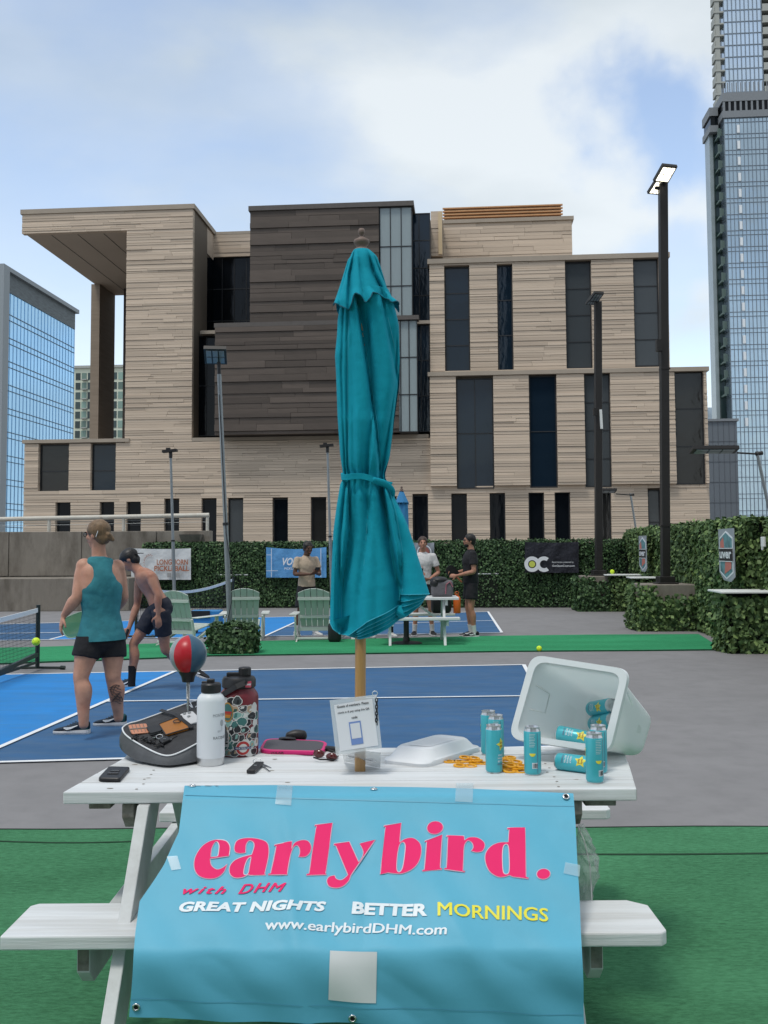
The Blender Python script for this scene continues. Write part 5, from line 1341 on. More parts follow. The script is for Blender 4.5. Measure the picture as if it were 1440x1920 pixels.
def tee(root, J, m, b=1.0, sleeve=.55, hem=-.05, vox=.012, disp=.0010, name='tee_shirt', loose=1.0, arms=True):
    g = J; pel, ch_, nk = g['pelvis'], g['chest'], g['neck']; lat = (g['shR'] - g['shL']).normalized(); latp = (g['hipR'] - g['hipL']).normalized(); latm = (lat + latp).normalized()
    wst = pel.lerp(ch_, .45); e = .012 * loose; ax = (ch_ - pel).normalized()
    mb = MB(); limb(mb, [(pel + ax * (hem - .06), .172 * b + e, .125 * b + e), (pel + ax * .02, .170 * b + e, .122 * b + e), (wst, .152 * b + e * 1.4, .108 * b + e * 1.4), (pel.lerp(ch_, .75), .166 * b + e, .114 * b + e), (ch_, .184 * b + e, .122 * b + e), (ch_.lerp(nk, .55), .170 * b + e * .8, .099 * b + e * .8), (ch_.lerp(nk, .86), .098 * b + e * .6, .070 * b + e * .6)], 4, 22, latm)
    if arms:
        for sd, s in (('L', -1), ('R', 1)):
            sh, el = g['sh' + sd], g['el' + sd]
            ell(mb, sh, (.056 * b + e * .5, .056 * b + e * .5, .056 * b + e * .5)); limb(mb, [(ch_.lerp(nk, .55) + lat * s * .06, .066 * b + e * .5, .056 * b + e * .5), (sh + Vector((0, 0, .003)), .052 * b + e * .5)], 3, 12)
            limb(mb, [(sh, .056 * b + e * .5), (sh.lerp(el, sleeve * .5), .058 * b + e * .7), (sh.lerp(el, sleeve), .060 * b + e)], 3, 14, blunt=True)
    return fuse(mb, name, m, root, vox, 3, disp, cut=[(pel + ax * hem, -ax)])
def shorts(root, J, m, b=1.0, length=.5, vox=.012, disp=.0010, flare=1.0, name='shorts', waist=.07):
    g = J; pel, ch_ = g['pelvis'], g['chest']; latp = (g['hipR'] - g['hipL']).normalized(); ax = (ch_ - pel).normalized(); mb = MB()
    limb(mb, [(pel - ax * .07, .165 * b, .125 * b), (pel, .176 * b, .130 * b), (pel + ax * waist, .158 * b, .118 * b), (pel + ax * (waist + .04), .15 * b, .11 * b)], 4, 22, latp)
    cuts = [(pel + ax * waist, ax)]
    for sd in 'LR':
        hi, kn = g['hip' + sd], g['kn' + sd]
        limb(mb, [(hi + (hi - kn) * .05, .105 * b), (hi.lerp(kn, .2), .108 * b), (hi.lerp(kn, length * .8), .098 * b * flare), (hi.lerp(kn, length), .096 * b * flare)], 4, 18, blunt=True)
    return fuse(mb, name, m, root, vox, 2, disp, cut=cuts)
def sock(root, an, kn, m, h=.13):
    mb = MB(); d = (kn - an).normalized(); mb.tube([an - Vector((0, 0, .05)), an, an + d * h * .5, an + d * h], [.040, .040, .042, .048], 14); return mb.build('sock', m, root, smooth=True, auto=.8)

# --- A: near player in teal tank top, back to the camera
YA = 8.25
J = dict(pelvis=P(190, 1192, YA), chest=P(189, 1098, YA), neck=P(186, 1043, YA), head=P(183, 1006, YA - .01),
         shL=P(158, 1062, YA - .03), shR=P(219, 1064, YA + .10), elL=P(144, 1120, YA - .10), wrL=P(119, 1155, YA - .06), elR=P(231, 1118, YA + .16), wrR=P(212, 1150, YA + .36),
         hipL=P(168, 1198, YA - .06), hipR=P(211, 1198, YA + .06), knL=P(152, 1268, YA - .12), knR=P(212, 1268, YA + .02), anL=P(157, 1355, YA - .14), anR=P(222, 1343, YA + .10),
         fL=(-1, .10, 0), fR=(-1, .12, 0), face=(-.92, .38, -.02), hdL=(-.25, .05, -1), hnL=(-1, -.6, .2), curlL=.35, tsL=-1, hdR=(-.9, .2, -.3), curlR=.9, lb=1.18, ab=1.14)
root, hp, RH, hs, face, upv, hx = person('man with fair hair bun in teal tank top and black shorts beside the net', J, M['skin_fair'], 1.0, .009)
def bun(mb):
    ell(mb, hp(0, -.115, -.010), (.034, .036, .034), RH, 12); ell(mb, hp(.015, -.135, -.03), (.020, .022, .022), RH, 10); ell(mb, hp(-.018, -.13, .01), (.018, .02, .02), RH, 10)
hair_cap(root, hp, RH, hs, M['hair_fair'], extra=bun, vox=.007, curly=.0012)
mb = MB(); mb.tube([hp(.084 * math.cos(a), -.05 + .02 * math.sin(a * 2), .0 + .10 * math.sin(a)) for a in [PI * k / 16 for k in range(17)]], .003, 6); mb.build('hair_band', M['ink_white'], root)
spectacles(root, hp, RH, hs)
# tank top: torso with narrow shoulder straps leaves the deltoids bare
g = J; pel, ch_, nk = g['pelvis'], g['chest'], g['neck']; lat = (g['shR'] - g['shL']).normalized(); ax = (ch_ - pel).normalized(); b = 1.0; e = .014
mb = MB(); limb(mb, [(pel - ax * .12, .190 * b + e, .155 * b + e), (pel - ax * .02, .186 * b + e, .146 * b + e), (pel + ax * .07, .166 * b + e, .124 * b + e), (pel.lerp(ch_, .45), .142 * b + e, .104 * b + e), (pel.lerp(ch_, .78), .158 * b + e, .113 * b + e), (pel.lerp(ch_, .95), .164 * b + e, .122 * b + e), (ch_.lerp(nk, .18), .126 * b + e, .124 * b + e), (ch_.lerp(nk, .42), .100 * b + e, .114 * b + e), (ch_.lerp(nk, .65), .098 * b + e, .094 * b + e), (ch_.lerp(nk, .84), .098 * b + e, .074 * b + e)], 4, 26, lat)
fuse(mb, 'tank_top', M['cloth_teal'], root, .009, 2, .0009, cut=[(pel - ax * .035, -ax), (nk - Vector((0, 0, .015)), Vector((0, .25, 1)))])
mb = MB(); limb(mb, [(nk + Vector((0, .0, -.032)), .082, .078), (nk + Vector((0, 0, -.012)), .070, .067)], 2, 18, lat); fuse(mb, 'neck_band', mat('grey_rib_band', (.25, .30, .32), .9), root, .008, 2)
shorts(root, J, M['cloth_black'], 1.04, .50, .010, .0009, 1.12, waist=.01)
shoe(root, G(166, 1376) + Vector((0, 0, .0)), (-1, .05, 0), M['shoe_navy'], 0, 1.05, True, M['shoe_teal'])
shoe(root, G(235, 1361), (-1, .06, 0), M['shoe_navy'], 0, 1.0, True, M['shoe_teal'])
# tattoo on the right calf: curved ink strokes lying just on the skin
kn, an = J['knR'], J['anR']; mb = MB()
for k in range(9):
    s0 = .22 + .05 * k; c = kn.lerp(an, s0); rr_ = .0655 * 1.16 - .016 * abs(s0 - .34) ; a0 = -1.9 + .12 * math.sin(k * 2.1)
    pts = [c + Vector((math.cos(a) * rr_ + .004, math.sin(a) * rr_, .012 * math.sin(4 * a + k))) for a in [a0 + .12 * q for q in range(11)]]
    mb.tube(pts, .0032, 5)
for k in range(3):
    pts = [kn.lerp(an, s_) + Vector((math.cos(-1.5 + .35 * k + .3 * math.sin(s_ * 14)) * .074, math.sin(-1.5 + .35 * k + .3 * math.sin(s_ * 14)) * .074, 0)) for s_ in [.2 + .045 * q for q in range(10)]]
    mb.tube(pts, .003, 5)
mb.build('tattoo', M['tattoo'], root)
# paddle A (translucent green), held by the right hand in front
def paddle(label, c, Mx3, m, s=1.0, grip=None, edge=None, L=.40):
    t = thing('pickleball_paddle', label, 'paddle', c)
    Mx = Matrix.Translation(c) @ Mx3.to_4x4()
    def outline(k):
        pts = []
        for i in range(28):
            a = 2 * PI * i / 28; ca, sa = math.cos(a), math.sin(a)
            pts.append((k * .100 * s * (abs(ca) ** .62) * (1 if ca > 0 else -1), .135 * k * s * (abs(sa) ** .62) * (1 if sa > 0 else -1)))
        return pts
    mb = MB(); mb.prism(outline(.95), -.006, .006, Mx); mb.build('paddle_face', m, t)
    o1, o2 = outline(1.0), outline(.945); mb = MB(); n = 28
    for z0, z1 in ((-.008, .008),):
        vs = [Mx @ Vector((x, y, z)) for z in (z0, z1) for ol in (o1, o2) for x, y in ol]
        fs = []
        for k in range(n):
            k2 = (k + 1) % n
            fs += [(k, k2, n + k2, n + k), (2 * n + k, 3 * n + k, 3 * n + k2, 2 * n + k2), (k, 2 * n + k, 2 * n + k2, k2), (n + k, n + k2, 3 * n + k2, 3 * n + k)]
        mb.add(vs, fs)
    mb.build('edge_guard', edge or m, t)
    mb = MB(); mb.tube([Mx @ Vector((0, -.13 * s, 0)), Mx @ Vector((0, -.26 * s, 0))], [.017, .016], 10); mb.build('handle', grip or M['black'], t, smooth=True, auto=.8)
    return t
M['gpaddle'] = mat('translucent_green', (0.10, 0.30, 0.16), .2, spec=.5, coat=.5, alpha=.75); M['gedge'] = mat('pale_green_edge', (.35, .55, .42), .4)
wr = J['wrR']
pc = P(146, 1171, YA + .20)
yv = (pc - P(200, 1150, YA + .30)).normalized(); xv = yv.cross(Vector((0, -1, .2))).normalized(); zv = xv.cross(yv)
paddle('translucent green paddle held behind the hip of the man in teal', pc, Matrix((xv, yv, zv)).transposed(), M['gpaddle'], 1.0, None, M['gedge'])

# --- B: shirtless man bending forward
YB = 10.9
def PB(x, y, d=0): return P(x, y, YB + d)
J = dict(pelvis=PB(300, 1136), chest=PB(276, 1088), neck=PB(258, 1068, -.02), head=PB(244, 1052, -.02), up=(-.55, 0, .85),
         shL=PB(262, 1084, .14), shR=PB(283, 1081, -.15), elL=PB(257, 1134, .15), wrL=PB(242, 1178, .05), elR=PB(296, 1116, -.20), wrR=PB(297, 1152, -.18),
         hipL=PB(291, 1146, .09), hipR=PB(302, 1148, -.09), knL=PB(251, 1206, .04), knR=PB(310, 1218, -.02), anL=PB(247, 1278, 0), anR=PB(362, 1256, .35),
         fL=(-1, -.1, 0), fR=(.55, -.2, -.9), face=(-1, .05, -.75), hdL=(-.5, -.2, -1), curlL=1.1, hdR=(.05, 0, -1), curlR=.4, hnR=(.3, -1, 0), hnL=(.2, -1, 0), tsL=1)
J['fL'] = (-1, -.1, 0); J['fR'] = (.6, -.3, 0)
root, hp, RH, hs, face, upv, hx = person('shirtless man in backwards black cap bending forward in navy shorts', J, M['skin_tan'], .95, .010)
hair_cap(root, hp, RH, hs, M['hair_dark'], thick=.008, vox=.009, curly=.002)
mb = MB(); ell(mb, hp(0, -.010, .060), (.086, .104, .080), RH, 16); 
cap = fuse(mb, 'cap', M['black'], root, .009, 2, 0, cut=[(hp(0, 0, .035), -(upv + face * .15).normalized())])
mb = MB(); limb(mb, [(hp(0, -.10, .032), .055, .005), (hp(0, -.14, .012), .050, .005), (hp(0, -.165, -.008), .03, .004)], 3, 12, hx); mb.build('cap_peak', M['black'], root, smooth=True)
shorts(root, J, M['cloth_navy'], .97, .62, .011, .0009, .98, waist=.05)
sock(root, J['anL'], J['knL'], M['sock_black'], .17)
shoe(root, G(251, 1288), (-.8, -.6, 0), M['shoe_navy'], 0, 1.0, True)
shoe(root, G(389, 1271) + Vector((-.02, 0, .12)) * 1.0, (-.75, -.2, 0), M['shoe_navy'], .55, 1.0, True) if False else None
an = J['anR']; hh_ = an + Vector((.16, -.02, .085)); 
shoe(root, an + Vector((.10, -.05, -.02)), (-.62, -.25, 0), M['shoe_black'], -.85, 1.0, True) if False else None
# trailing foot: toe on the ground, heel up
shoe(root, an + Vector((-.055, .02, -.03)), (1.0, -.35, 0), M['shoe_black'], .30, .95, True)
pc = P(229, 1212, YB - .1); yv = Vector((-.35, -.1, -1)).normalized(); xv = yv.cross(Vector((-.2, 1, 0))).normalized(); zv = xv.cross(yv)
paddle('white paddle swung low by the bending shirtless man', P(226, 1218, YB - .05), Matrix((xv * 1.0, yv, zv)).transposed() @ Matrix.Rotation(1.25, 3, 'Y'), mat('white_paddle', (.5, .52, .5), .4), .9, None, M['gedge'])

# --- standing people further back
def standing(label, px, ypx_feet, height, facing, skin, hairm, top, topm, bottomm, blen=.5, arms=None, b=.97, socks=None, shoem='shoe_black', headdir=None, spec=False, stance=.1, curly=0, headdrop=0, loose=1.4, beard=False, vox=.013, group=None):
    o = G(px, ypx_feet); k = height / 1.78; f = Vector((math.cos(facing), math.sin(facing), 0)); r = Vector((f.y, -f.x, 0))     # r = person's right
    def Q(x, y, z): return o + r * x * k + f * y * k + Vector((0, 0, z * k))
    J = dict(pelvis=Q(0, 0, .95), chest=Q(0, .01, 1.32), neck=Q(0, -.01, 1.50), head=Q(0, .02 + headdrop, 1.645 - headdrop * .4),
             shL=Q(-.19, 0, 1.43), shR=Q(.19, 0, 1.43), hipL=Q(-.09, 0, .90), hipR=Q(.09, 0, .90), knL=Q(-.10 - stance * .5, .03, .50), knR=Q(.10 + stance * .5, .03, .50), anL=Q(-.10 - stance, -.02, .09), anR=Q(.10 + stance, -.02, .09),
             fL=f - r * .15, fR=f + r * .15, face=headdir or f, up=Vector((0, 0, 1)) + f * headdrop * 4)
    a = dict(elL=(-.27, -.02, 1.14), wrL=(-.28, .06, .90), elR=(.27, -.02, 1.14), wrR=(.28, .06, .90)); a.update(arms or {})
    for q in ('elL', 'wrL', 'elR', 'wrR'): J[q] = Q(*a[q])
    for q in ('hdL', 'hdR', 'hnL', 'hnR'):
        if q in a: J[q] = r * a[q][0] + f * a[q][1] + Vector((0, 0, a[q][2]))
    for q in ('curlL', 'curlR'):
        if q in a: J[q] = a[q]
    root, hp, RH, hs, face, upv, hx = person(label, J, skin, b * k, vox, group=group)
    hair_cap(root, hp, RH, hs, hairm, thick=.012, vox=.011, curly=curly)
    if beard:
        mb = MB(); ell(mb, hp(0, .035, -.055), (.052, .056, .045), RH); fuse(mb, 'beard', hairm, root, .010, 2, .001, cut=[(hp(0, .02, -.030), upv), (hp(0, -.01, 0), -face)])
    if spec: spectacles(root, hp, RH, hs)
    tee(root, J, topm, b * k, .62, -.02, loose=loose); shorts(root, J, bottomm, b * k, blen, flare=1.12)
    for sd in 'LR':
        an = J['an' + sd]; ff = J['f' + sd]
        if socks: sock(root, an, J['kn' + sd], M[socks], .12)
        shoe(root, Vector((an.x, an.y, 0)) - Vector(ff).normalized() * .075, ff, M[shoem], 0, k, shoem == 'shoe_black')
    return root, J, Q, f, r
rt, J, Q, f, r = standing('man in tan t-shirt looking down at his phone behind the green chair', 575, 1193, 1.70, math.radians(-62), M['skin_dark'], M['hair_dark'], None, M['cloth_tan'], M['cloth_black'], .9,
         dict(elL=(-.25, .04, 1.16), wrL=(-.09, .25, 1.17), hdL=(.5, .8, .25), hnL=(-.4, 0, -1), elR=(.25, .02, 1.16), wrR=(.03, .27, 1.16), hdR=(-.5, .8, .35), hnR=(.4, 0, -1), curlL=.9, curlR=.9), socks='sock_white', shoem='shoe_white', curly=.004, headdrop=.05, b=.92, loose=1.1)
c = Q(-.04, .36, 1.24); mb = MB(); mb.box(c, (.075, .010, .15), (Matrix.Rotation(math.radians(-62) - PI / 2, 3, 'Z') @ Matrix.Rotation(-.9, 3, 'X'))); tag(mb.build('mobile_phone', M['black'], None, bevel=.003), 'black phone held by the man in tan t-shirt', 'phone')
rt, J, Q, f, r = standing('man in white t-shirt standing behind the far picnic table holding a dark cup', 794, 1192, 1.76, math.radians(-88), M['skin_tan'], M['hair_brown'], None, M['cloth_white'], M['cloth_black'], .5,
         dict(elL=(-.28, .0, 1.13), wrL=(-.10, .24, 1.02), hdL=(.9, .4, 0), hnL=(-.4, .6, -.6), elR=(.25, .02, 1.14), wrR=(.10, .26, 1.08), hdR=(-.5, .7, .3), hnR=(.9, .3, 0), curlL=.7, curlR=.9), socks='sock_white', stance=.06, b=.90, loose=1.0)
c = Q(.06, .34, 1.12); mb = MB(); mb.lathe([(.036, -.09), (.038, .0), (.042, .09)], c, 16); o = mb.build('tumbler', M['black'], None, smooth=True, auto=.8); tag(o, 'dark tumbler held by the man in white t-shirt', 'cup')
mb = MB(); mb.lathe([(.044, .09), (.044, .10), (.02, .104)], c, 16); mb.build('lid', M['pole_grey'], o)
mb = MB(); mb.tube([c + Vector((.036 * math.cos(a), 0, .10 + .035 * math.sin(a))) for a in [PI * k / 8 for k in range(9)]], .005, 6); mb.build('carry_loop', mat('salmon_loop', (.45, .18, .14), .6), o)
rt, J, Q, f, r = standing('bearded man in black t-shirt and shorts turned left with a black paddle', 884, 1194, 1.80, math.radians(188), M['skin_tan'], M['hair_dark'], None, M['cloth_black'], M['cloth_black'], .62,
         dict(elL=(-.24, .0, 1.13), wrL=(-.10, .27, 1.06), hdL=(.3, .9, .0), hnL=(-.9, .1, .3), elR=(.25, .0, 1.14), wrR=(.14, .26, 1.10), hdR=(-.2, .9, .1), hnR=(.9, 0, .3), curlL=1.0, curlR=.9), socks='sock_white', stance=.03, spec=True, beard=True, b=.98)
pc = P(848, 1073, J['wrR'].y - .05); yv = (pc - P(866, 1092, J['wrR'].y)).normalized(); xv = yv.cross(Vector((.25, -1, 0))).normalized()
paddle('black paddle held up by the bearded man in black', pc, Matrix((xv, yv, xv.cross(yv))).transposed(), M['black'], .95, mat('orange_grip', (.45, .16, .08), .7))
rt, J, Q, f, r = standing('person in white trainers hidden behind the big umbrella, by the green chair', 652, 1199, 1.60, math.radians(-100), M['skin_tan'], M['hair_brown'], None, M['cloth_white'], M['cloth_black'], .9, None, socks='sock_white', shoem='shoe_white', stance=.02, b=.9, vox=.016)
rt, J, Q, f, r = standing('person in striped trainers standing behind the umbrella beside the far table', 716, 1195, 1.62, math.radians(-70), M['skin_tan'], M['hair_dark'], None, M['cloth_black'], M['cloth_black'], .9, None, socks='sock_black', shoem='shoe_white', stance=.10, b=.9, vox=.016)
# ================================================================== NEAR PICNIC TABLE
def wood_paint(name, col, grain=(0.42, 0.40, 0.36)):
    m = mat(name, col, .5, bump=.6, bscale=16, bdist=.004, stretch=(.2, 3.5, 3.5), dirt=grain, dscale=5, damt=.6, var=.09, vscale=4)
    return m
M['wpaint'] = wood_paint('white_painted_wood', (0.66, 0.68, 0.69))
M['wpaint2'] = mat('white_painted_leg', (0.58, 0.60, 0.60), .55, bump=.4, bscale=25, bdist=.003, var=.1, vscale=5, dirt=(0.25, 0.25, 0.22), dscale=6, damt=.5)
M['endgrain'] = mat('bare_end_grain', (0.17, 0.155, 0.13), .85, bump=.5, bscale=60, bdist=.004, var=.35, vscale=30, dirt=(.4, .4, .38), dscale=9, damt=.6)
TZ = 0.77; BZ = 0.45
pt_ = thing('picnic_table', 'white painted wooden picnic table with attached benches in the foreground', 'table', (-.10, 3.45, 0))
FL, FR = G(122, 1482, TZ), G(1198, 1483, TZ); YF = (FL.y + FR.y) / 2; FL.y = FR.y = YF
YBk = G(700, 1402, TZ).y
BLx, BRx = G(255, 1403, TZ).x + .01, G(1160, 1403, TZ).x + .02
rb_ = random.Random(5)
def board(x0, x1, x0b, x1b, y0, y1, z0, z1, name, m, parent, bev=.004, ch=0.0, chr_=0.0):
    """board, front edge x0..x1 at y0, back edge x0b..x1b at y1"""
    poly = [(x0 + ch, y0), (x1 - chr_, y0), (x1, y0 + chr_ * .8), (x1b, y1), (x0b, y1), (x0, y0 + ch)]
    if ch == 0: poly = poly[:5]
    if chr_ == 0: poly = [q for i, q in enumerate(poly) if i != 2]
    mb = MB(); mb.prism(poly, z0, z1); return mb.build(name, m, parent, bevel=bev)
n = 5; gap = .008
for i in range(n):
    s0, s1 = i / n, (i + 1) / n; y0 = YF + (YBk - YF) * s0 + gap / 2; y1 = YF + (YBk - YF) * s1 - gap / 2
    j = 0 if i == 0 else rb_.uniform(-.004, .004)
    board(FL.x + (BLx - FL.x) * s0 + j, FR.x + (BRx - FR.x) * s0 + j, FL.x + (BLx - FL.x) * s1 + j, FR.x + (BRx - FR.x) * s1 + j, y0, y1, TZ - .038, TZ + rb_.uniform(-.001, .001), 'tabletop_board', M['wpaint'], pt_)
mb = MB()
for i in range(n):
    yc_ = YF + (YBk - YF) * (i + .5) / n
    for X in (-.80, .56):
        for dy_ in (-.035, .035): mb.lathe([(.0045, 0), (.0045, .0008), (.003, .0006), (.001, .0002)], (X + rb_.uniform(-.01, .01), yc_ + dy_, TZ + .0012), 10)
mb.build('screw_heads', mat('dull_screw', (.30, .28, .26), .5), pt_, kind='stuff')
mb = MB()
for k_ in range(14):
    mb.lathe([(.004 + .004 * rb_.random(), 0), (.003, .0003)], (rb_.uniform(-.9, .7), rb_.uniform(YF + .02, YBk - .1), TZ + .0012), 8, None, 1.8, .8)
mb.build('wood_knots', mat('knot_stain', (.22, .19, .15), .7), pt_, kind='stuff')
# weathered front-right end
mb = MB(); mb.mm((FR.x - .001, YF + .008, TZ - .034), (FR.x + .0015, YF + .12, TZ - .004)); mb.build('board_end', M['endgrain'], pt_)
def bench(y0, y1, x0, x1, lab):
    nb = 1
    ys = [y0 + (y1 - y0) * k / nb for k in range(nb + 1)]
    for k in range(nb):
        mb = MB(); c = .045
        poly = [(x0, ys[k]), (x1 - .02, ys[k]), (x1, ys[k] + .02), (x1, ys[k + 1] - c), (x1 - c * 1.2, ys[k + 1]), (x0 + .02, ys[k + 1]), (x0, ys[k + 1] - .02)]
        mb.prism(poly, BZ - .04, BZ); mb.build(lab, M['wpaint'], pt_, bevel=.005)
YB0, YB1 = G(640, 1752, BZ).y, G(640, 1690, BZ).y
bench(YB0, YB1, G(5, 1750, BZ).x, G(1258, 1754, BZ).x, 'bench_seat')
YC0 = G(700, 1521, BZ).y; bench(YC0, YC0 + .25, G(302, 1519, BZ).x, G(1149, 1521, BZ).x, 'bench_seat')
LXL, LXR = -.765, .525
TH = .038
for sx, X in (('l', LXL), ('r', LXR)):
    for (yt, ybm) in ((3.25, 2.68), (3.66, 4.30)):
        # 2x6 leg in the Y-Z plane
        a = Vector((X, yt, TZ - .04)); b = Vector((X, ybm, 0)); d = (b - a).normalized(); w = .135 / 2 / abs(d.z)
        mb = MB(); mb.hexa([(X - TH / 2, ybm - w, 0), (X + TH / 2, ybm - w, 0), (X + TH / 2, ybm + w, 0), (X - TH / 2, ybm + w, 0), (X - TH / 2, yt - w, TZ - .04), (X + TH / 2, yt - w, TZ - .04), (X + TH / 2, yt + w, TZ - .04), (X - TH / 2, yt + w, TZ - .04)])
        mb.build('leg', M['wpaint2'], pt_, bevel=.003)
    xo = X - .125 if sx == 'l' else X + .058
    mb = MB(); pr = [(YB0 + .06, BZ - .045), (YB0 + .06, BZ - .125), (YB0 + .11, BZ - .17), (YC0 + .10, BZ - .17), (YC0 + .17, BZ - .12), (YC0 + .17, BZ - .045)]
    vs0 = [(xo, y, z) for y, z in pr]; vs1 = [(xo + TH, y, z) for y, z in pr]; k = len(pr)
    mb.add(vs0 + vs1, [tuple(range(k)), tuple(range(2 * k - 1, k - 1, -1))] + [(i, (i + 1) % k, k + (i + 1) % k, k + i) for i in range(k)])
    mb.build('bench_bearer', M['wpaint2'], pt_, bevel=.003)
    mb = MB(); mb.mm((xo + .003, YB0 + .058, BZ - .12), (xo + TH - .003, YB0 + .061, BZ - .05)); mb.build('bearer_end', M['endgrain'], pt_)
    xc_ = X - .075 if sx == 'l' else X + .062
    mb = MB(); pr = [(YF + .02, TZ - .042), (YF + .02, TZ - .085), (YF + .06, TZ - .125), (YBk - .05, TZ - .125), (YBk - .02, TZ - .085), (YBk - .02, TZ - .042)]
    vs0 = [(xc_, y, z) for y, z in pr]; vs1 = [(xc_ + TH, y, z) for y, z in pr]
    mb.add(vs0 + vs1, [tuple(range(k)), tuple(range(2 * k - 1, k - 1, -1))] + [(i, (i + 1) % k, k + (i + 1) % k, k + i) for i in range(k)])
    mb.build('top_cleat', M['endgrain'], pt_, bevel=.003)
    xg = X - .19 if sx == 'l' else X + .115
    mb = MB(); mb.mm((xg, YF + .05, TZ - .065), (xg + (.07 if sx == 'l' else .10), YBk - .05, TZ - .04)); mb.build('flat_cleat', M['endgrain'], pt_, bevel=.003)
    xm = X + (.06 if sx == 'l' else -.06); xe = X + (.62 if sx == 'l' else -.62)
    mb = MB(); mb.beam((xm, 3.47, BZ - .10), (xe, 3.47, TZ - .06), .04, .085, (0, 1, 0)); mb.build('diagonal_brace', M['wpaint2'], pt_, bevel=.003)
mb = MB(); mb.mm((-.14, YF + .04, TZ - .075), (-.06, YBk - .04, TZ - .04)); mb.build('centre_cleat', M['endgrain'], pt_)

# ================================================================== BANNER draped over the table edge and bench
PATH = [(3.215, .7745), (3.145, .7745), (3.104, .770), (3.075, .742), (2.95, .625), (2.84, .525), (2.775, .465), (2.748, .435), (2.738, .38), (2.742, .30), (2.748, .21), (2.752, .14)]
PATH = [(float(q[0]), float(q[1])) for q in [tuple(v) for v in np.array(catmull([(Vector((0, y, z)),) for y, z in PATH], 6))[:, 1:3]]]
def path_px(Y, z):
    """photo row of a point (Y, z) at mid table"""
    return CY - F_PX * ((z - CAM_Z) * math.cos(PITCH) - Y * math.sin(PITCH)) / (Y * math.cos(PITCH) + (z - CAM_Z) * math.sin(PITCH))
ROWS = [path_px(Y, z) for Y, z in PATH]
def BN(px, py, lift=0.0):
    """point of the banner under a pixel of the print"""
    py = py + (px - 720) * ROLL
    i = 0
    while i < len(ROWS) - 2 and ROWS[i + 1] < py: i += 1
    t = (py - ROWS[i]) / max(1e-6, ROWS[i + 1] - ROWS[i]); t = min(max(t, -2), 2)
    Y = PATH[i][0] + (PATH[i + 1][0] - PATH[i][0]) * t; z = PATH[i][1] + (PATH[i + 1][1] - PATH[i][1]) * t
    j0, j1 = max(i - 2, 0), min(i + 3, len(PATH) - 1)
    ty, tz = PATH[j1][0] - PATH[j0][0], PATH[j1][1] - PATH[j0][1]; L = math.hypot(ty, tz); ny, nz = tz / L, -ty / L
    if ny > 0: ny, nz = -ny, -nz
    if abs(tz) < .02 * abs(ty) + 1e-9 or nz < 0 and i < 8: ny, nz = (-abs(ny), abs(nz))
    xw = ray(px, py - (px - 720) * ROLL); X = xw.x / xw.y * Y
    edge = min(1.0, max(0, (py - 1500) / 70))
    w = .0045 * math.sin(X * 13 + 1.1 * math.sin(z * 21)) * math.sin(z * 15 + X * 3.2) + .0035 * math.sin(X * 29 + z * 31)
    # creases running down from the table edge and around the bench front
    w += -.006 * math.exp(-((X + .055 - (z - .5) * .35) / .018) ** 2) * max(0, 1 - abs(z - .52) / .16) + .006 * math.exp(-((X - .19 + (z - .5) * .6) / .03) ** 2) * max(0, 1 - abs(z - .50) / .2)
    w += .004 * math.exp(-((X + .28 + (z - .6) * .2) / .02) ** 2)
    w = max(-.004, w * edge) + .0015
    return Vector((X, Y + ny * (w + lift), z + nz * (w + lift)))
def edge_l(py): return float(np.interp(py, [1460, 1466, 1560, 1620, 1690, 1750, 1905], [347, 347, 335, 308, 262, 254, 243]))
def edge_r(py): return float(np.interp(py, [1460, 1487, 1560, 1640, 1700, 1760, 1940], [1075, 1075, 1080, 1084, 1087, 1090, 1096]))
M['ban'] = mat('sky_blue_vinyl', (0.110, 0.405, 0.56), .5, spec=.3, var=.03, vscale=5, bump=.3, bscale=9, bdist=.008)
mb = MB(); NX, NY = 110, 96; vs = []; fs = []
for j in range(NY + 1):
    v = j / NY
    for i in range(NX + 1):
        u = i / NX
        ytop = 1466 + 21 * u + 2.0 * math.sin(u * 7); ybot = 1905 + 32 * u + 3 * math.sin(u * 9)
        y = ytop + (ybot - ytop) * v
        px = edge_l(y) + (edge_r(y) - edge_l(y)) * u
        vs.append(BN(px, y))
for j in range(NY):
    for i in range(NX): q = j * (NX + 1) + i; fs.append((q, q + NX + 1, q + NX + 2, q + 1))
mb.add(vs, fs)
ban = mb.build('earlybird_banner', M['ban'], None, smooth=True); ban.name = 'banner'
tag(ban, 'sky blue vinyl banner lettered earlybird draped over the picnic table edge and bench', 'banner')
WM[ban.name] = Matrix.Identity(4)
from mathutils.geometry import tessellate_polygon
def smooth_poly(pts, k=5):
    """pts: (x, y) smooth or (x, y, 1) sharp; closed Catmull-Rom that breaks at sharp points"""
    n = len(pts); out = []
    for i in range(n):
        p0, p1, p2, p3 = pts[i - 1], pts[i], pts[(i + 1) % n], pts[(i + 2) % n]
        if len(p1) > 2: p0 = p1
        if len(p2) > 2: p3 = p2
        straight = len(p1) > 2 and len(p2) > 2
        for t in ([0] if straight else [q / k for q in range(k)]):
            out.append(tuple(.5 * ((2 * p1[c]) + (-p0[c] + p2[c]) * t + (2 * p0[c] - 5 * p1[c] + 4 * p2[c] - p3[c]) * t * t + (-p0[c] + 3 * p1[c] - 3 * p2[c] + p3[c]) * t ** 3) for c in (0, 1)))
    return out
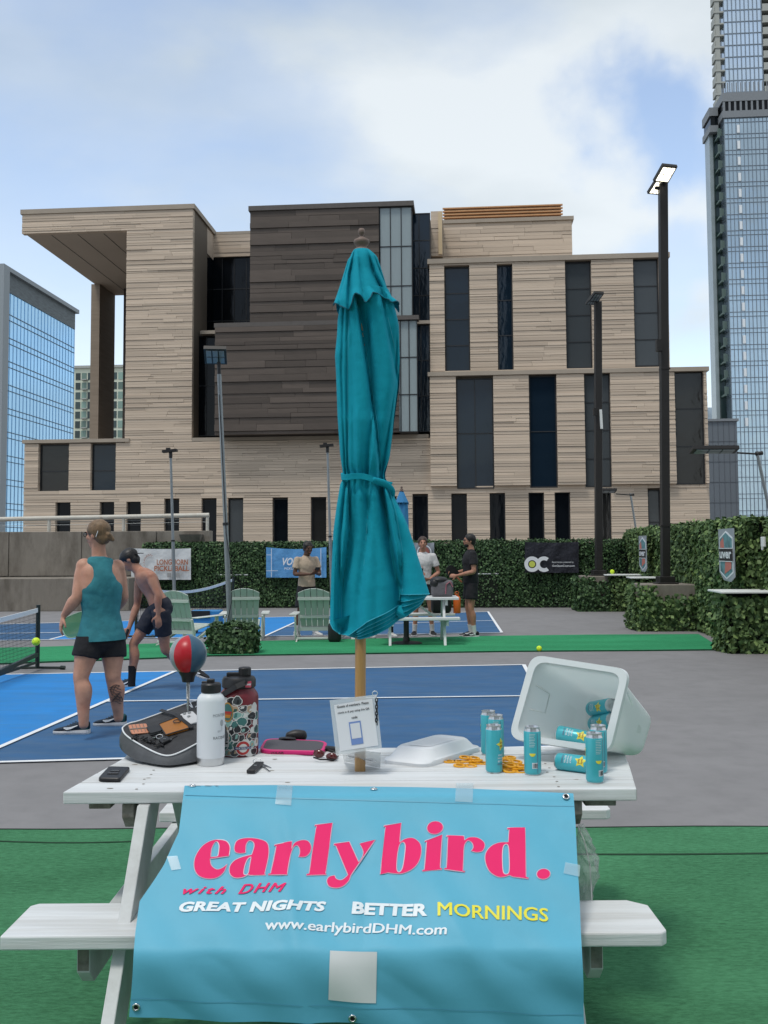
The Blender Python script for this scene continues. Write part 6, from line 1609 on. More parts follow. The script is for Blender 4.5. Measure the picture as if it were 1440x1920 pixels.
def split_tris(tris, L):
    out = []; st = list(tris)
    while st:
        a, b, c = st.pop(); d = [math.dist(a, b), math.dist(b, c), math.dist(c, a)]; m_ = max(d)
        if m_ < L: out.append((a, b, c)); continue
        if d[0] == m_: q = ((a[0] + b[0]) / 2, (a[1] + b[1]) / 2); st += [(a, q, c), (q, b, c)]
        elif d[1] == m_: q = ((b[0] + c[0]) / 2, (b[1] + c[1]) / 2); st += [(a, b, q), (a, q, c)]
        else: q = ((c[0] + a[0]) / 2, (c[1] + a[1]) / 2); st += [(a, b, q), (q, b, c)]
    return out
def glyph(mb, outer, holes=(), f=None, L=9, lift=.0022, surf=None):
    surf = surf or BN
    loops = [smooth_poly(outer)] + [smooth_poly(h) for h in holes]
    loops = [[f(p) for p in lp] for lp in loops]
    flat_ = [p for lp in loops for p in lp]
    T = tessellate_polygon([[Vector((p[0], p[1], 0)) for p in lp] for lp in loops])
    for a, b, c in split_tris([(flat_[a], flat_[b], flat_[c]) for a, b, c in T], L):
        mb.add([surf(*a, lift), surf(*b, lift), surf(*c, lift)], [(0, 1, 2)])
f1 = lambda p: (340 + p[0] / 4, 1520 + p[1] / 4)
f2 = lambda p: (680 + p[0] / 4, 1520 + p[1] / 4)
def ellp(cx, cy, rx, ry, n=20): return [(cx + rx * math.cos(2 * PI * k / n), cy + ry * math.sin(2 * PI * k / n)) for k in range(n)]
GL = [
 (f1, [(275,225),(340,240),(368,285),(360,350,1),(216,362,1),(225,410),(265,440),(310,430),(345,405,1),(320,460),(270,500),(200,512),(130,490),(98,430),(105,350),(150,275),(210,235)], [[(268,240),(285,270),(278,330),(272,346,1),(220,349,1),(228,290),(248,250)]]),
 (f1, [(400,290),(410,325),(450,335),(485,330,1),(488,270),(510,237),(540,245),(548,280),(530,345,1),(460,362),(400,385),(365,425),(365,475),(400,506),(460,508),(500,492,1),(520,498,1),(635,498,1),(628,485,1),(650,380),(657,300),(640,240),(570,216),(480,218),(420,240)], [[(528,360,1),(500,380),(478,430),(470,480),(485,492),(505,480),(515,430)]]),
 (f1, [(697,265,1),(700,255,1),(832,235,1),(828,290,1),(850,247),(900,228),(950,235),(975,275),(965,320),(930,348),(880,348,1),(890,315),(885,282),(865,265),(838,285),(820,335,1),(795,485,1),(797,492,1),(652,497,1),(655,487,1),(672,485,1),(712,265,1)], []),
 (f1, [(1000,125,1),(1003,112,1),(1135,95,1),(1082,475,1),(1090,485,1),(938,487,1),(940,475,1),(958,473,1),(1015,120,1)], []),
 (f1, [(1143,262,1),(1145,250,1),(1260,232,1),(1330,385,1),(1358,345),(1364,305),(1345,262,1),(1338,248,1),(1455,225,1),(1270,490,1),(1255,530),(1215,570),(1165,585),(1110,572),(1092,530),(1110,500),(1150,490,1),(1165,517),(1205,523),(1250,485,1),(1160,268,1)], []),
 (f2, [(158,125,1),(160,115,1),(290,90,1),(278,240,1),(320,210),(380,205),(430,245),(440,310),(420,390),(370,450),(300,480),(240,478),(190,468,1),(132,478,1),(172,125,1)], [[(300,238),(318,258),(315,330),(300,430),(280,466),(260,460),(255,420),(262,330),(278,258)]]),
 (f2, ellp(543, 133, 60, 48), []),
 (f2, [(465,235,1),(468,225,1),(597,188,1),(582,432,1),(595,432,1),(595,442,1),(448,465,1),(445,455,1),(462,452,1),(480,232,1)], []),
 (f2, [(625,205,1),(627,196,1),(760,203,1),(762,235,1),(800,212),(860,212),(905,240),(915,275),(895,315),(850,325),(812,315,1),(828,290),(820,255),(790,238),(765,265),(757,310,1),(752,455,1),(767,455,1),(766,465,1),(610,440,1),(612,430,1),(628,430,1),(640,208,1)], []),
 (f2, [(1082,148,1),(1083,137,1),(1217,133,1),(1225,500,1),(1243,505,1),(1242,515,1),(1125,502,1),(1100,490,1),(1060,505),(1010,505),(950,465),(920,395),(922,330),(960,275),(1020,245),(1092,242,1),(1098,150,1)], [[(1075,257),(1092,275),(1098,360),(1098,450),(1085,480),(1060,478),(1050,440),(1047,340),(1055,275)]]),
 (f2, ellp(1355, 482, 50, 38), []),
]
M['pink'] = mat('hot_pink_ink', (0.80, 0.030, 0.155), .65, spec=.15); M['yellow_ink'] = mat('lemon_ink', (0.78, 0.72, 0.05), .5); M['ink_w2'] = mat('bright_white_ink', (0.70, 0.76, 0.80), .45)
M['halo'] = mat('pale_pink_outline', (0.62, 0.50, 0.60), .45)
for f, o_, hs_ in GL:
    mb = MB(); glyph(mb, o_, hs_, f, 10); mb.build('headline_letter', M['pink'], ban)
    mb = MB()
    for lp in [o_] + list(hs_):
        sp_ = [f(p) for p in smooth_poly(lp)]
        mb.tube([BN(x, y, .0012) for x, y in sp_], .0017, 4, closed=True)
    mb.build('letter_outline', M['halo'], ban)
def px_text(mb, s, xl, yl, xr, yr, h, shear=0.0, bold=.03, surf=None, lift=.0022, L=9, spacing=1.0):
    vs, fs = txt(s, h, bold, shear, width=math.hypot(xr - xl, yr - yl), spacing=spacing)
    cx_, cy_ = (xl + xr) / 2, (yl + yr) / 2; sl = (yr - yl) / (xr - xl)
    pt = [(cx_ + x, cy_ + x * sl - y) for x, y in vs]
    tris = []
    for f_ in fs:
        for k in range(1, len(f_) - 1): tris.append((pt[f_[0]], pt[f_[k]], pt[f_[k + 1]]))
    tris = split_tris(tris, L)
    for i_, dx_ in enumerate((-bold * 22, -bold * 8, bold * 8, bold * 22) if bold > .02 else (0,)):     # heavier strokes: stacked prints
        for a, b, c in tris: mb.add([(surf or BN)(q[0] + dx_, q[1] + (.35 if i_ % 2 else -.35), lift + .0002 * i_) for q in (a, b, c)], [(0, 1, 2)])
    
mb = MB(); px_text(mb, 'with', 344, 1671, 424, 1669, 14, .5, .03, spacing=1.25); mb.build('sub_lettering', M['pink'], ban)
mb = MB(); px_text(mb, 'DHM', 447, 1668, 537, 1667, 16, .5, .03, spacing=1.2); mb.build('sub_lettering', M['pink'], ban)
mb = MB(); px_text(mb, 'GREAT NIGHTS', 337, 1702, 611, 1700, 18, .25, .035, spacing=1.05); mb.build('slogan_lettering', M['ink_w2'], ban)
mb = MB(); px_text(mb, 'BETTER', 660, 1703, 800, 1708, 22, .08, .035); mb.build('slogan_lettering', M['ink_w2'], ban)
mb = MB(); px_text(mb, 'MORNINGS', 821, 1708, 1027, 1716, 25, 0.0, .035); mb.build('slogan_lettering', M['yellow_ink'], ban)
mb = MB(); px_text(mb, 'www.earlybirdDHM.com', 498, 1737, 837, 1749, 24, .1, .032); mb.build('address_lettering', M['ink_w2'], ban)
def px_patch(mb, quad, lift=.002, n=6, surf=None):
    (a, b, c, d) = quad; vs = []; fs = []
    for j in range(n + 1):
        for i in range(n + 1):
            s, t = i / n, j / n; x = (a[0] * (1 - s) + b[0] * s) * (1 - t) + (d[0] * (1 - s) + c[0] * s) * t; y = (a[1] * (1 - s) + b[1] * s) * (1 - t) + (d[1] * (1 - s) + c[1] * s) * t
            vs.append((surf or BN)(x, y, lift))
    for j in range(n):
        for i in range(n): q = j * (n + 1) + i; fs.append((q, q + n + 1, q + n + 2, q + 1))
    mb.add(vs, fs)
mb = MB(); px_patch(mb, [(619, 1783), (707, 1785), (705, 1879), (616, 1873)]); mb.build('white_sticker', mat('sticker_white', (0.62, 0.64, 0.65), .5), ban, smooth=True)
M['tape'] = mat('clear_tape', (0.48, 0.66, 0.74), .25, alpha=.45, spec=.6)
for q in ([(520, 1474), (549, 1475), (546, 1512), (516, 1509)], [(856, 1462), (888, 1463), (886, 1506), (853, 1504)], [(313, 1607), (333, 1606), (340, 1631), (322, 1633)], [(1060, 1617), (1088, 1622), (1086, 1645), (1056, 1640)]):
    mb = MB(); px_patch(mb, q, .0032, 5); mb.build('tape_strip', M['tape'], ban, smooth=True)
M['steel'] = mat('polished_steel', (0.62, 0.63, 0.64), .22, metal=1.0); M['hole'] = mat('grommet_hole', (.01, .01, .01), .9)
for x, y in ((361, 1476), (701, 1482), (1061, 1495), (256, 1887), (661, 1908)):
    c = BN(x, y, .003); nrm = (BN(x, y, .02) - BN(x, y, 0)).normalized(); R = nrm.to_track_quat('Z', 'Y').to_matrix(); mb = MB()
    mb.tube([c + R @ Vector((.0085 * math.cos(a), .0085 * math.sin(a), 0)) for a in [2 * PI * k / 18 for k in range(18)]], .0028, 8, closed=True); gm = mb.build('grommet', M['steel'], ban, smooth=True)
    mb = MB(); mb.lathe([(.0065, 0), (.0065, .0006)], c - nrm * .001, 14, R); mb.build('grommet_hole', M['hole'], gm)
# hem welds as shallow bands
mb = MB(); px_patch(mb, [(347, 1491), (1076, 1512), (1076, 1513.5), (347, 1492.5)], .0012, 40); mb.build('hem_seam', mat('hem_blue', (0.10, 0.36, 0.50), .4), ban)
mb = MB(); px_patch(mb, [(246, 1872), (1094, 1902), (1094, 1903.5), (246, 1873.5)], .0012, 40); mb.build('hem_seam', bpy.data.materials['hem_blue'], ban)

# crumpled clear plastic bag hanging at the right of the banner
bagp = thing('plastic_bag', 'crumpled translucent plastic bag hanging from the table frame right of the banner', 'plastic bag', P(1097, 1690, 3.05))
mb = MB(); rings = []; rr = random.Random(4)
for k in range(15):
    t = k / 14; y = 1545 + 150 * t; c = P(1090 + 8 * math.sin(t * 3), y, 3.12); w = (.008 + .034 * math.sin(min(1, t * 1.3) * PI * .62)) * (1 - .35 * t * t)
    rings.append([c + Vector((math.cos(a) * w * (1 + rr.uniform(-.3, .3)), math.sin(a) * w * .7 * (1 + rr.uniform(-.3, .3)), rr.uniform(-.004, .004))) for a in [2 * PI * q / 16 for q in range(16)]])
mb.loft(rings, False); mb.build('crumpled_film', mat('clear_film', (.40, .44, .43), .18, alpha=.38, spec=.8, bump=.6, bscale=60, bdist=.01), bagp)
mb = MB(); mb.tube([P(1083, 1548, 3.12), P(1095, 1575, 3.1), P(1106, 1622, 3.1), P(1110, 1690, 3.1)], .002, 5); mb.build('film_fold', mat('film_edge', (.6, .62, .6), .3, alpha=.7), bagp)

# ================================================================== BIG CLOSED UMBRELLA
YU = 3.46
um = thing('closed_umbrella', 'large closed teal market umbrella on wooden pole rising through the near picnic table', 'umbrella', (P(675, 1400, YU).x, YU, 0))
M['teal'] = mat('teal_canvas', (0.006, 0.295, 0.40), .85, var=.05, vscale=6, bump=.5, bscale=26, bdist=.006, spec=.2)
M['teal_hem'] = mat('teal_piping', (0.03, 0.36, 0.48), .7)
M['pole_wood'] = mat('varnished_pole', (0.42, 0.235, 0.085), .35, var=.25, vscale=14, stretch=(4, 4, .25), coat=.2)
M['finial'] = mat('weathered_finial', (0.165, 0.115, 0.095), .6, var=.2, vscale=20)
def ip(y, tab): return float(np.interp(y, [q[0] for q in tab], [q[1] for q in tab]))
BL = [(470, 665), (500, 652), (560, 640), (600, 633), (628, 632), (668, 628), (700, 630), (783, 633), (855, 638), (889, 643), (899, 643), (908, 638), (950, 631), (996, 625), (1074, 621), (1152, 618.5), (1200, 619)]
BR = [(470, 692), (500, 708), (560, 736), (600, 746), (611, 748), (676, 750), (719, 749), (783, 740), (855, 731), (889, 722), (899, 723), (926, 737), (980, 763), (1035, 781), (1080, 795), (1112, 805), (1125, 808), (1200, 809)]
mpx = YU / F_PX
def valley(t, tk, w1, w2):
    d = t - tk
    return math.exp(-abs(d) / w1) if d > 0 else math.exp(-abs(d) / w2)
# (list of (y, x)) fold lines on the front, depth in m, soft side width (right), sharp side width (left)
FOLDS = [([(560, 655), (640, 651), (889, 652)], .012, .05, .015), ([(560, 646), (700, 641), (889, 648)], .010, .03, .02),
         ([(560, 668), (640, 681), (700, 690), (800, 704), (889, 712)], .030, .16, .012), ([(560, 716), (640, 730), (720, 747), (800, 738)], .016, .12, .02),
         ([(600, 690), (700, 697), (800, 697), (889, 690)], .014, .03, .12), ([(640, 744), (720, 742), (889, 716)], .010, .03, .05),
         ([(640, 660), (760, 662), (889, 663)], .006, .03, .03),
         ([(905, 649), (1000, 640), (1100, 636), (1180, 634)], .018, .02, .03), ([(905, 655), (1000, 655), (1100, 642), (1190, 640)], .028, .10, .02),
         ([(905, 668), (1000, 664), (1100, 650), (1190, 648)], .010, .05, .04), ([(905, 692), (1000, 690), (1100, 676), (1190, 668)], .016, .035, .12),
         ([(905, 714), (960, 724), (1030, 735), (1100, 748), (1190, 752)], .044, .025, .10), ([(905, 722), (960, 738), (1030, 752), (1110, 752)], .016, .10, .012),
         ([(905, 680), (1000, 703), (1100, 706), (1190, 700)], .008, .08, .05)]
def front_depth(x, y, hd, xl, xr):
    t = (x - xl) / (xr - xl); base = hd * math.sqrt(max(0, 1 - (2 * t - 1) ** 2)) ** .8
    v = 0
    for line, dep, w1, w2 in FOLDS:
        ys = [q[0] for q in line]
        if y < ys[0] - 30 or y > ys[-1] + 30: continue
        fade = min(1, (y - ys[0] + 30) / 40, (ys[-1] + 30 - y) / 40)
        tk = (float(np.interp(y, ys, [q[1] for q in line])) - xl) / (xr - xl)
        v += 2.3 * dep * fade * valley(t, tk, w1, w2)
    # pinch under the strap
    pin = math.exp(-abs(y - 895) / 28.0); v += pin * .005 * (math.sin(t * 46) + .5 * math.sin(t * 83 + 1))
    v += .0025 * math.sin(t * 17 + y * .013) + .0015 * math.sin(t * 31 - y * .031)
    return max(-hd * .2, base - v * min(1, hd / .06))
def cloth_layer(ytop, hem, name, shrink=1.0, back=True, cols=120, rows=70, dd=0.0, hdm=1.0, m=None):
    """closed sleeve of cloth from row ytop to the hem curve hem(x)"""
    rings = []
    for r in range(rows + 1):
        rr_ = r / rows; ring_ = []
        for c in range(cols):
            s = 2 * PI * c / cols
            t = .5 - .5 * math.cos(s)               # 0 left .. 1 right, front for s in 0..pi
            xm = 620 + 188 * t
            yh = hem(t) if s <= PI else hem(t) - 6
            y = ytop + (yh - ytop) * rr_
            xl, xr = ip(y, BL), ip(y, BR); xc = (xl + xr) / 2; xl = xc + (xl - xc) * shrink; xr = xc + (xr - xc) * shrink
            hw = (xr - xl) / 2 * mpx; hd = min(hw, .10) * hdm * (1 if hw < .1 else .95)
            x = xl + (xr - xl) * t
            if s <= PI: dep = -front_depth(x, y, hd, xl, xr) + dd
            else:
                b_ = hd * math.sin(2 * PI - s) ; dep = b_ * (.82 + .18 * abs(math.sin(s * 4.5 + y * .004)) ** .6) - dd
            p = P(x, y, YU); ring_.append(Vector((p.x * (YU + dep) / YU * 1.0 if False else p.x, YU + dep, p.z)))
        rings.append(ring_)
    mb = MB(); mb.loft(rings, False); o = mb.build(name, m or M['teal'], um, smooth=True)
    return o, rings[-1]
def xt(x, y=1150): return (x - 620) / 188.0
H0 = [(619, 1163), (626, 1178), (640, 1189), (655, 1190), (664, 1184), (690, 1163), (727, 1146), (749, 1134), (752, 1114), (775, 1113), (809, 1113)]
H1 = [(619, 1166), (640, 1191), (670, 1197), (700, 1190), (729, 1177), (768, 1153), (794, 1135), (809, 1117)]
def hemf(k):
    def f(t):
        x = 620 + 188 * t; a = float(np.interp(x, [q[0] for q in H0], [q[1] for q in H0])); b = float(np.interp(x, [q[0] for q in H1], [q[1] for q in H1]))
        return a + (b - a) * k
    return f
o, e0 = cloth_layer(545, hemf(0), 'canopy', 1.0)
def hem_line(ring_, name='hem_piping', r=.0018, half=True):
    pts = ring_[:61] if half else ring_; mb = MB(); mb.tube([p + Vector((0, -.001, 0)) for p in pts], r, 5, closed=not half); mb.build(name, M['teal_hem'], um)
hem_line(e0)
for i, k in enumerate((.28, .5, .75, 1.0)):
    o, e = cloth_layer(1040 if i else 1030, hemf(k), 'inner_fold', 1 - .022 * (i + 1), dd=.010 * (i + 1), rows=14)
    hem_line(e, r=.0014)
# underside closing the folds
mb = MB(); c = sum(e, Vector()) / len(e); mb.add([c + Vector((0, 0, .05))] + e, [(0, k + 1, (k + 1) % len(e) + 1) for k in range(len(e))]); mb.build('underside', M['teal'], um)
# top cap (vent)
CL = [(470, 663), (476, 659), (484, 656), (489, 652), (532, 639), (576, 625), (600, 622)]; CR = [(470, 694), (476, 701), (484, 708), (508, 716), (550, 729), (571, 748), (600, 752)]
CH = [(620, 573), (626, 576), (640, 584), (653, 592), (659, 586), (661, 570), (666, 562), (677, 568), (682, 575), (687, 580), (695, 572), (703, 561), (714, 561), (728, 568), (733, 576), (740, 575), (748, 571), (752, 571)]
CF = [([(476, 664), (520, 655), (561, 654), (600, 654)], .020, .09, .015), ([(476, 672), (520, 676), (561, 681), (600, 684)], .010, .12, .02), ([(476, 690), (520, 703), (561, 722), (600, 728)], .022, .03, .12), ([(476, 698), (520, 716), (561, 736)], .010, .03, .05), ([(476, 660), (520, 648), (561, 638)], .008, .03, .04)]
rings = []; cols = 132; rows = 34
for r in range(rows + 1):
    ring_ = []
    for c in range(cols):
        s = 2 * PI * c / cols; t = .5 - .5 * math.cos(s); x_ = 622 + 128 * t
        yh = float(np.interp(x_, [q[0] for q in CH], [q[1] for q in CH])) if s <= PI else 575 + 8 * math.sin(s * 8)
        y = 470 + (yh - 470) * (r / rows) ** .9
        xl, xr = ip(y, CL), ip(y, CR); hw = (xr - xl) / 2 * mpx; hd = min(hw, .125) + .004; x = xl + (xr - xl) * t
        if s <= PI:
            v = 0
            for line, dep, w1, w2 in CF:
                tk = (float(np.interp(y, [q[0] for q in line], [q[1] for q in line])) - xl) / (xr - xl); v += 2.0 * dep * min(1, (y - 470) / 40) * valley(t, tk, w1, w2)
            fl = max(0, (y - 545) / 40); v -= .012 * fl * math.sin(t * 21 + 1)
            dep = -(hd * math.sqrt(max(0, 1 - (2 * t - 1) ** 2)) ** .8 - v)
        else: dep = hd * math.sin(2 * PI - s) * (.85 + .15 * math.cos(s * 9))
        p = P(x, y, YU); ring_.append(Vector((p.x, YU + dep, p.z)))
    rings.append(ring_)
mb = MB(); mb.loft(rings, False); mb.build('vent_cap', M['teal'], um, smooth=True)
mb = MB(); mb.tube([p + Vector((0, -.0015, 0)) for p in rings[-1][:67]], .0022, 5); mb.build('cap_hem', mat('dark_teal_hem', (0.004, 0.10, 0.15), .8), um)
# seam threads: raised lighter lines down the folds
for line in ([(574, 668), (640, 684), (700, 693), (800, 708), (885, 716)], [(600, 727), (650, 739), (700, 747)], [(590, 656), (700, 653), (885, 655)], [(908, 652), (1000, 655), (1100, 641), (1186, 639)], [(908, 694), (960, 690), (1060, 683)], [(908, 726), (960, 742), (1030, 754), (1110, 754)]):
    pts = []
    for y in np.linspace(line[0][0], line[-1][0], 30):
        x = float(np.interp(y, [q[0] for q in line], [q[1] for q in line])); xl, xr = ip(y, BL), ip(y, BR); hw = (xr - xl) / 2 * mpx; hd = min(hw, .10) * (1 if hw < .1 else .95)
        p = P(x, y, YU); pts.append(Vector((p.x, YU - front_depth(x, y, hd, xl, xr) - .0004, p.z)))
    mb = MB(); mb.tube(pts, .0011, 5); mb.build('seam_thread', M['teal_hem'], um)
# strap and knot
mb = MB(); pts = []
for c in range(48):
    s = 2 * PI * c / 48; t = .5 - .5 * math.cos(s); y = 893 + 14 * t + (3 * math.sin(s * 3)); xl, xr = ip(895, BL) - 2, ip(895, BR) + 1; x = xl + (xr - xl) * t; p = P(x, y, YU)
    hd = (xr - xl) / 2 * mpx + .004; pts.append((Vector((p.x, YU - hd * math.sin(s), p.z))))
rings = []
for c, p in enumerate(pts):
    q = Vector((p.x - P(683, 900, YU).x, p.y - YU, 0)).normalized(); tw = .006 * math.sin(c * .55)
    rings.append([p + q * .004 + Vector((0, 0, .011)), p + q * (.002 + tw * .3) + Vector((0, 0, -.010)), p - q * .003 + Vector((0, 0, -.010)), p - q * .003 + Vector((0, 0, .011))])
mb.loft(rings, False, True); mb.build('tie_strap', M['teal'], um, smooth=False, bevel=.001)
mb = MB(); a = P(722, 905, YU - .03); mb.hexa([a + Vector(q) for q in [(-.01, -.006, -.012), (.012, -.008, -.022), (.012, .006, -.022), (-.01, .006, -.012), (-.008, -.006, .010), (.028, -.008, .0), (.028, .006, .0), (-.008, .006, .010)]])
mb.build('strap_tail', M['teal'], um, bevel=.002)
mb = MB(); limb(mb, [(P(700, 899, YU - .075), .006, .009), (P(720, 906, YU - .05), .006, .012), (P(735, 918, YU - .03), .005, .010), (P(738, 930, YU - .02), .003, .005)], 4, 10, (0, 1, 0)); mb.build('strap_knot', M['teal'], um, smooth=True)
# finial and pole
fx = P(678, 450, YU); k_ = mpx
prof = [(0.001, 428), (5, 429), (7, 434), (6, 439), (3.2, 442), (3.6, 444), (8, 447), (14, 450), (15.4, 454), (14, 458), (9.5, 462), (10, 465), (13, 467), (15.5, 470), (16, 474)]
mb = MB(); zz0 = P(678, 474, YU).z
mb.lathe([(r * k_, P(678, y, YU).z) for r, y in prof][::-1], (fx.x, YU, 0), 28); mb.build('finial', M['finial'], um, smooth=True)
mb = MB(); pa = P(678.5, 470, YU); pb3 = P(674.5, 1440, YU); pb3.z = TZ - .12; mb.tube([pb3, pa], .0188, 24); mb.build('pole', M['pole_wood'], um, smooth=True, auto=.8)

# ================================================================== FAR PICNIC TABLE, its umbrella and bags
M['wfar'] = mat('white_far_wood', (0.62, 0.64, 0.64), .5, var=.06, vscale=3)
YT = G(840, 1213).y + .15
def FT(x, y, d=0): return P(x, y, YT + d)
fzt = FT(780, 1122).z; 
ft = thing('picnic_table', 'smaller looking white picnic table standing far back on the green strip', 'table', (FT(780, 1200).x, YT, 0))
xL, xR = FT(705, 1125).x, FT(862, 1125).x; zt_ = .76; W5 = .7
for i in range(5):
    mb = MB(); y0 = YT + .15 + i * .14; mb.mm((xL, y0, zt_ - .04), (xR, y0 + .134, zt_)); mb.build('tabletop_board', M['wfar'], ft, bevel=.004, seg=1)
for (y0, nm) in ((YT - .10, 'a'), (YT + 1.0, 'b')):
    mb = MB(); mb.mm((xL, y0, .41), (xR, y0 + .25, .45)); mb.build('bench_seat', M['wfar'], ft, bevel=.004, seg=1)
for X in (xL + .22, xR - .24):
    for (yt, yb_) in ((YT + .35, YT - .02), (YT + .62, YT + 1.0)):
        mb = MB(); w = .055; mb.hexa([(X - .02, yb_ - w, 0), (X + .02, yb_ - w, 0), (X + .02, yb_ + w, 0), (X - .02, yb_ + w, 0), (X - .02, yt - w, zt_ - .04), (X + .02, yt - w, zt_ - .04), (X + .02, yt + w, zt_ - .04), (X - .02, yt + w, zt_ - .04)]); mb.build('leg', M['wfar'], ft)
    mb = MB(); mb.mm((X + .022, YT - .06, .32), (X + .06, YT + 1.2, .41)); mb.build('bench_bearer', M['wfar'], ft)
    mb = MB(); mb.mm((X + .022, YT + .2, zt_ - .13), (X + .06, YT + .8, zt_ - .042)); mb.build('top_cleat', M['wfar'], ft)
mb = MB(); mb.beam((xR - .28, YT + .5, .36), (xR - .75, YT + .5, zt_ - .06), .035, .08, (0, 1, 0)); mb.build('diagonal_brace', M['wfar'], ft)
# umbrella stand and its blue closed umbrella behind the big one
YS = YT + .35; bs = P(762, 1208, YS); bs.z = 0
fu = thing('closed_umbrella', 'far blue closed umbrella in black round base, mostly hidden by the big teal one', 'umbrella', bs)
mb = MB(); mb.lathe([(.001, .0), (.26, 0), (.26, .02), (.22, .035), (.06, .05), (.05, .12), (.001, .12)], bs, 28); mb.build('base_disc', M['black'], fu, smooth=True, auto=.6)
mb = MB(); mb.tube([bs + Vector((0, 0, .1)), bs + Vector((0, 0, .72))], .045, 14); mb.build('base_tube', M['black'], fu, smooth=True, auto=.8)
tpx = P(753, 917, YS); mb = MB(); mb.tube([bs + Vector((0, 0, .7)), tpx - Vector((0, 0, .05))], .02, 10); mb.build('pole', M['pole_wood'], fu)
M['ublue'] = mat('blue_canvas', (0.035, 0.20, 0.42), .8)
mb = MB(); rings = []
for r in range(30):
    t = r / 29; y = 928 + 165 * t; w = ip(y, [(928, 5), (945, 11), (1000, 11), (1060, 12), (1093, 18)]) / F_PX * YS; c = P(754 + 5 * t, y, YS)
    rings.append([c + Vector((math.cos(a), math.sin(a), 0)) * w * (.85 + .15 * abs(math.sin(a * 4 + t * 2))) for a in [2 * PI * q / 32 for q in range(32)]])
mb.loft(rings, True); mb.build('canopy', M['ublue'], fu, smooth=True)
mb = MB(); rings = []
for r in range(9):
    t = r / 8; y = 921 + 24 * t; w = (3.5 + 9.5 * t) / F_PX * YS; c = P(753 + .8 * t, y, YS)
    rings.append([c + Vector((math.cos(a) * w, math.sin(a) * w, .02 * math.sin(a * 8) * t)) * 1.0 for a in [2 * PI * q / 32 for q in range(32)]])
mb.loft(rings, True); mb.build('vent_cap', M['ublue'], fu, smooth=True)
mb = MB(); mb.lathe([(.001, .05), (.018, .04), (.02, .025), (.008, .015), (.03, 0), (.02, -.02), (.04, -.04)][::-1], tpx, 14); mb.build('finial', M['finial'], fu, smooth=True)
# sports bag on the table, dark bag below, orange bottle
def soft_box(name, label, cat, c, size, m, parts=(), rot=0, bev=.04):
    t = thing(name, label, cat, c, rot)
    mb = MB(); mb.box((0, 0, size[2] / 2), size); o = mb.build('bag_body', m, t, bevel=bev, local=True, seg=3, smooth=True)
    return t
M['gbag'] = mat('grey_bag_cloth', (0.12, 0.115, 0.125), .8, bump=.5, bscale=20, bdist=.02)
c = FT(829, 1120, .45); c.z = zt_
t = soft_box('sports_bag', 'grey sports bag with black flap and pink piping on the far picnic table', 'bag', c, (.36, .24, .27), M['gbag'], bev=.05)
mb = MB(); ell(mb, (-.05, -.02, .27), (.15, .12, .06)); ell(mb, (-.12, -.05, .22), (.08, .09, .09)); fuse_o = mb.build('bag_flap', M['black'], t, smooth=True, local=True)
mb = MB(); mb.tube([(.05, -.125, .05), (.06, -.13, .2), (.12, -.13, .25), (.17, -.12, .16)], .008, 6); mb.build('piping', mat('pink_piping', (.4, .12, .16), .6), t, local=True)
c = FT(832, 1150, .35); c.z = .45; c.y = YT + 1.1
t = soft_box('backpack', 'black backpack standing on the rear bench of the far picnic table', 'bag', c, (.34, .22, .36), M['black'], bev=.06)
mb = MB(); mb.tube([(-.03, 0, .35), (0, 0, .40), (.04, 0, .35)], .012, 6); mb.build('handle', M['black'], t, local=True)
c = FT(857, 1152, 0); c = P(857, 1152, YT + 1.05); c.z = .45
t = thing('sports_bottle', 'orange sports bottle with carry loop on the rear bench of the far table', 'bottle', c)
mb = MB(); mb.lathe([(.001, 0), (.058, 0), (.062, .01), (.062, .25), (.045, .285), (.035, .29), (.001, .29)], (0, 0, 0), 20); mb.build('bottle_body', mat('orange_steel', (.62, .12, .015), .4), t, smooth=True, auto=.8, local=True)
mb = MB(); mb.lathe([(.001, .29), (.036, .29), (.036, .33), (.001, .33)], (0, 0, 0), 16); mb.tube([(.034 * math.cos(a), 0, .33 + .035 * math.sin(a)) for a in [PI * k / 8 for k in range(9)]], .007, 6); mb.build('cap', mat('orange_cap', (.5, .10, .02), .5), t, local=True)
c = G(627, 1206); c.y += .1
t = soft_box('rucksack', 'black rucksack on the turf between the third green chair and the umbrella', 'bag', c, (.22, .2, .34), M['black'], bev=.07)
mb = MB(); mb.tube([(-.03, 0, .33), (0, 0, .38), (.04, 0, .33)], .01, 6); mb.build('handle', M['black'], t, local=True)
# cooler-like blue box and dark things behind the left chair
c = P(388, 1190, 18.5); c.z = 0
t = thing('ball_cart', 'low black and blue equipment cart standing between the two left green chairs', 'cart', c)
mb = MB(); mb.box((0, 0, .28), (.55, .3, .30)); mb.build('cart_body', mat('cart_blue', (.03, .20, .45), .5), t, bevel=.02, local=True)
mb = MB(); mb.box((-.12, -.16, .36), (.40, .02, .13)); o = mb.build('name_plate', M['black'], t, local=True)
for sx in (-1, 1):
    mb = MB(); mb.tube([(sx * .2, -.12, .06), (sx * .2, -.16, .06)], .06, 12); mb.build('wheel', M['black'], t, local=True)
# ================================================================== THINGS ON THE TABLE
def TP(px, py, dz=0.0): return G(px, py, TZ + dz)
def cyl_pt(c, r, a, z, lift=.0006, R=None):
    """point on an upright cylinder, a = angle from the camera-facing side, positive to the right"""
    q = Vector(((r + lift) * math.sin(a), -(r + lift) * math.cos(a), z))
    return c + (R @ q if R is not None else q)
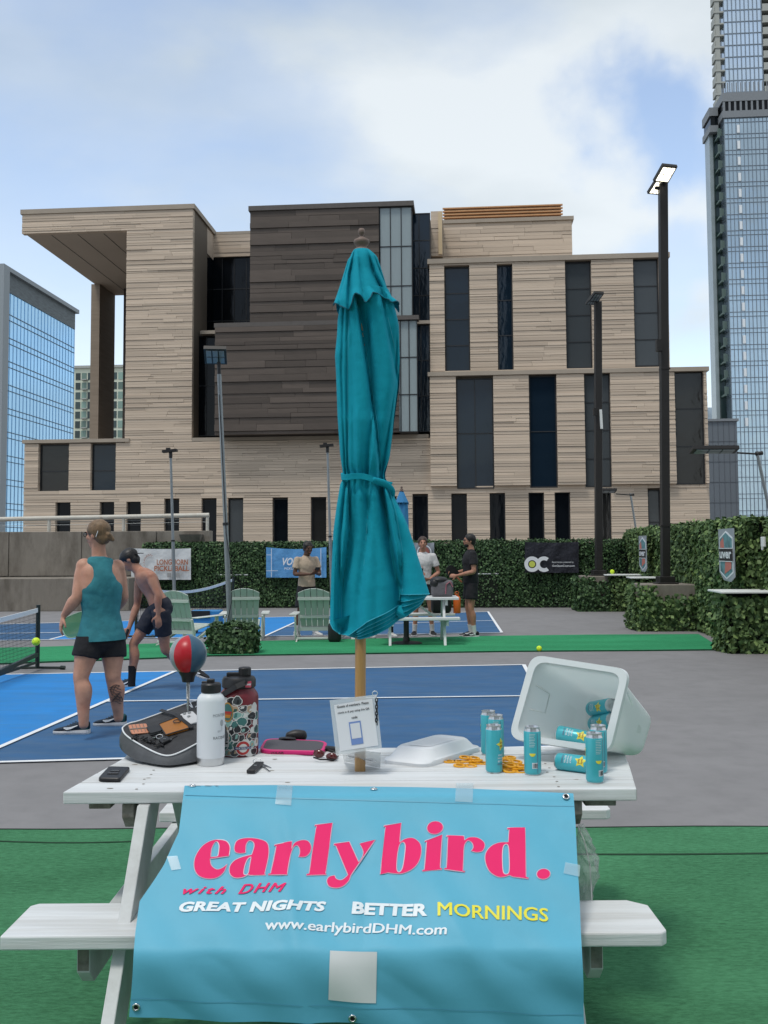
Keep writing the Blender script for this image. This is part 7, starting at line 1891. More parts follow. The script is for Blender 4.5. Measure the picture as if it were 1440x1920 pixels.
# --- slim cans
CAN_R, CAN_H = .0287, .160
M['can'] = mat('turquoise_can_paint', (0.060, 0.43, 0.50), .32, metal=.15, spec=.6)
M['alu'] = mat('brushed_aluminium', (0.60, 0.61, 0.62), .28, metal=.9)
M['star'] = mat('yellow_star_ink', (0.74, 0.66, 0.07), .4); M['brown_ink'] = mat('brown_red_ink', (0.28, 0.05, 0.03), .5); M['can_ink'] = mat('pale_can_ink', (0.55, 0.68, 0.70), .5); M['purple_ink'] = mat('plum_ink', (0.16, 0.05, 0.16), .5)
def decal(mb, poly2d, base, r, a0, z0, R=None, lift=.0006, L=.004):
    """flat print wrapped on the can: poly2d (x along circumference, y up), metres"""
    T = tessellate_polygon([[Vector((x, y, 0)) for x, y in poly2d]])
    for a, b, c in split_tris([(poly2d[a], poly2d[b], poly2d[c]) for a, b, c in T], L):
        mb.add([cyl_pt(base, r, a0 + q[0] / r, z0 + q[1], lift, R) for q in (a, b, c)], [(0, 1, 2)])
def decal_text(mb, s, w, h, base, r, a0, z0, R=None, lift=.0009, bold=.02, rot=False, L=.004):
    vs, fs = txt(s, h, bold, 0, width=w, res=2)
    if rot: vs = [(-y, x) for x, y in vs]
    for f_ in fs:
        for k in range(1, len(f_) - 1):
            for a, b, c in split_tris([(vs[f_[0]], vs[f_[k]], vs[f_[k + 1]])], L):
                mb.add([cyl_pt(base, r, a0 + q[0] / r, z0 + q[1], lift, R) for q in (a, b, c)], [(0, 1, 2)])
def can(label, base, spin=0.0, R=None, star=True, back=False):
    """spin: where on the can the star sits, angle from the camera side"""
    t = thing('drink_can', label, 'drink can', base, 0, 'turquoise drink cans on the picnic table')
    I = R
    def rot(q): return (I @ Vector(q)) if I is not None else Vector(q)
    mb = MB(); r, h = CAN_R, CAN_H
    mb.lathe([(r - .004, .004), (r - .001, .008), (r, .012), (r, h - .018), (r - .0015, h - .014)], base, 32, I); body = mb.build('can_body', M['can'], t, smooth=True, auto=.7)
    mb = MB(); mb.lathe([(.001, .003), (r - .008, .003), (r - .007, 0), (r - .005, 0), (r - .004, .004)], base, 32, I); mb.build('base_rim', M['alu'], t, smooth=True, auto=.7)
    mb = MB(); mb.lathe([(r - .0015, h - .014), (r - .0045, h - .006), (r - .0045, h - .002), (r - .003, h), (r - .0055, h), (r - .007, h - .006), (.001, h - .006)], base, 32, I); lid = mb.build('can_top', M['alu'], t, smooth=True, auto=.6)
    mb = MB(); mb.tube([base + rot((.007 * math.cos(a), -.004 + .010 * math.sin(a), h - .0035)) for a in [2 * PI * k / 12 for k in range(12)]], .0012, 5, closed=True); mb.build('ring_pull', M['alu'], lid)
    # star with the name, slogan, lemon slice, small print, barcode
    mb = MB(); n = 5; st = []
    for k in range(10):
        rr_ = .021 if k % 2 == 0 else .0105; a = PI / 2 + PI * k / 5 + .25; st.append((rr_ * math.cos(a) * 1.05, rr_ * math.sin(a) * 1.1))
    decal(mb, st, base, r, spin, .098, I); mb.build('printed_star', M['star'], body)
    mb = MB(); decal_text(mb, 'early', .018, .0085, base, r, spin, .1025, I, rot=False); decal_text(mb, 'bird', .015, .0085, base, r, spin, .0925, I); mb.build('star_lettering', M['brown_ink'], body, kind='stuff')
    mb = MB(); decal_text(mb, 'GREAT', .026, .006, base, r, spin - .1, .062, I); decal_text(mb, 'NIGHTS', .028, .006, base, r, spin - .1, .052, I); decal_text(mb, 'BETTER', .028, .006, base, r, spin - .1, .042, I); mb.build('slogan_lettering', M['ink_w2'], body, kind='stuff')
    mb = MB(); decal_text(mb, 'MORNINGS', .030, .0055, base, r, spin - .1, .032, I); mb.build('slogan_lettering', M['purple_ink'], body, kind='stuff')
    b0 = spin + 2.3
    mb = MB(); decal(mb, [(.0105 * math.cos(a), .0105 * math.sin(a)) for a in [PI + PI * k / 12 for k in range(13)]], base, r, b0, .075, I); mb.build('lemon_slice', M['star'], body)
    mb = MB()
    for k in range(9): decal(mb, [(-.010, 0), (.010 - .004 * (k % 3) * .5, 0), (.010 - .004 * (k % 3) * .5, .0016), (-.010, .0016)], base, r, b0, .138 - k * .0052, I)
    mb.build('small_print', M['can_ink'], body, kind='stuff')
    mb = MB(); decal(mb, [(-.010, 0), (.008, 0), (.008, .019), (-.010, .019)], base, r, b0 + .3, .025, I); mb.build('barcode_field', M['ink_w2'], body)
    mb = MB(); rr_ = random.Random(2); x = -.008
    while x < .006:
        w = rr_.choice([.0006, .001, .0015]); decal(mb, [(x, .002), (x + w, .002), (x + w, .017), (x, .017)], base, r, b0 + .3, .025, I, .0011); x += w + rr_.choice([.0008, .0012])
    mb.build('barcode_bars', M['ink_black'], body, kind='stuff')
    mb = MB()
    for dd in (0.62, 1.55): decal(mb, [(-.0006, .012), (.0006, .012), (.0006, .142), (-.0006, .142)], base, r, b0 + dd, 0, I)
    mb.build('label_rule', M['purple_ink'], body, kind='stuff')
    return t
can('slim turquoise can standing front left beside the yellow tokens', TP(926.5, 1448), .95)
can('slim turquoise can standing alone between the yellow tokens and the tub', TP(999, 1452), -2.45)
can('slim turquoise can standing nearest the table front at right', TP(1115.5, 1467), -2.0)
can('slim turquoise can half hidden right behind the nearest right can', TP(1123, 1449), -2.35)
can('slim turquoise can in the middle of the three clustered left of the tub', TP(930.5, 1424), -2.4)
can('slim turquoise can at the rear of the three clustered left of the tub', TP(916.5, 1414), -2.0)
# --- white tub lying on its side
RIM = [P(1000, 1231, 3.66), P(1176, 1258, 3.50), P(1139, 1409, 3.46), P(958, 1382, 3.62)]     # TL TR BR BL
BAS = [P(1098, 1290, 3.98), P(1235, 1338, 3.88), P(1209, 1426, 3.72), P(1085, 1408, 3.90)]
def rrect(C4, rad, n=7, shrink=0.0, push=None):
    """rounded quadrilateral through 4 corners"""
    c = sum(C4, Vector()) / 4; Q = [q + (c - q).normalized() * shrink for q in C4]; out = []
    for i in range(4):
        p, a, b = Q[i], Q[i - 1], Q[(i + 1) % 4]; u = (a - p).normalized() * rad; v = (b - p).normalized() * rad
        for k in range(n + 1):
            t = k / n; s0 = p + u; s1 = p + v; out.append(s0 * (1 - t) ** 2 + p * 2 * t * (1 - t) + s1 * t * t)
    return out
tub = thing('plastic_tub', 'translucent white plastic tub tipped on its side spilling turquoise cans', 'tub', P(1140, 1420, 3.6))
m = bpy.data.materials.new('translucent_polypropylene'); m.use_nodes = True; nt = m.node_tree; N, L_ = nt.nodes, nt.links; bs = N['Principled BSDF']
bs.inputs['Base Color'].default_value = (0.93, 0.94, 0.94, 1); bs.inputs['Roughness'].default_value = .38
tr_ = N.new('ShaderNodeBsdfTranslucent'); tr_.inputs[0].default_value = (0.90, 0.94, 0.93, 1); mxs = N.new('ShaderNodeMixShader'); mxs.inputs[0].default_value = .45
L_.new(bs.outputs[0], mxs.inputs[1]); L_.new(tr_.outputs[0], mxs.inputs[2]); L_.new(mxs.outputs[0], N['Material Output'].inputs[0]); M['tub'] = m
n_out = ((RIM[1] - RIM[0]).cross(RIM[3] - RIM[0])).normalized()
if n_out.y > 0: n_out = -n_out          # out of the mouth, toward the camera
deep = (sum(BAS, Vector()) - sum(RIM, Vector())) / 4
outer, inner = [], []
steps = [(0.0, 0.0), (0.06, .004), (.10, .012), (.5, .012), (.9, .012), (.97, .014), (1.0, .026)]
for t, sh in steps: 
    C4 = [RIM[i].lerp(BAS[i], t) for i in range(4)]; outer.append(rrect(C4, .045 + .01 * t, 7, sh + .004))
for t, sh in [(0.0, .018), (.04, .020), (.5, .016), (.94, .018), (.965, .03)]:
    C4 = [RIM[i].lerp(BAS[i], t) for i in range(4)]; inner.append(rrect(C4, .040 + .01 * t, 7, sh + .004))
mb = MB(); nR = len(outer[0]); rings = outer[::-1] + inner; mb.loft(rings, True); mb.build('tub_shell', M['tub'], tub, smooth=True, auto=1.0)
rimo = rrect([q + n_out * .004 for q in RIM], .05, 7, -.010); rimi = rrect([q + n_out * .004 for q in RIM], .042, 7, .022)
rimo2 = rrect([q - n_out * .020 for q in RIM], .05, 7, -.014); rimi2 = rrect([q - n_out * .004 for q in RIM], .042, 7, .020)
mb = MB(); mb.loft([rimi2, rimi, rimo, rimo2, [p.lerp(q, .35) for p, q in zip(rimo2, rrect([q - n_out * .018 for q in RIM], .05, 7, .004))]], False)
mb.build('tub_rim', mat('opaque_white_rim', (0.70, 0.74, 0.75), .35), tub, smooth=True, auto=.9)
# moulded ribs inside and outside
mb = MB()
def wall_pt(i, j, s, t, sh=.02): 
    a = RIM[i].lerp(RIM[j], s); b = BAS[i].lerp(BAS[j], s); p = a.lerp(b, t); c = (sum(RIM, Vector()) / 4).lerp(sum(BAS, Vector()) / 4, t); return p + (c - p).normalized() * sh
mb.tube([wall_pt(0, 3, .30, .08), wall_pt(0, 3, .33, .32), wall_pt(0, 3, .62, .32), wall_pt(0, 3, .64, .08)], .003, 6)
mb.build('moulded_rib', M['tub'], tub, smooth=True)
mb = MB(); mb.tube([wall_pt(1, 2, .22, .12, -.001), wall_pt(1, 2, .30, .3, -.001)], .003, 6); mb.build('moulded_rib', M['tub'], tub)
def lying(label, pa, pb_, spin, s=1.0):
    """can lying with its base at pa and its top toward pb_"""
    d = (pb_ - pa).normalized(); R = d.to_track_quat('Z', 'Y').to_matrix()
    # orient so that local -Y faces the camera
    x = d.cross(Vector((0, -1, .35))); y = -(Vector((0, -1, .35)) - d * Vector((0, -1, .35)).dot(d)).normalized(); x = y.cross(d)
    return can(label, pa, spin, Matrix((x, y, d)).transposed())
a_ = P(1043, 1413, 3.46); a_.z = TZ + CAN_R; b_ = P(1100, 1424, 3.40); b_.z = TZ + CAN_R
lying('turquoise can lying on the table under the rim of the white tub', a_, b_, -.1)
lying('turquoise can lying lowest inside the white tub, showing white slogan', P(1044, 1374, 3.66), P(1110, 1388, 3.60), -.1)
lying('turquoise can lying highest inside the white tub with its steel top outward', P(1108, 1330, 3.80), P(1148, 1323, 3.66), .3)
lying('turquoise can wedged inside the white tub beneath the highest one', P(1112, 1358, 3.78), P(1150, 1350, 3.64), .4)

# --- white lid
lid = thing('tub_lid', 'white plastic tub lid lying upside on the table behind the yellow tokens', 'lid', TP(806, 1416))
LC = [TP(711, 1431), TP(799, 1441), TP(908, 1407), TP(826, 1397)]
def up(C4, z): return [q + Vector((0, 0, z)) for q in C4]
mb = MB(); mb.loft([rrect(LC, .05, 6, .004), rrect(up(LC, .012), .05, 6, 0), rrect(up(LC, .018), .05, 6, .006), rrect(up(LC, .022), .05, 6, .026), rrect(up(LC, .050), .045, 6, .058), rrect(up(LC, .055), .04, 6, .070), rrect(up(LC, .055), .03, 6, .10), rrect(up(LC, .052), .03, 6, .106)])
M['lidw'] = mat('glossy_white_plastic', (0.74, 0.76, 0.78), .32); mb.build('lid_shell', M['lidw'], lid, smooth=True, auto=.7)
mb = MB(); r1 = rrect(up(LC, .0535), .025, 6, .115); r2 = rrect(up(LC, .0555), .025, 6, .120); mb.loft([r1, r2]); mb.build('lid_panel', M['lidw'], lid)
# --- yellow tokens: thick plastic discs with a hole
M['ytok'] = mat('amber_plastic', (0.78, 0.36, 0.012), .4)
def token(px, py, k, r, label, tilt=0):
    c = TP(px, py, .006 * k + .003); t = thing('bottle_opener_token', label, 'token', c, 0, 'yellow plastic tokens between the lid and the cans')
    R = Matrix.Rotation(tilt, 3, 'X') @ Matrix.Rotation(tilt * .7, 3, 'Y'); mb = MB()
    for sx in (-.45, .48):
        mb2 = [(r * .42, -.003), (r * .62, -.003), (r * .66, 0), (r * .62, .003), (r * .42, .003)]
        n = 20; rings = [[c + R @ Vector((sx * r + q[0] * math.cos(a), q[0] * .8 * math.sin(a), q[1])) for a in [2 * PI * i / n for i in range(n)]] for q in mb2]
        mb.loft(rings + [rings[0]], False)
    mb.build('token_rings', M['ytok'], t, smooth=True, auto=.7)
    mb = MB(); mb.box(c + R @ Vector((.01 * r, 0, 0)), (r * .5, r * .35, .0055), R); mb.build('token_bar', M['ytok'], t, bevel=.001)
for i, (px, py, k, r, lab) in enumerate([(852, 1428, 0, .036, 'amber token lying leftmost beside the white lid corner'), (872, 1436, 0, .038, 'amber token lying nearest the front, left of the cans'), (884, 1427, 1, .036, 'amber token overlapping the front left one'), (898, 1431, 0, .034, 'amber token touching the front left can'), (880, 1421, 2, .034, 'amber token at the back of the left heap'),
                                   (955, 1441, 0, .040, 'amber token at the bottom of the right heap'), (966, 1446, 0, .040, 'amber token at the front of the right heap'), (952, 1434, 1, .038, 'amber token on the left of the right heap'), (968, 1436, 2, .038, 'amber token in the middle of the right heap'), (958, 1428, 3, .036, 'amber token on top of the right heap'), (978, 1440, 1, .036, 'amber token touching the lone standing can'), (948, 1420, 1, .034, 'amber token at the back of the right heap')]):
    token(px, py, k, r, lab, [.0, .08, -.1, .06, .12][i % 5])

# --- black phone case at left
ph = thing('phone_case', 'black phone case lying face down at the left end of the table', 'phone', TP(214, 1453))
C4 = [TP(184, 1466), TP(225, 1467), TP(244, 1445), TP(204, 1444)]
mb = MB(); mb.loft([rrect(C4, .012, 4, .002), rrect(up(C4, .003), .012, 4, 0), rrect(up(C4, .011), .012, 4, 0), rrect(up(C4, .014), .012, 4, .003)]); mb.build('case_shell', M['black'], ph, smooth=True, auto=.6)
mb = MB(); c = TP(212, 1451, .014); mb.box(c + Vector((0, 0, .002)), (.036, .012, .005)); mb.build('grip_ring', mat('dull_grey', (.06, .06, .065), .4), ph, bevel=.002)
mb = MB(); c = TP(216, 1446, .014); mb.box(c + Vector((0, 0, .001)), (.03, .014, .003)); mb.build('camera_window', mat('dark_lens', (.03, .03, .035), .15), ph, bevel=.001)

# --- grey sling bag with mesh pocket
bag = thing('sling_bag', 'grey paddle bag with white piping lying open by the white bottle', 'bag', TP(300, 1425))
pn_ = Vector((-.06, -.42, 1)).normalized(); p0_ = TP(300, 1432) + Vector((0, 0, .062))
def BT(px, py, lift=0.0):
    """point on the bag's tilted top face under a pixel"""
    d = ray(px, py); o_ = Vector((0, 0, CAM_Z)); return o_ + d * ((p0_ - o_).dot(pn_) / d.dot(pn_)) + pn_ * lift
top_px = [(260, 1353), (244, 1357), (233, 1363), (230, 1369), (238, 1381), (264, 1398), (296, 1414), (317, 1418), (339, 1411), (368, 1396), (398, 1380), (420, 1362), (424, 1340), (412, 1318), (395, 1310), (369, 1315), (343, 1323), (302, 1338)]
sp_ = smooth_poly(top_px, 5); T_ = [BT(*q) for q in sp_]; cT = sum(T_, Vector()) / len(T_)
low = []
for p in T_:
    q = p + (p - cT) * .05 + Vector((0, -.006, -.055)); q.z = max(TZ + .010, q.z); low.append(q)
bot = []
for p in T_: q = p + (cT - p) * .16; q = Vector((q.x, q.y + .0, TZ + .001)); bot.append(q)
M['bag'] = mat('grey_ripstop', (0.085, 0.09, 0.098), .75, bump=.5, bscale=40, bdist=.006, var=.15, vscale=12); M['bagtop'] = mat('dark_mesh_pocket', (0.035, 0.036, 0.040), .7, bump=.8, bscale=350, bdist=.002, var=.25, vscale=30)
mid = [p.lerp(q, .5) + (p - cT) * .03 for p, q in zip(T_, low)]
inner_ = [p + (cT - p) * .05 + pn_ * .001 for p in T_]; inner2 = [p + (cT - p) * .45 + pn_ * .008 for p in T_]
mb = MB(); mb.loft([bot, low, mid, T_]); mb.build('bag_body', M['bag'], bag, smooth=True, auto=.9)
mb = MB(); mb.loft([[p + pn_ * .0015 for p in T_], inner_, inner2], False); mb.add([cT + pn_ * .010] + inner2, [(0, i + 1, (i + 1) % len(inner2) + 1) for i in range(len(inner2))]); mb.build('mesh_pocket', M['bagtop'], bag, smooth=True)
mb = MB(); mb.tube([p + pn_ * .003 for p in T_], .0030, 6, closed=True); mb.build('piping', M['ink_white'], bag, smooth=True)
mb = MB(); pts = [BT(302, 1338, .016), BT(330, 1349, .022), BT(345, 1360, .022), BT(362, 1372, .018)]
for i in range(3): mb.beam(pts[i], pts[i + 1], .014, .002, pn_)
mb.build('black_strap', M['black'], bag)
mb = MB()
for (xa, ya, xb, yb_) in ((352, 1322, 362, 1330), (362, 1330, 356, 1318), (357, 1331, 370, 1334), (363, 1334, 369, 1326)): mb.beam(BT(xa, ya, .006), BT(xb, yb_, .006), .004, .001, pn_)
mb.build('printed_mark', M['ink_white'], bag)
def slab(name, label, cat, quad, th, m, lift=.010, rad=.008, group=None):
    C4 = [BT(*q, lift) for q in quad]; t = thing(name, label, cat, C4[0], 0, group)
    mb = MB(); mb.loft([rrect(C4, rad, 4, .001), rrect([q + pn_ * th * .3 for q in C4], rad, 4, 0), rrect([q + pn_ * th * .8 for q in C4], rad, 4, 0), rrect([q + pn_ * th for q in C4], rad, 4, .002)]); mb.build(name + '_shell', m, t, smooth=True, auto=.6); return t, C4
t, C4 = slab('orange_phone', 'orange patterned phone with ring holder in the mesh pocket', 'phone', [(312, 1386), (356, 1373), (341, 1350), (299, 1366)], .009, mat('burnt_orange_case', (.33, .125, .02), .45, bump=.5, bscale=200, bdist=.002))
mb = MB(); c = BT(333, 1363, .021); mb.tube([c + Vector((.013 * math.cos(a), .010 * math.sin(a), .003 + .004 * math.sin(a))) for a in [2 * PI * k / 16 for k in range(16)]], .0016, 6, closed=True); mb.build('finger_ring', M['black'], t)
mb = MB()
for s in range(4):
    a, b = C4[s] + pn_ * .009, C4[(s + 1) % 4] + pn_ * .009; mb.tube([a, b], .0022, 5)
mb.build('bumper', M['black'], t)
t, C4 = slab('white_phone', 'white phone showing three camera lenses beside the orange phone', 'phone', [(352, 1366), (380, 1358), (362, 1340), (338, 1346)], .008, mat('white_glass_back', (.55, .56, .58), .25), .009)
for x, y in ((347, 1346), (356, 1344), (355, 1351)):
    mb = MB(); mb.lathe([(.006, 0), (.006, .002), (.004, .0025), (.001, .0015)], BT(x, y, .0175), 14, pn_.to_track_quat('Z', 'Y').to_matrix()); mb.build('camera_lens', M['pole_grey'], t)
t, C4 = slab('snack_packet', 'pale orange checked packet at the left end of the mesh pocket', 'packet', [(248, 1381), (281, 1378), (275, 1361), (241, 1364)], .006, mat('pale_orange_foil', (.52, .22, .13), .5), .006)
mb = MB()
for k in range(5): a = BT(246 + k * 7, 1379 - k * .5, .0135); b = BT(241 + k * 7, 1365 - k * .5, .0135); mb.beam(a, b, .0022, .001, pn_)
mb.beam(BT(245, 1373, .0137), BT(279, 1370, .0137), .006, .001, pn_); mb.build('check_stripe', mat('grey_brown_ink', (.17, .14, .12), .6), t)
t, C4 = slab('earphone_case', 'small black case tucked between packet and orange phone', 'case', [(283, 1384), (306, 1378), (298, 1366), (275, 1371)], .014, M['black'], .006)
mb = MB(); mb.beam(C4[0] + pn_ * .008, C4[1] + pn_ * .008, .001, .001, pn_); mb.build('seam', M['pole_grey'], t)
def keyset(label, pts_fn, fob, keys, ringc, rr):
    t = thing('key_bunch', label, 'keys', ringc)
    o = MB(); a, b, w, h, upn = fob; o.beam(a, b, w, h, upn); o.build('key_fob', M['black'], t, bevel=.003, seg=3)
    m_ = MB(); m_.box((a + b) / 2 + upn * (h / 2 + .0005), (w * .35, w * .35, .001)); m_.build('fob_button', M['pole_grey'], t)
    m_ = MB(); m_.tube([ringc + Vector((rr * math.cos(q), rr * .6 * math.sin(q), rr * .5 * math.sin(q) + rr * .3)) for q in [2 * PI * k / 18 for k in range(18)]], .0012, 5, closed=True); m_.build('split_ring', M['steel'], t)
    for (p, q) in keys:
        k_ = MB(); k_.beam(p, q, .006, .002); k_.lathe([(.010, 0), (.010, .002)], p, 12); k_.build('key', M['steel'], t)
    return t
keyset('black car key fob with two silver keys lying beside the stickered jug', None, (TP(470, 1447, .009), TP(487, 1431, .010), .030, .013, Vector((0, 0, 1))), [(TP(492, 1436, .004), TP(506, 1447, .002)), (TP(490, 1431, .006), TP(508, 1440, .002))], TP(482, 1429, .002), .014)
keyset('tangle of black straps and keys on the mesh pocket of the grey bag', None, (BT(302, 1398, .014), BT(318, 1391, .014), .030, .012, pn_), [(BT(318, 1392, .012), BT(333, 1383, .012)), (BT(290, 1388, .012), BT(303, 1380, .012))], BT(300, 1389, .014), .012)
mb = MB(); rr_ = random.Random(8)
for k in range(9):
    x, y = 252 + k * 6.5, 1385 + k * 2.2; mb.tube([BT(x + rr_.uniform(-8, 8), y + rr_.uniform(-5, 5), .008 + .006 * rr_.random()) for _ in range(5)], .0028, 5)
tag(mb.build('black_cord', M['black'], None, smooth=True), 'tangled black cord in the lower left of the mesh pocket', 'cord', kind='stuff')

# --- white insulated bottle
bc = TP(395, 1433); bt_ = thing('water_bottle', 'tall white insulated bottle with black cap and bare steel foot', 'bottle', bc)
R1 = .0485
mb = MB(); mb.lathe([(.001, 0), (R1 - .003, 0), (R1 - .001, .003), (R1, .006), (R1, .028)], bc, 36); mb.build('steel_foot', M['alu'], bt_, smooth=True, auto=.7)
mb = MB(); mb.lathe([(R1 + .0006, .028), (R1 + .001, .030), (R1 + .001, .225), (R1 - .001, .236), (R1 - .008, .246), (R1 - .016, .252), (R1 - .017, .256)], bc, 40); bb = mb.build('bottle_body', mat('white_powder_coat', (0.68, 0.71, 0.74), .42, bump=.15, bscale=400, bdist=.001), bt_, smooth=True, auto=.9)
mb = MB(); mb.lathe([(R1 - .015, .254), (R1 - .013, .258), (R1 - .013, .283), (R1 - .017, .288), (R1 - .034, .290), (.001, .290)], bc, 32); mb.build('cap', M['black'], bt_, smooth=True, auto=.6)
mb = MB(); mb.mm(bc + Vector((-.014, -.012, .288)), bc + Vector((.012, .012, .302))); mb.mm(bc + Vector((-.034, -.006, .286)), bc + Vector((-.010, .006, .294))); mb.build('cap_spout', M['black'], bt_, bevel=.004, seg=3)
M['gray_ink'] = mat('engraved_grey', (0.20, 0.21, 0.22), .5)
mb = MB(); decal_text(mb, 'MONTEREY', .062, .0105, bc, R1 + .001, .95, .178, bold=.01); decal_text(mb, 'RACQUET', .060, .0115, bc, R1 + .001, .95, .099, bold=.012); decal_text(mb, 'EST', .012, .006, bc, R1 + .001, .80, .122, bold=.005); mb.build('engraving', M['gray_ink'], bb, kind='stuff')
mb = MB()
el_ = [(.0085 * math.cos(a), .012 * math.sin(a)) for a in [2 * PI * k / 16 for k in range(16)]]; decal(mb, el_, bc, R1 + .001, 1.05, .150); decal(mb, [(-.001, -.030), (.001, -.030), (.001, -.012), (-.001, -.012)], bc, R1 + .001, 1.05, .150); mb.build('racquet_print', mat('pale_engraving', (.36, .38, .40), .5), bb)

# --- stickered jug
jc = TP(447.5, 1413); RJ = .0735; jg = thing('insulated_jug', 'big dark red jug covered in stickers with black lid and carry strap', 'jug', jc)
M['maroon'] = mat('maroon_powder_coat', (0.155, 0.016, 0.024), .4)
mb = MB(); mb.lathe([(.001, 0), (RJ - .004, 0), (RJ, .004), (RJ, .212), (RJ - .004, .226), (RJ - .014, .240), (RJ - .018, .250)], jc, 44); jb = mb.build('jug_body', M['maroon'], jg, smooth=True, auto=.8)
mb = MB(); mb.lathe([(RJ - .016, .246), (RJ - .010, .250), (RJ - .010, .276), (RJ - .016, .286), (RJ - .04, .290), (.001, .290)], jc, 36); jl = mb.build('lid', M['black'], jg, smooth=True, auto=.6)
mb = MB(); mb.lathe([(.024, .29), (.024, .318), (.020, .322), (.001, .322)], jc + Vector((.022, 0, 0)), 20); mb.mm(jc + Vector((-.045, -.014, .289)), jc + Vector((.02, .014, .302))); mb.build('spout_cap', M['black'], jl, bevel=.002)
mb = MB(); pts = [jc + Vector((-.066, -.035, .215)), jc + Vector((-.045, -.064, .232)), jc + Vector((.0, -.072, .258)), jc + Vector((.035, -.060, .272))]
for i in range(3): mb.beam(pts[i], pts[i + 1], .020, .004, Vector((-.2, -1, .3)))
mb.lathe([(.006, 0), (.006, .004)], pts[3], 12, Vector((.3, -1, .1)).to_track_quat('Z', 'Y').to_matrix()); mb.build('carry_strap', M['black'], jg)
rs = random.Random(21); SC_ = {}
def smat(n_, c):
    if n_ not in SC_: SC_[n_] = mat('sticker_' + n_, c, .35)
    return SC_[n_]
cols_ = [('white', (.62, .62, .60)), ('black', (.018, .018, .022)), ('white', (.62, .62, .60)), ('charcoal', (.05, .055, .06)), ('teal', (.05, .16, .15)), ('mint', (.22, .40, .36)), ('black', (.018, .018, .022)), ('charcoal', (.05, .055, .06)), ('sand', (.42, .30, .20)), ('forest', (.03, .09, .07))]
k = 0
for row in range(8):
    for col in range(7):
        z = .018 + row * .0265 + rs.uniform(-.006, .006); a = -.75 + col * .36 + rs.uniform(-.08, .08) + .15 * (row % 2)
        if a > 1.35: continue
        if z > .195 and a > .2: continue
        nm, cc = cols_[rs.randrange(len(cols_))]; rx = rs.uniform(.015, .024); ry = rs.uniform(.013, .021); nn_ = rs.choice([5, 7, 9, 12]); ph_ = rs.random() * 6
        out = [(rx * math.cos(q) * rs.uniform(.8, 1.15), ry * math.sin(q) * rs.uniform(.8, 1.15)) for q in [ph_ + 2 * PI * i / nn_ for i in range(nn_)]]
        out2 = [(x * .84, y * .84) for x, y in out]; lf = .0005 + .00025 * (k % 7)
        mb = MB(); decal(mb, out, jc, RJ, a, z, lift=lf, L=.012); s_ = mb.build('sticker', smat('white', (.62, .62, .60)), jb)
        mb = MB(); decal(mb, out2, jc, RJ, a, z, lift=lf + .0002, L=.012); mb.build('sticker_print', smat(nm, cc), s_)
        if rs.random() < .7:
            nm2, c2 = cols_[rs.randrange(len(cols_))]; mb = MB(); dxx, dyy = rs.uniform(-.3, .3) * rx, rs.uniform(-.3, .3) * ry
            w_, h_ = rx * rs.uniform(.3, .5), ry * rs.uniform(.2, .5); decal(mb, [(dxx - w_, dyy - h_), (dxx + w_ * .7, dyy - h_ * .6), (dxx + w_, dyy + h_), (dxx - w_ * .4, dyy + h_ * 1.2)], jc, RJ, a, z, lift=lf + .0004, L=.012); mb.build('sticker_motif', smat(nm2, c2), s_)
        k += 1
def round_sticker(a, z, rx, ry, layers, lf):
    s_ = None
    for i, (sc_, nm, cc) in enumerate(layers):
        mb = MB(); decal(mb, [(rx * sc_ * math.cos(q), ry * sc_ * math.sin(q)) for q in [2 * PI * i_ / 22 for i_ in range(22)]], jc, RJ, a, z, lift=lf + .0003 * i, L=.010); o = mb.build('sticker' if i == 0 else 'sticker_print', smat(nm, cc), jb if i == 0 else s_); s_ = s_ or o
    return s_
s_ = round_sticker(-.42, .165, .022, .036, [(1, 'gold', (.42, .22, .04)), (.86, 'teal', (.05, .16, .15))], .0032)
for i, (nm, cc) in enumerate([('red', (.42, .03, .03)), ('brick', (.35, .07, .03)), ('orange', (.55, .20, .03)), ('gold', (.42, .22, .04))]):
    mb = MB(); w_ = .0165 - .0018 * i; decal(mb, [(-w_, -.003 - i * .006), (w_, -.003 - i * .006), (w_, .003 - i * .006), (-w_, .003 - i * .006)], jc, RJ, -.42, .165, lift=.0045, L=.010); mb.build('flag_stripe', smat(nm, cc), s_)
s_ = round_sticker(.36, .034, .027, .027, [(1, 'white', (.62, .62, .60)), (.92, 'red', (.42, .03, .03)), (.58, 'white', (.62, .62, .60))], .0032)
mb = MB(); decal(mb, [(-.031, -.005), (.031, -.005), (.031, .005), (-.031, .005)], jc, RJ, .36, .034, lift=.0045, L=.008); mb.build('roundel_bar', smat('ink_blue', (.03, .03, .12)), s_)
mb = MB(); decal_text(mb, 'WATERLOO', .054, .0065, jc, RJ, .36, .034, lift=.0052, bold=.02, L=.01); mb.build('roundel_lettering', M['ink_white'], s_, kind='stuff')
mb = MB(); decal(mb, [(-.010, -.030), (.012, -.030), (.012, .032), (-.010, .032)], jc, RJ, -.50, .068, lift=.0032, L=.012); s_ = mb.build('sticker', smat('white', (.62, .62, .60)), jb)
mb = MB(); decal_text(mb, 'TRB', .052, .014, jc, RJ, -.49, .068, lift=.0038, bold=.05, rot=True, L=.01); mb.build('sticker_lettering', M['ink_black'], s_, kind='stuff')
mb = MB(); decal(mb, [(-.014, -.010), (.012, -.012), (.012, .012), (-.014, .010)], jc, RJ - .010, .75, .263, lift=.0008, L=.01); s_ = mb.build('sticker', smat('pinkred', (.55, .06, .10)), jl)
mb = MB(); decal_text(mb, 'hey', .021, .012, jc, RJ - .010, .75, .263, lift=.0016, bold=.03, L=.01); mb.build('sticker_lettering', M['ink_white'], s_, kind='stuff')

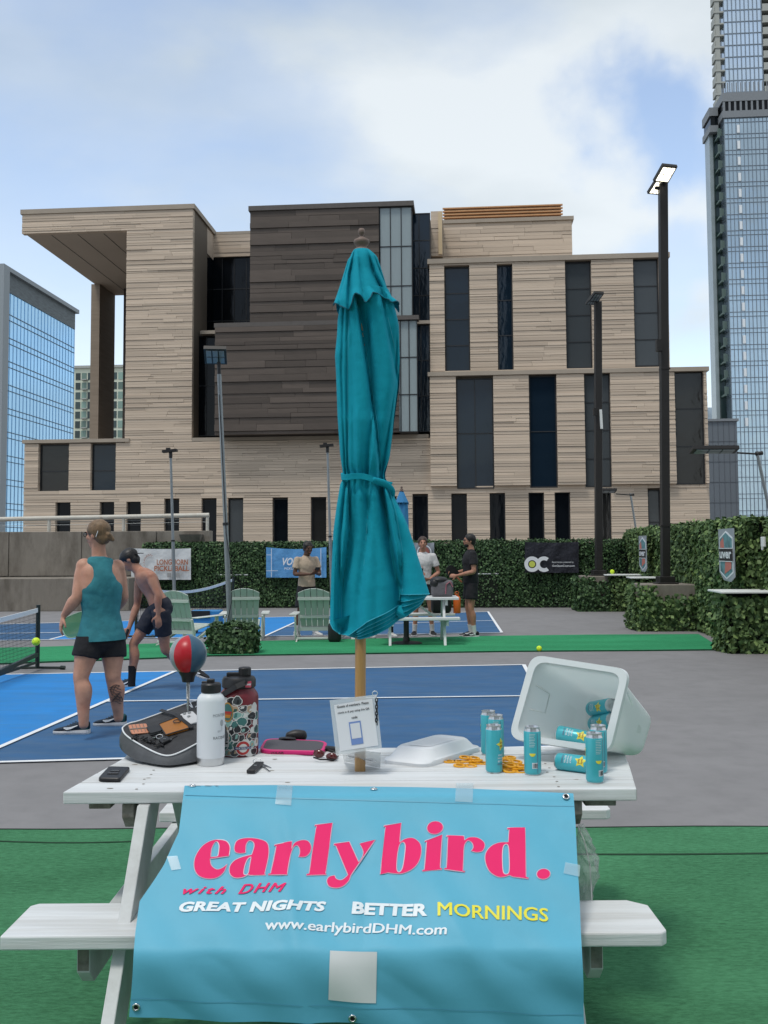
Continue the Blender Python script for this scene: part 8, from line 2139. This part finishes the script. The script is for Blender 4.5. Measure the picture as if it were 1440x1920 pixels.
# --- reflex ball on its rod
sb = P(353, 1226, 3.78); gb = Vector((sb.x, sb.y, TZ)); rf = thing('reflex_ball', 'red and dark blue table top boxing reflex ball on a steel spring rod', 'boxing ball', gb)
rR = .0705; cols3 = [mat('red_leatherette', (.46, .012, .022), .35), mat('slate_blue_leatherette', (.035, .095, .155), .38), mat('silver_leatherette', (.26, .30, .32), .35)]
# six gores, each a mesh of its own
for gi in range(6):
    a0 = -PI / 2 - .68 + gi * PI / 3; mb = MB(); vs = []; fs = []; na, nb = 8, 18
    for j in range(nb + 1):
        th = .02 + (PI * .86) * j / nb
        for i in range(na + 1):
            a = a0 + (PI / 3) * i / na; rr_ = rR * (1 - .012 * (abs(2 * i / na - 1) ** 6)); k_s = 1.0 + .10 * max(0, (th - 1.6))
            vs.append(sb + Vector((rr_ * math.sin(th) * math.cos(a), rr_ * math.sin(th) * math.sin(a), rr_ * math.cos(th) * k_s)))
    for j in range(nb):
        for i in range(na): q = j * (na + 1) + i; fs.append((q, q + 1, q + na + 2, q + na + 1))
    mb.add(vs, fs); mb.build('ball_gore', cols3[[0, 1, 2][gi % 3] if gi not in (5,) else 2], rf, smooth=True)
mb = MB(); mb.lathe([(.022, -.105), (.026, -.085), (.040, -.062), (.030, -.058)], sb, 24); mb.build('ball_neck', M['black'], rf, smooth=True, auto=.7)
mb = MB()
for k in range(22): z = sb.z - .105 - k * .0030; mb.tube([Vector((sb.x + .0062 * math.cos(a), sb.y + .0062 * math.sin(a), z)) for a in [2 * PI * i / 10 for i in range(10)]], .0013, 4, closed=True)
mb.build('spring', M['steel'], rf, kind='stuff')
mb = MB(); mb.tube([sb + Vector((0, 0, -.10)), gb + Vector((0, 0, .01))], .0048, 10); mb.build('rod', M['steel'], rf, smooth=True, auto=.7)
mb = MB(); mb.lathe([(.001, 0), (.055, 0), (.055, .008), (.02, .016), (.001, .016)], gb, 24); mb.build('suction_base', M['black'], rf, smooth=True, auto=.7)

# --- pink edged paddle
C4 = [TP(486, 1414), TP(606, 1417), TP(614, 1397), TP(498, 1392)]
pd = thing('pickleball_paddle', 'pink edged paddle with dark face lying flat behind the sunglasses', 'paddle', TP(550, 1405))
mb = MB(); mb.loft([rrect(C4, .055, 7, .001), rrect(up(C4, .003), .055, 7, -.002), rrect(up(C4, .014), .055, 7, -.002), rrect(up(C4, .017), .055, 7, .002), rrect(up(C4, .017), .052, 7, .010), rrect(up(C4, .0155), .052, 7, .012)]); mb.build('edge_guard', mat('hot_pink_rubber', (.62, .02, .17), .45), pd, smooth=True, auto=.8)
mb = MB(); mb.loft([rrect(up(C4, .0150), .052, 7, .012), rrect(up(C4, .0162), .052, 7, .0125)]); mb.build('paddle_face', mat('carbon_face', (.075, .07, .08), .6, bump=.4, bscale=500, bdist=.001), pd)
vs, fs = txt('VOLAIR', .008, .03, 0, .05, res=2); e0_ = TP(520, 1416) + Vector((0, -.0030, .009)); 
mb = MB(); mb.add([e0_ + Vector((x, 0, y)) for x, y in vs], fs); mb.build('edge_lettering', M['ink_black'], pd, kind='stuff')
mb = MB(); mb.tube([TP(612, 1404, .008), TP(632, 1406, .010)], .012, 10); mb.build('handle', M['black'], pd, smooth=True, auto=.7)
# black strap / cap behind the paddle
c = TP(554, 1392); bk_ = thing('folded_cap', 'small folded black cap lying behind the pink edged paddle', 'cap', c)
mb = MB(); limb(mb, [(c + Vector((-.030, 0, .022)), .014, .018), (c + Vector((0, .004, .026)), .020, .024), (c + Vector((.034, .004, .024)), .016, .022)], 3, 12, (0, 1, 0)); mb.build('cap_crown', M['black'], bk_, smooth=True)
mb = MB(); limb(mb, [(c + Vector((-.06, -.02, .018)), .006, .006), (c + Vector((-.03, -.03, .024)), .018, .004), (c + Vector((.0, -.026, .020)), .018, .004)], 3, 10, (0, 1, 0)); mb.build('cap_brim', M['black'], bk_, smooth=True)
# sunglasses
sg = thing('sunglasses', 'folded dark red sunglasses lying between the pink paddle and the sign', 'sunglasses', TP(608, 1420))
mr = mat('oxblood_lens', (.085, .012, .012), .12, spec=.8)
for x, y in ((598, 1413), (622, 1419)):
    c = TP(x, y, .014); mb = MB(); ell(mb, c, (.022, .010, .015), Matrix.Rotation(-.2, 3, 'Z'), 10); mb.build('lens', mr, sg, smooth=True)
mb = MB(); mb.tube([TP(588, 1420, .014), TP(600, 1424, .010), TP(628, 1424, .006), TP(634, 1418, .004)], .003, 6); mb.tube([TP(590, 1408, .018), TP(612, 1404, .010), TP(634, 1412, .006)], .003, 6); mb.build('temple_arm', M['black'], sg, smooth=True)
# chain with ring on the sign's corner, keys tag
YSg = 3.40
sgn = thing('check_in_sign', 'plastic sleeved check-in notice leaning on the umbrella pole', 'sign', P(668, 1420, YSg))
A4 = [P(630, 1416, YSg - .035), P(716, 1403, YSg - .035), P(706, 1302, YSg + .01), P(618, 1313, YSg + .01)]
Mx = frame_m(sum(A4, Vector()) / 4, A4[1] - A4[0], A4[3] - A4[0])
def quadslab(mb, C4, th):
    nrm = (C4[1] - C4[0]).cross(C4[3] - C4[0]).normalized(); mb.hexa([C4[0] - nrm * th, C4[1] - nrm * th, C4[1], C4[0], C4[3] - nrm * th, C4[2] - nrm * th, C4[2], C4[3]]); return nrm
mb = MB(); nr_ = quadslab(mb, A4, .002); mb.build('clear_sleeve', mat('clear_acrylic', (.66, .69, .70), .15, alpha=.5, spec=.7), sgn)
def onsign(s, t, lift=0.0): return A4[0].lerp(A4[1], s).lerp(A4[3].lerp(A4[2], s), t) + nr_ * lift
pg = [onsign(.10, .06, .0012), onsign(.93, .06, .0012), onsign(.90, .93, .0012), onsign(.08, .90, .0012)]
mb = MB(); quadslab(mb, pg, .0006); mb.build('paper_page', mat('white_paper', (.66, .67, .70), .7), sgn)
W_, H_ = (A4[1] - A4[0]).length, (A4[3] - A4[0]).length
mb = MB()
for i, (s, w) in enumerate((('Guests of members- Please', .70), ('check in & pay using this QR', .70), ('code', .13))): put_text(mb, txt(s, .0085, .02, 0, W_ * w, res=2), Mx, (-.002, H_ * (.36 - .115 * i)), .0030)
mb.build('lettering', M['ink_black'], sgn, kind='stuff')
mb = MB(); mb.prism([(-.0235, -.066), (.017, -.066), (.017, .010), (-.0235, .010)], .0022, .0028, Mx); mb.build('blue_panel', mat('periwinkle_ink', (.15, .24, .50), .6), sgn)
mb = MB(); mb.prism([(-.0195, -.046), (.013, -.046), (.013, .004), (-.0195, .004)], .0030, .0036, Mx); mb.build('white_square', mat('square_white', (.62, .63, .66), .6), sgn)
B4 = [TP(645, 1428, .002), TP(713, 1440, .002), P(714, 1412, YSg - .03), P(640, 1404, YSg - .03)]
mb = MB(); quadslab(mb, B4, .002); mb.build('folded_sleeve', bpy.data.materials['clear_acrylic'], sgn)
Mx2 = frame_m(sum(B4, Vector()) / 4, B4[1] - B4[0], B4[3] - B4[0]); mb = MB(); mb.prism([(-.062, -.013), (.056, -.013), (.056, .012), (-.062, .012)], .0012, .0018, Mx2); mb.build('password_strip', bpy.data.materials['white_paper'], sgn)
mb = MB(); put_text(mb, txt('wifi password: pickleball300', .0085, .015, 0, .108, res=2), Mx2, (-.003, 0), .0030); mb.build('password_lettering', M['ink_black'], sgn, kind='stuff')
kc = P(703, 1300, YSg - .01); ch = thing('key_chain', 'black link chain and steel ring hanging from the corner of the check-in notice', 'chain', kc)
mb = MB(); mb.tube([kc + Vector((.0085 * math.cos(a), -.004, .0085 * math.sin(a))) for a in [2 * PI * k / 16 for k in range(16)]], .0016, 6, closed=True); mb.build('steel_ring', M['steel'], ch)
for k in range(8):
    c = P(706 + .3 * (k % 2), 1313 + k * 6.2, YSg - .012); R = Matrix.Rotation(PI / 2 * (k % 2) + .4, 3, 'Z'); mb = MB(); mb.tube([c + R @ Vector((.0042 * math.cos(a), 0, .0078 * math.sin(a))) for a in [2 * PI * q / 12 for q in range(12)]], .0018, 5, closed=True); mb.build('chain_link', M['black'], ch)
# tape scrap on the board beside the hem; loose knots in the wood
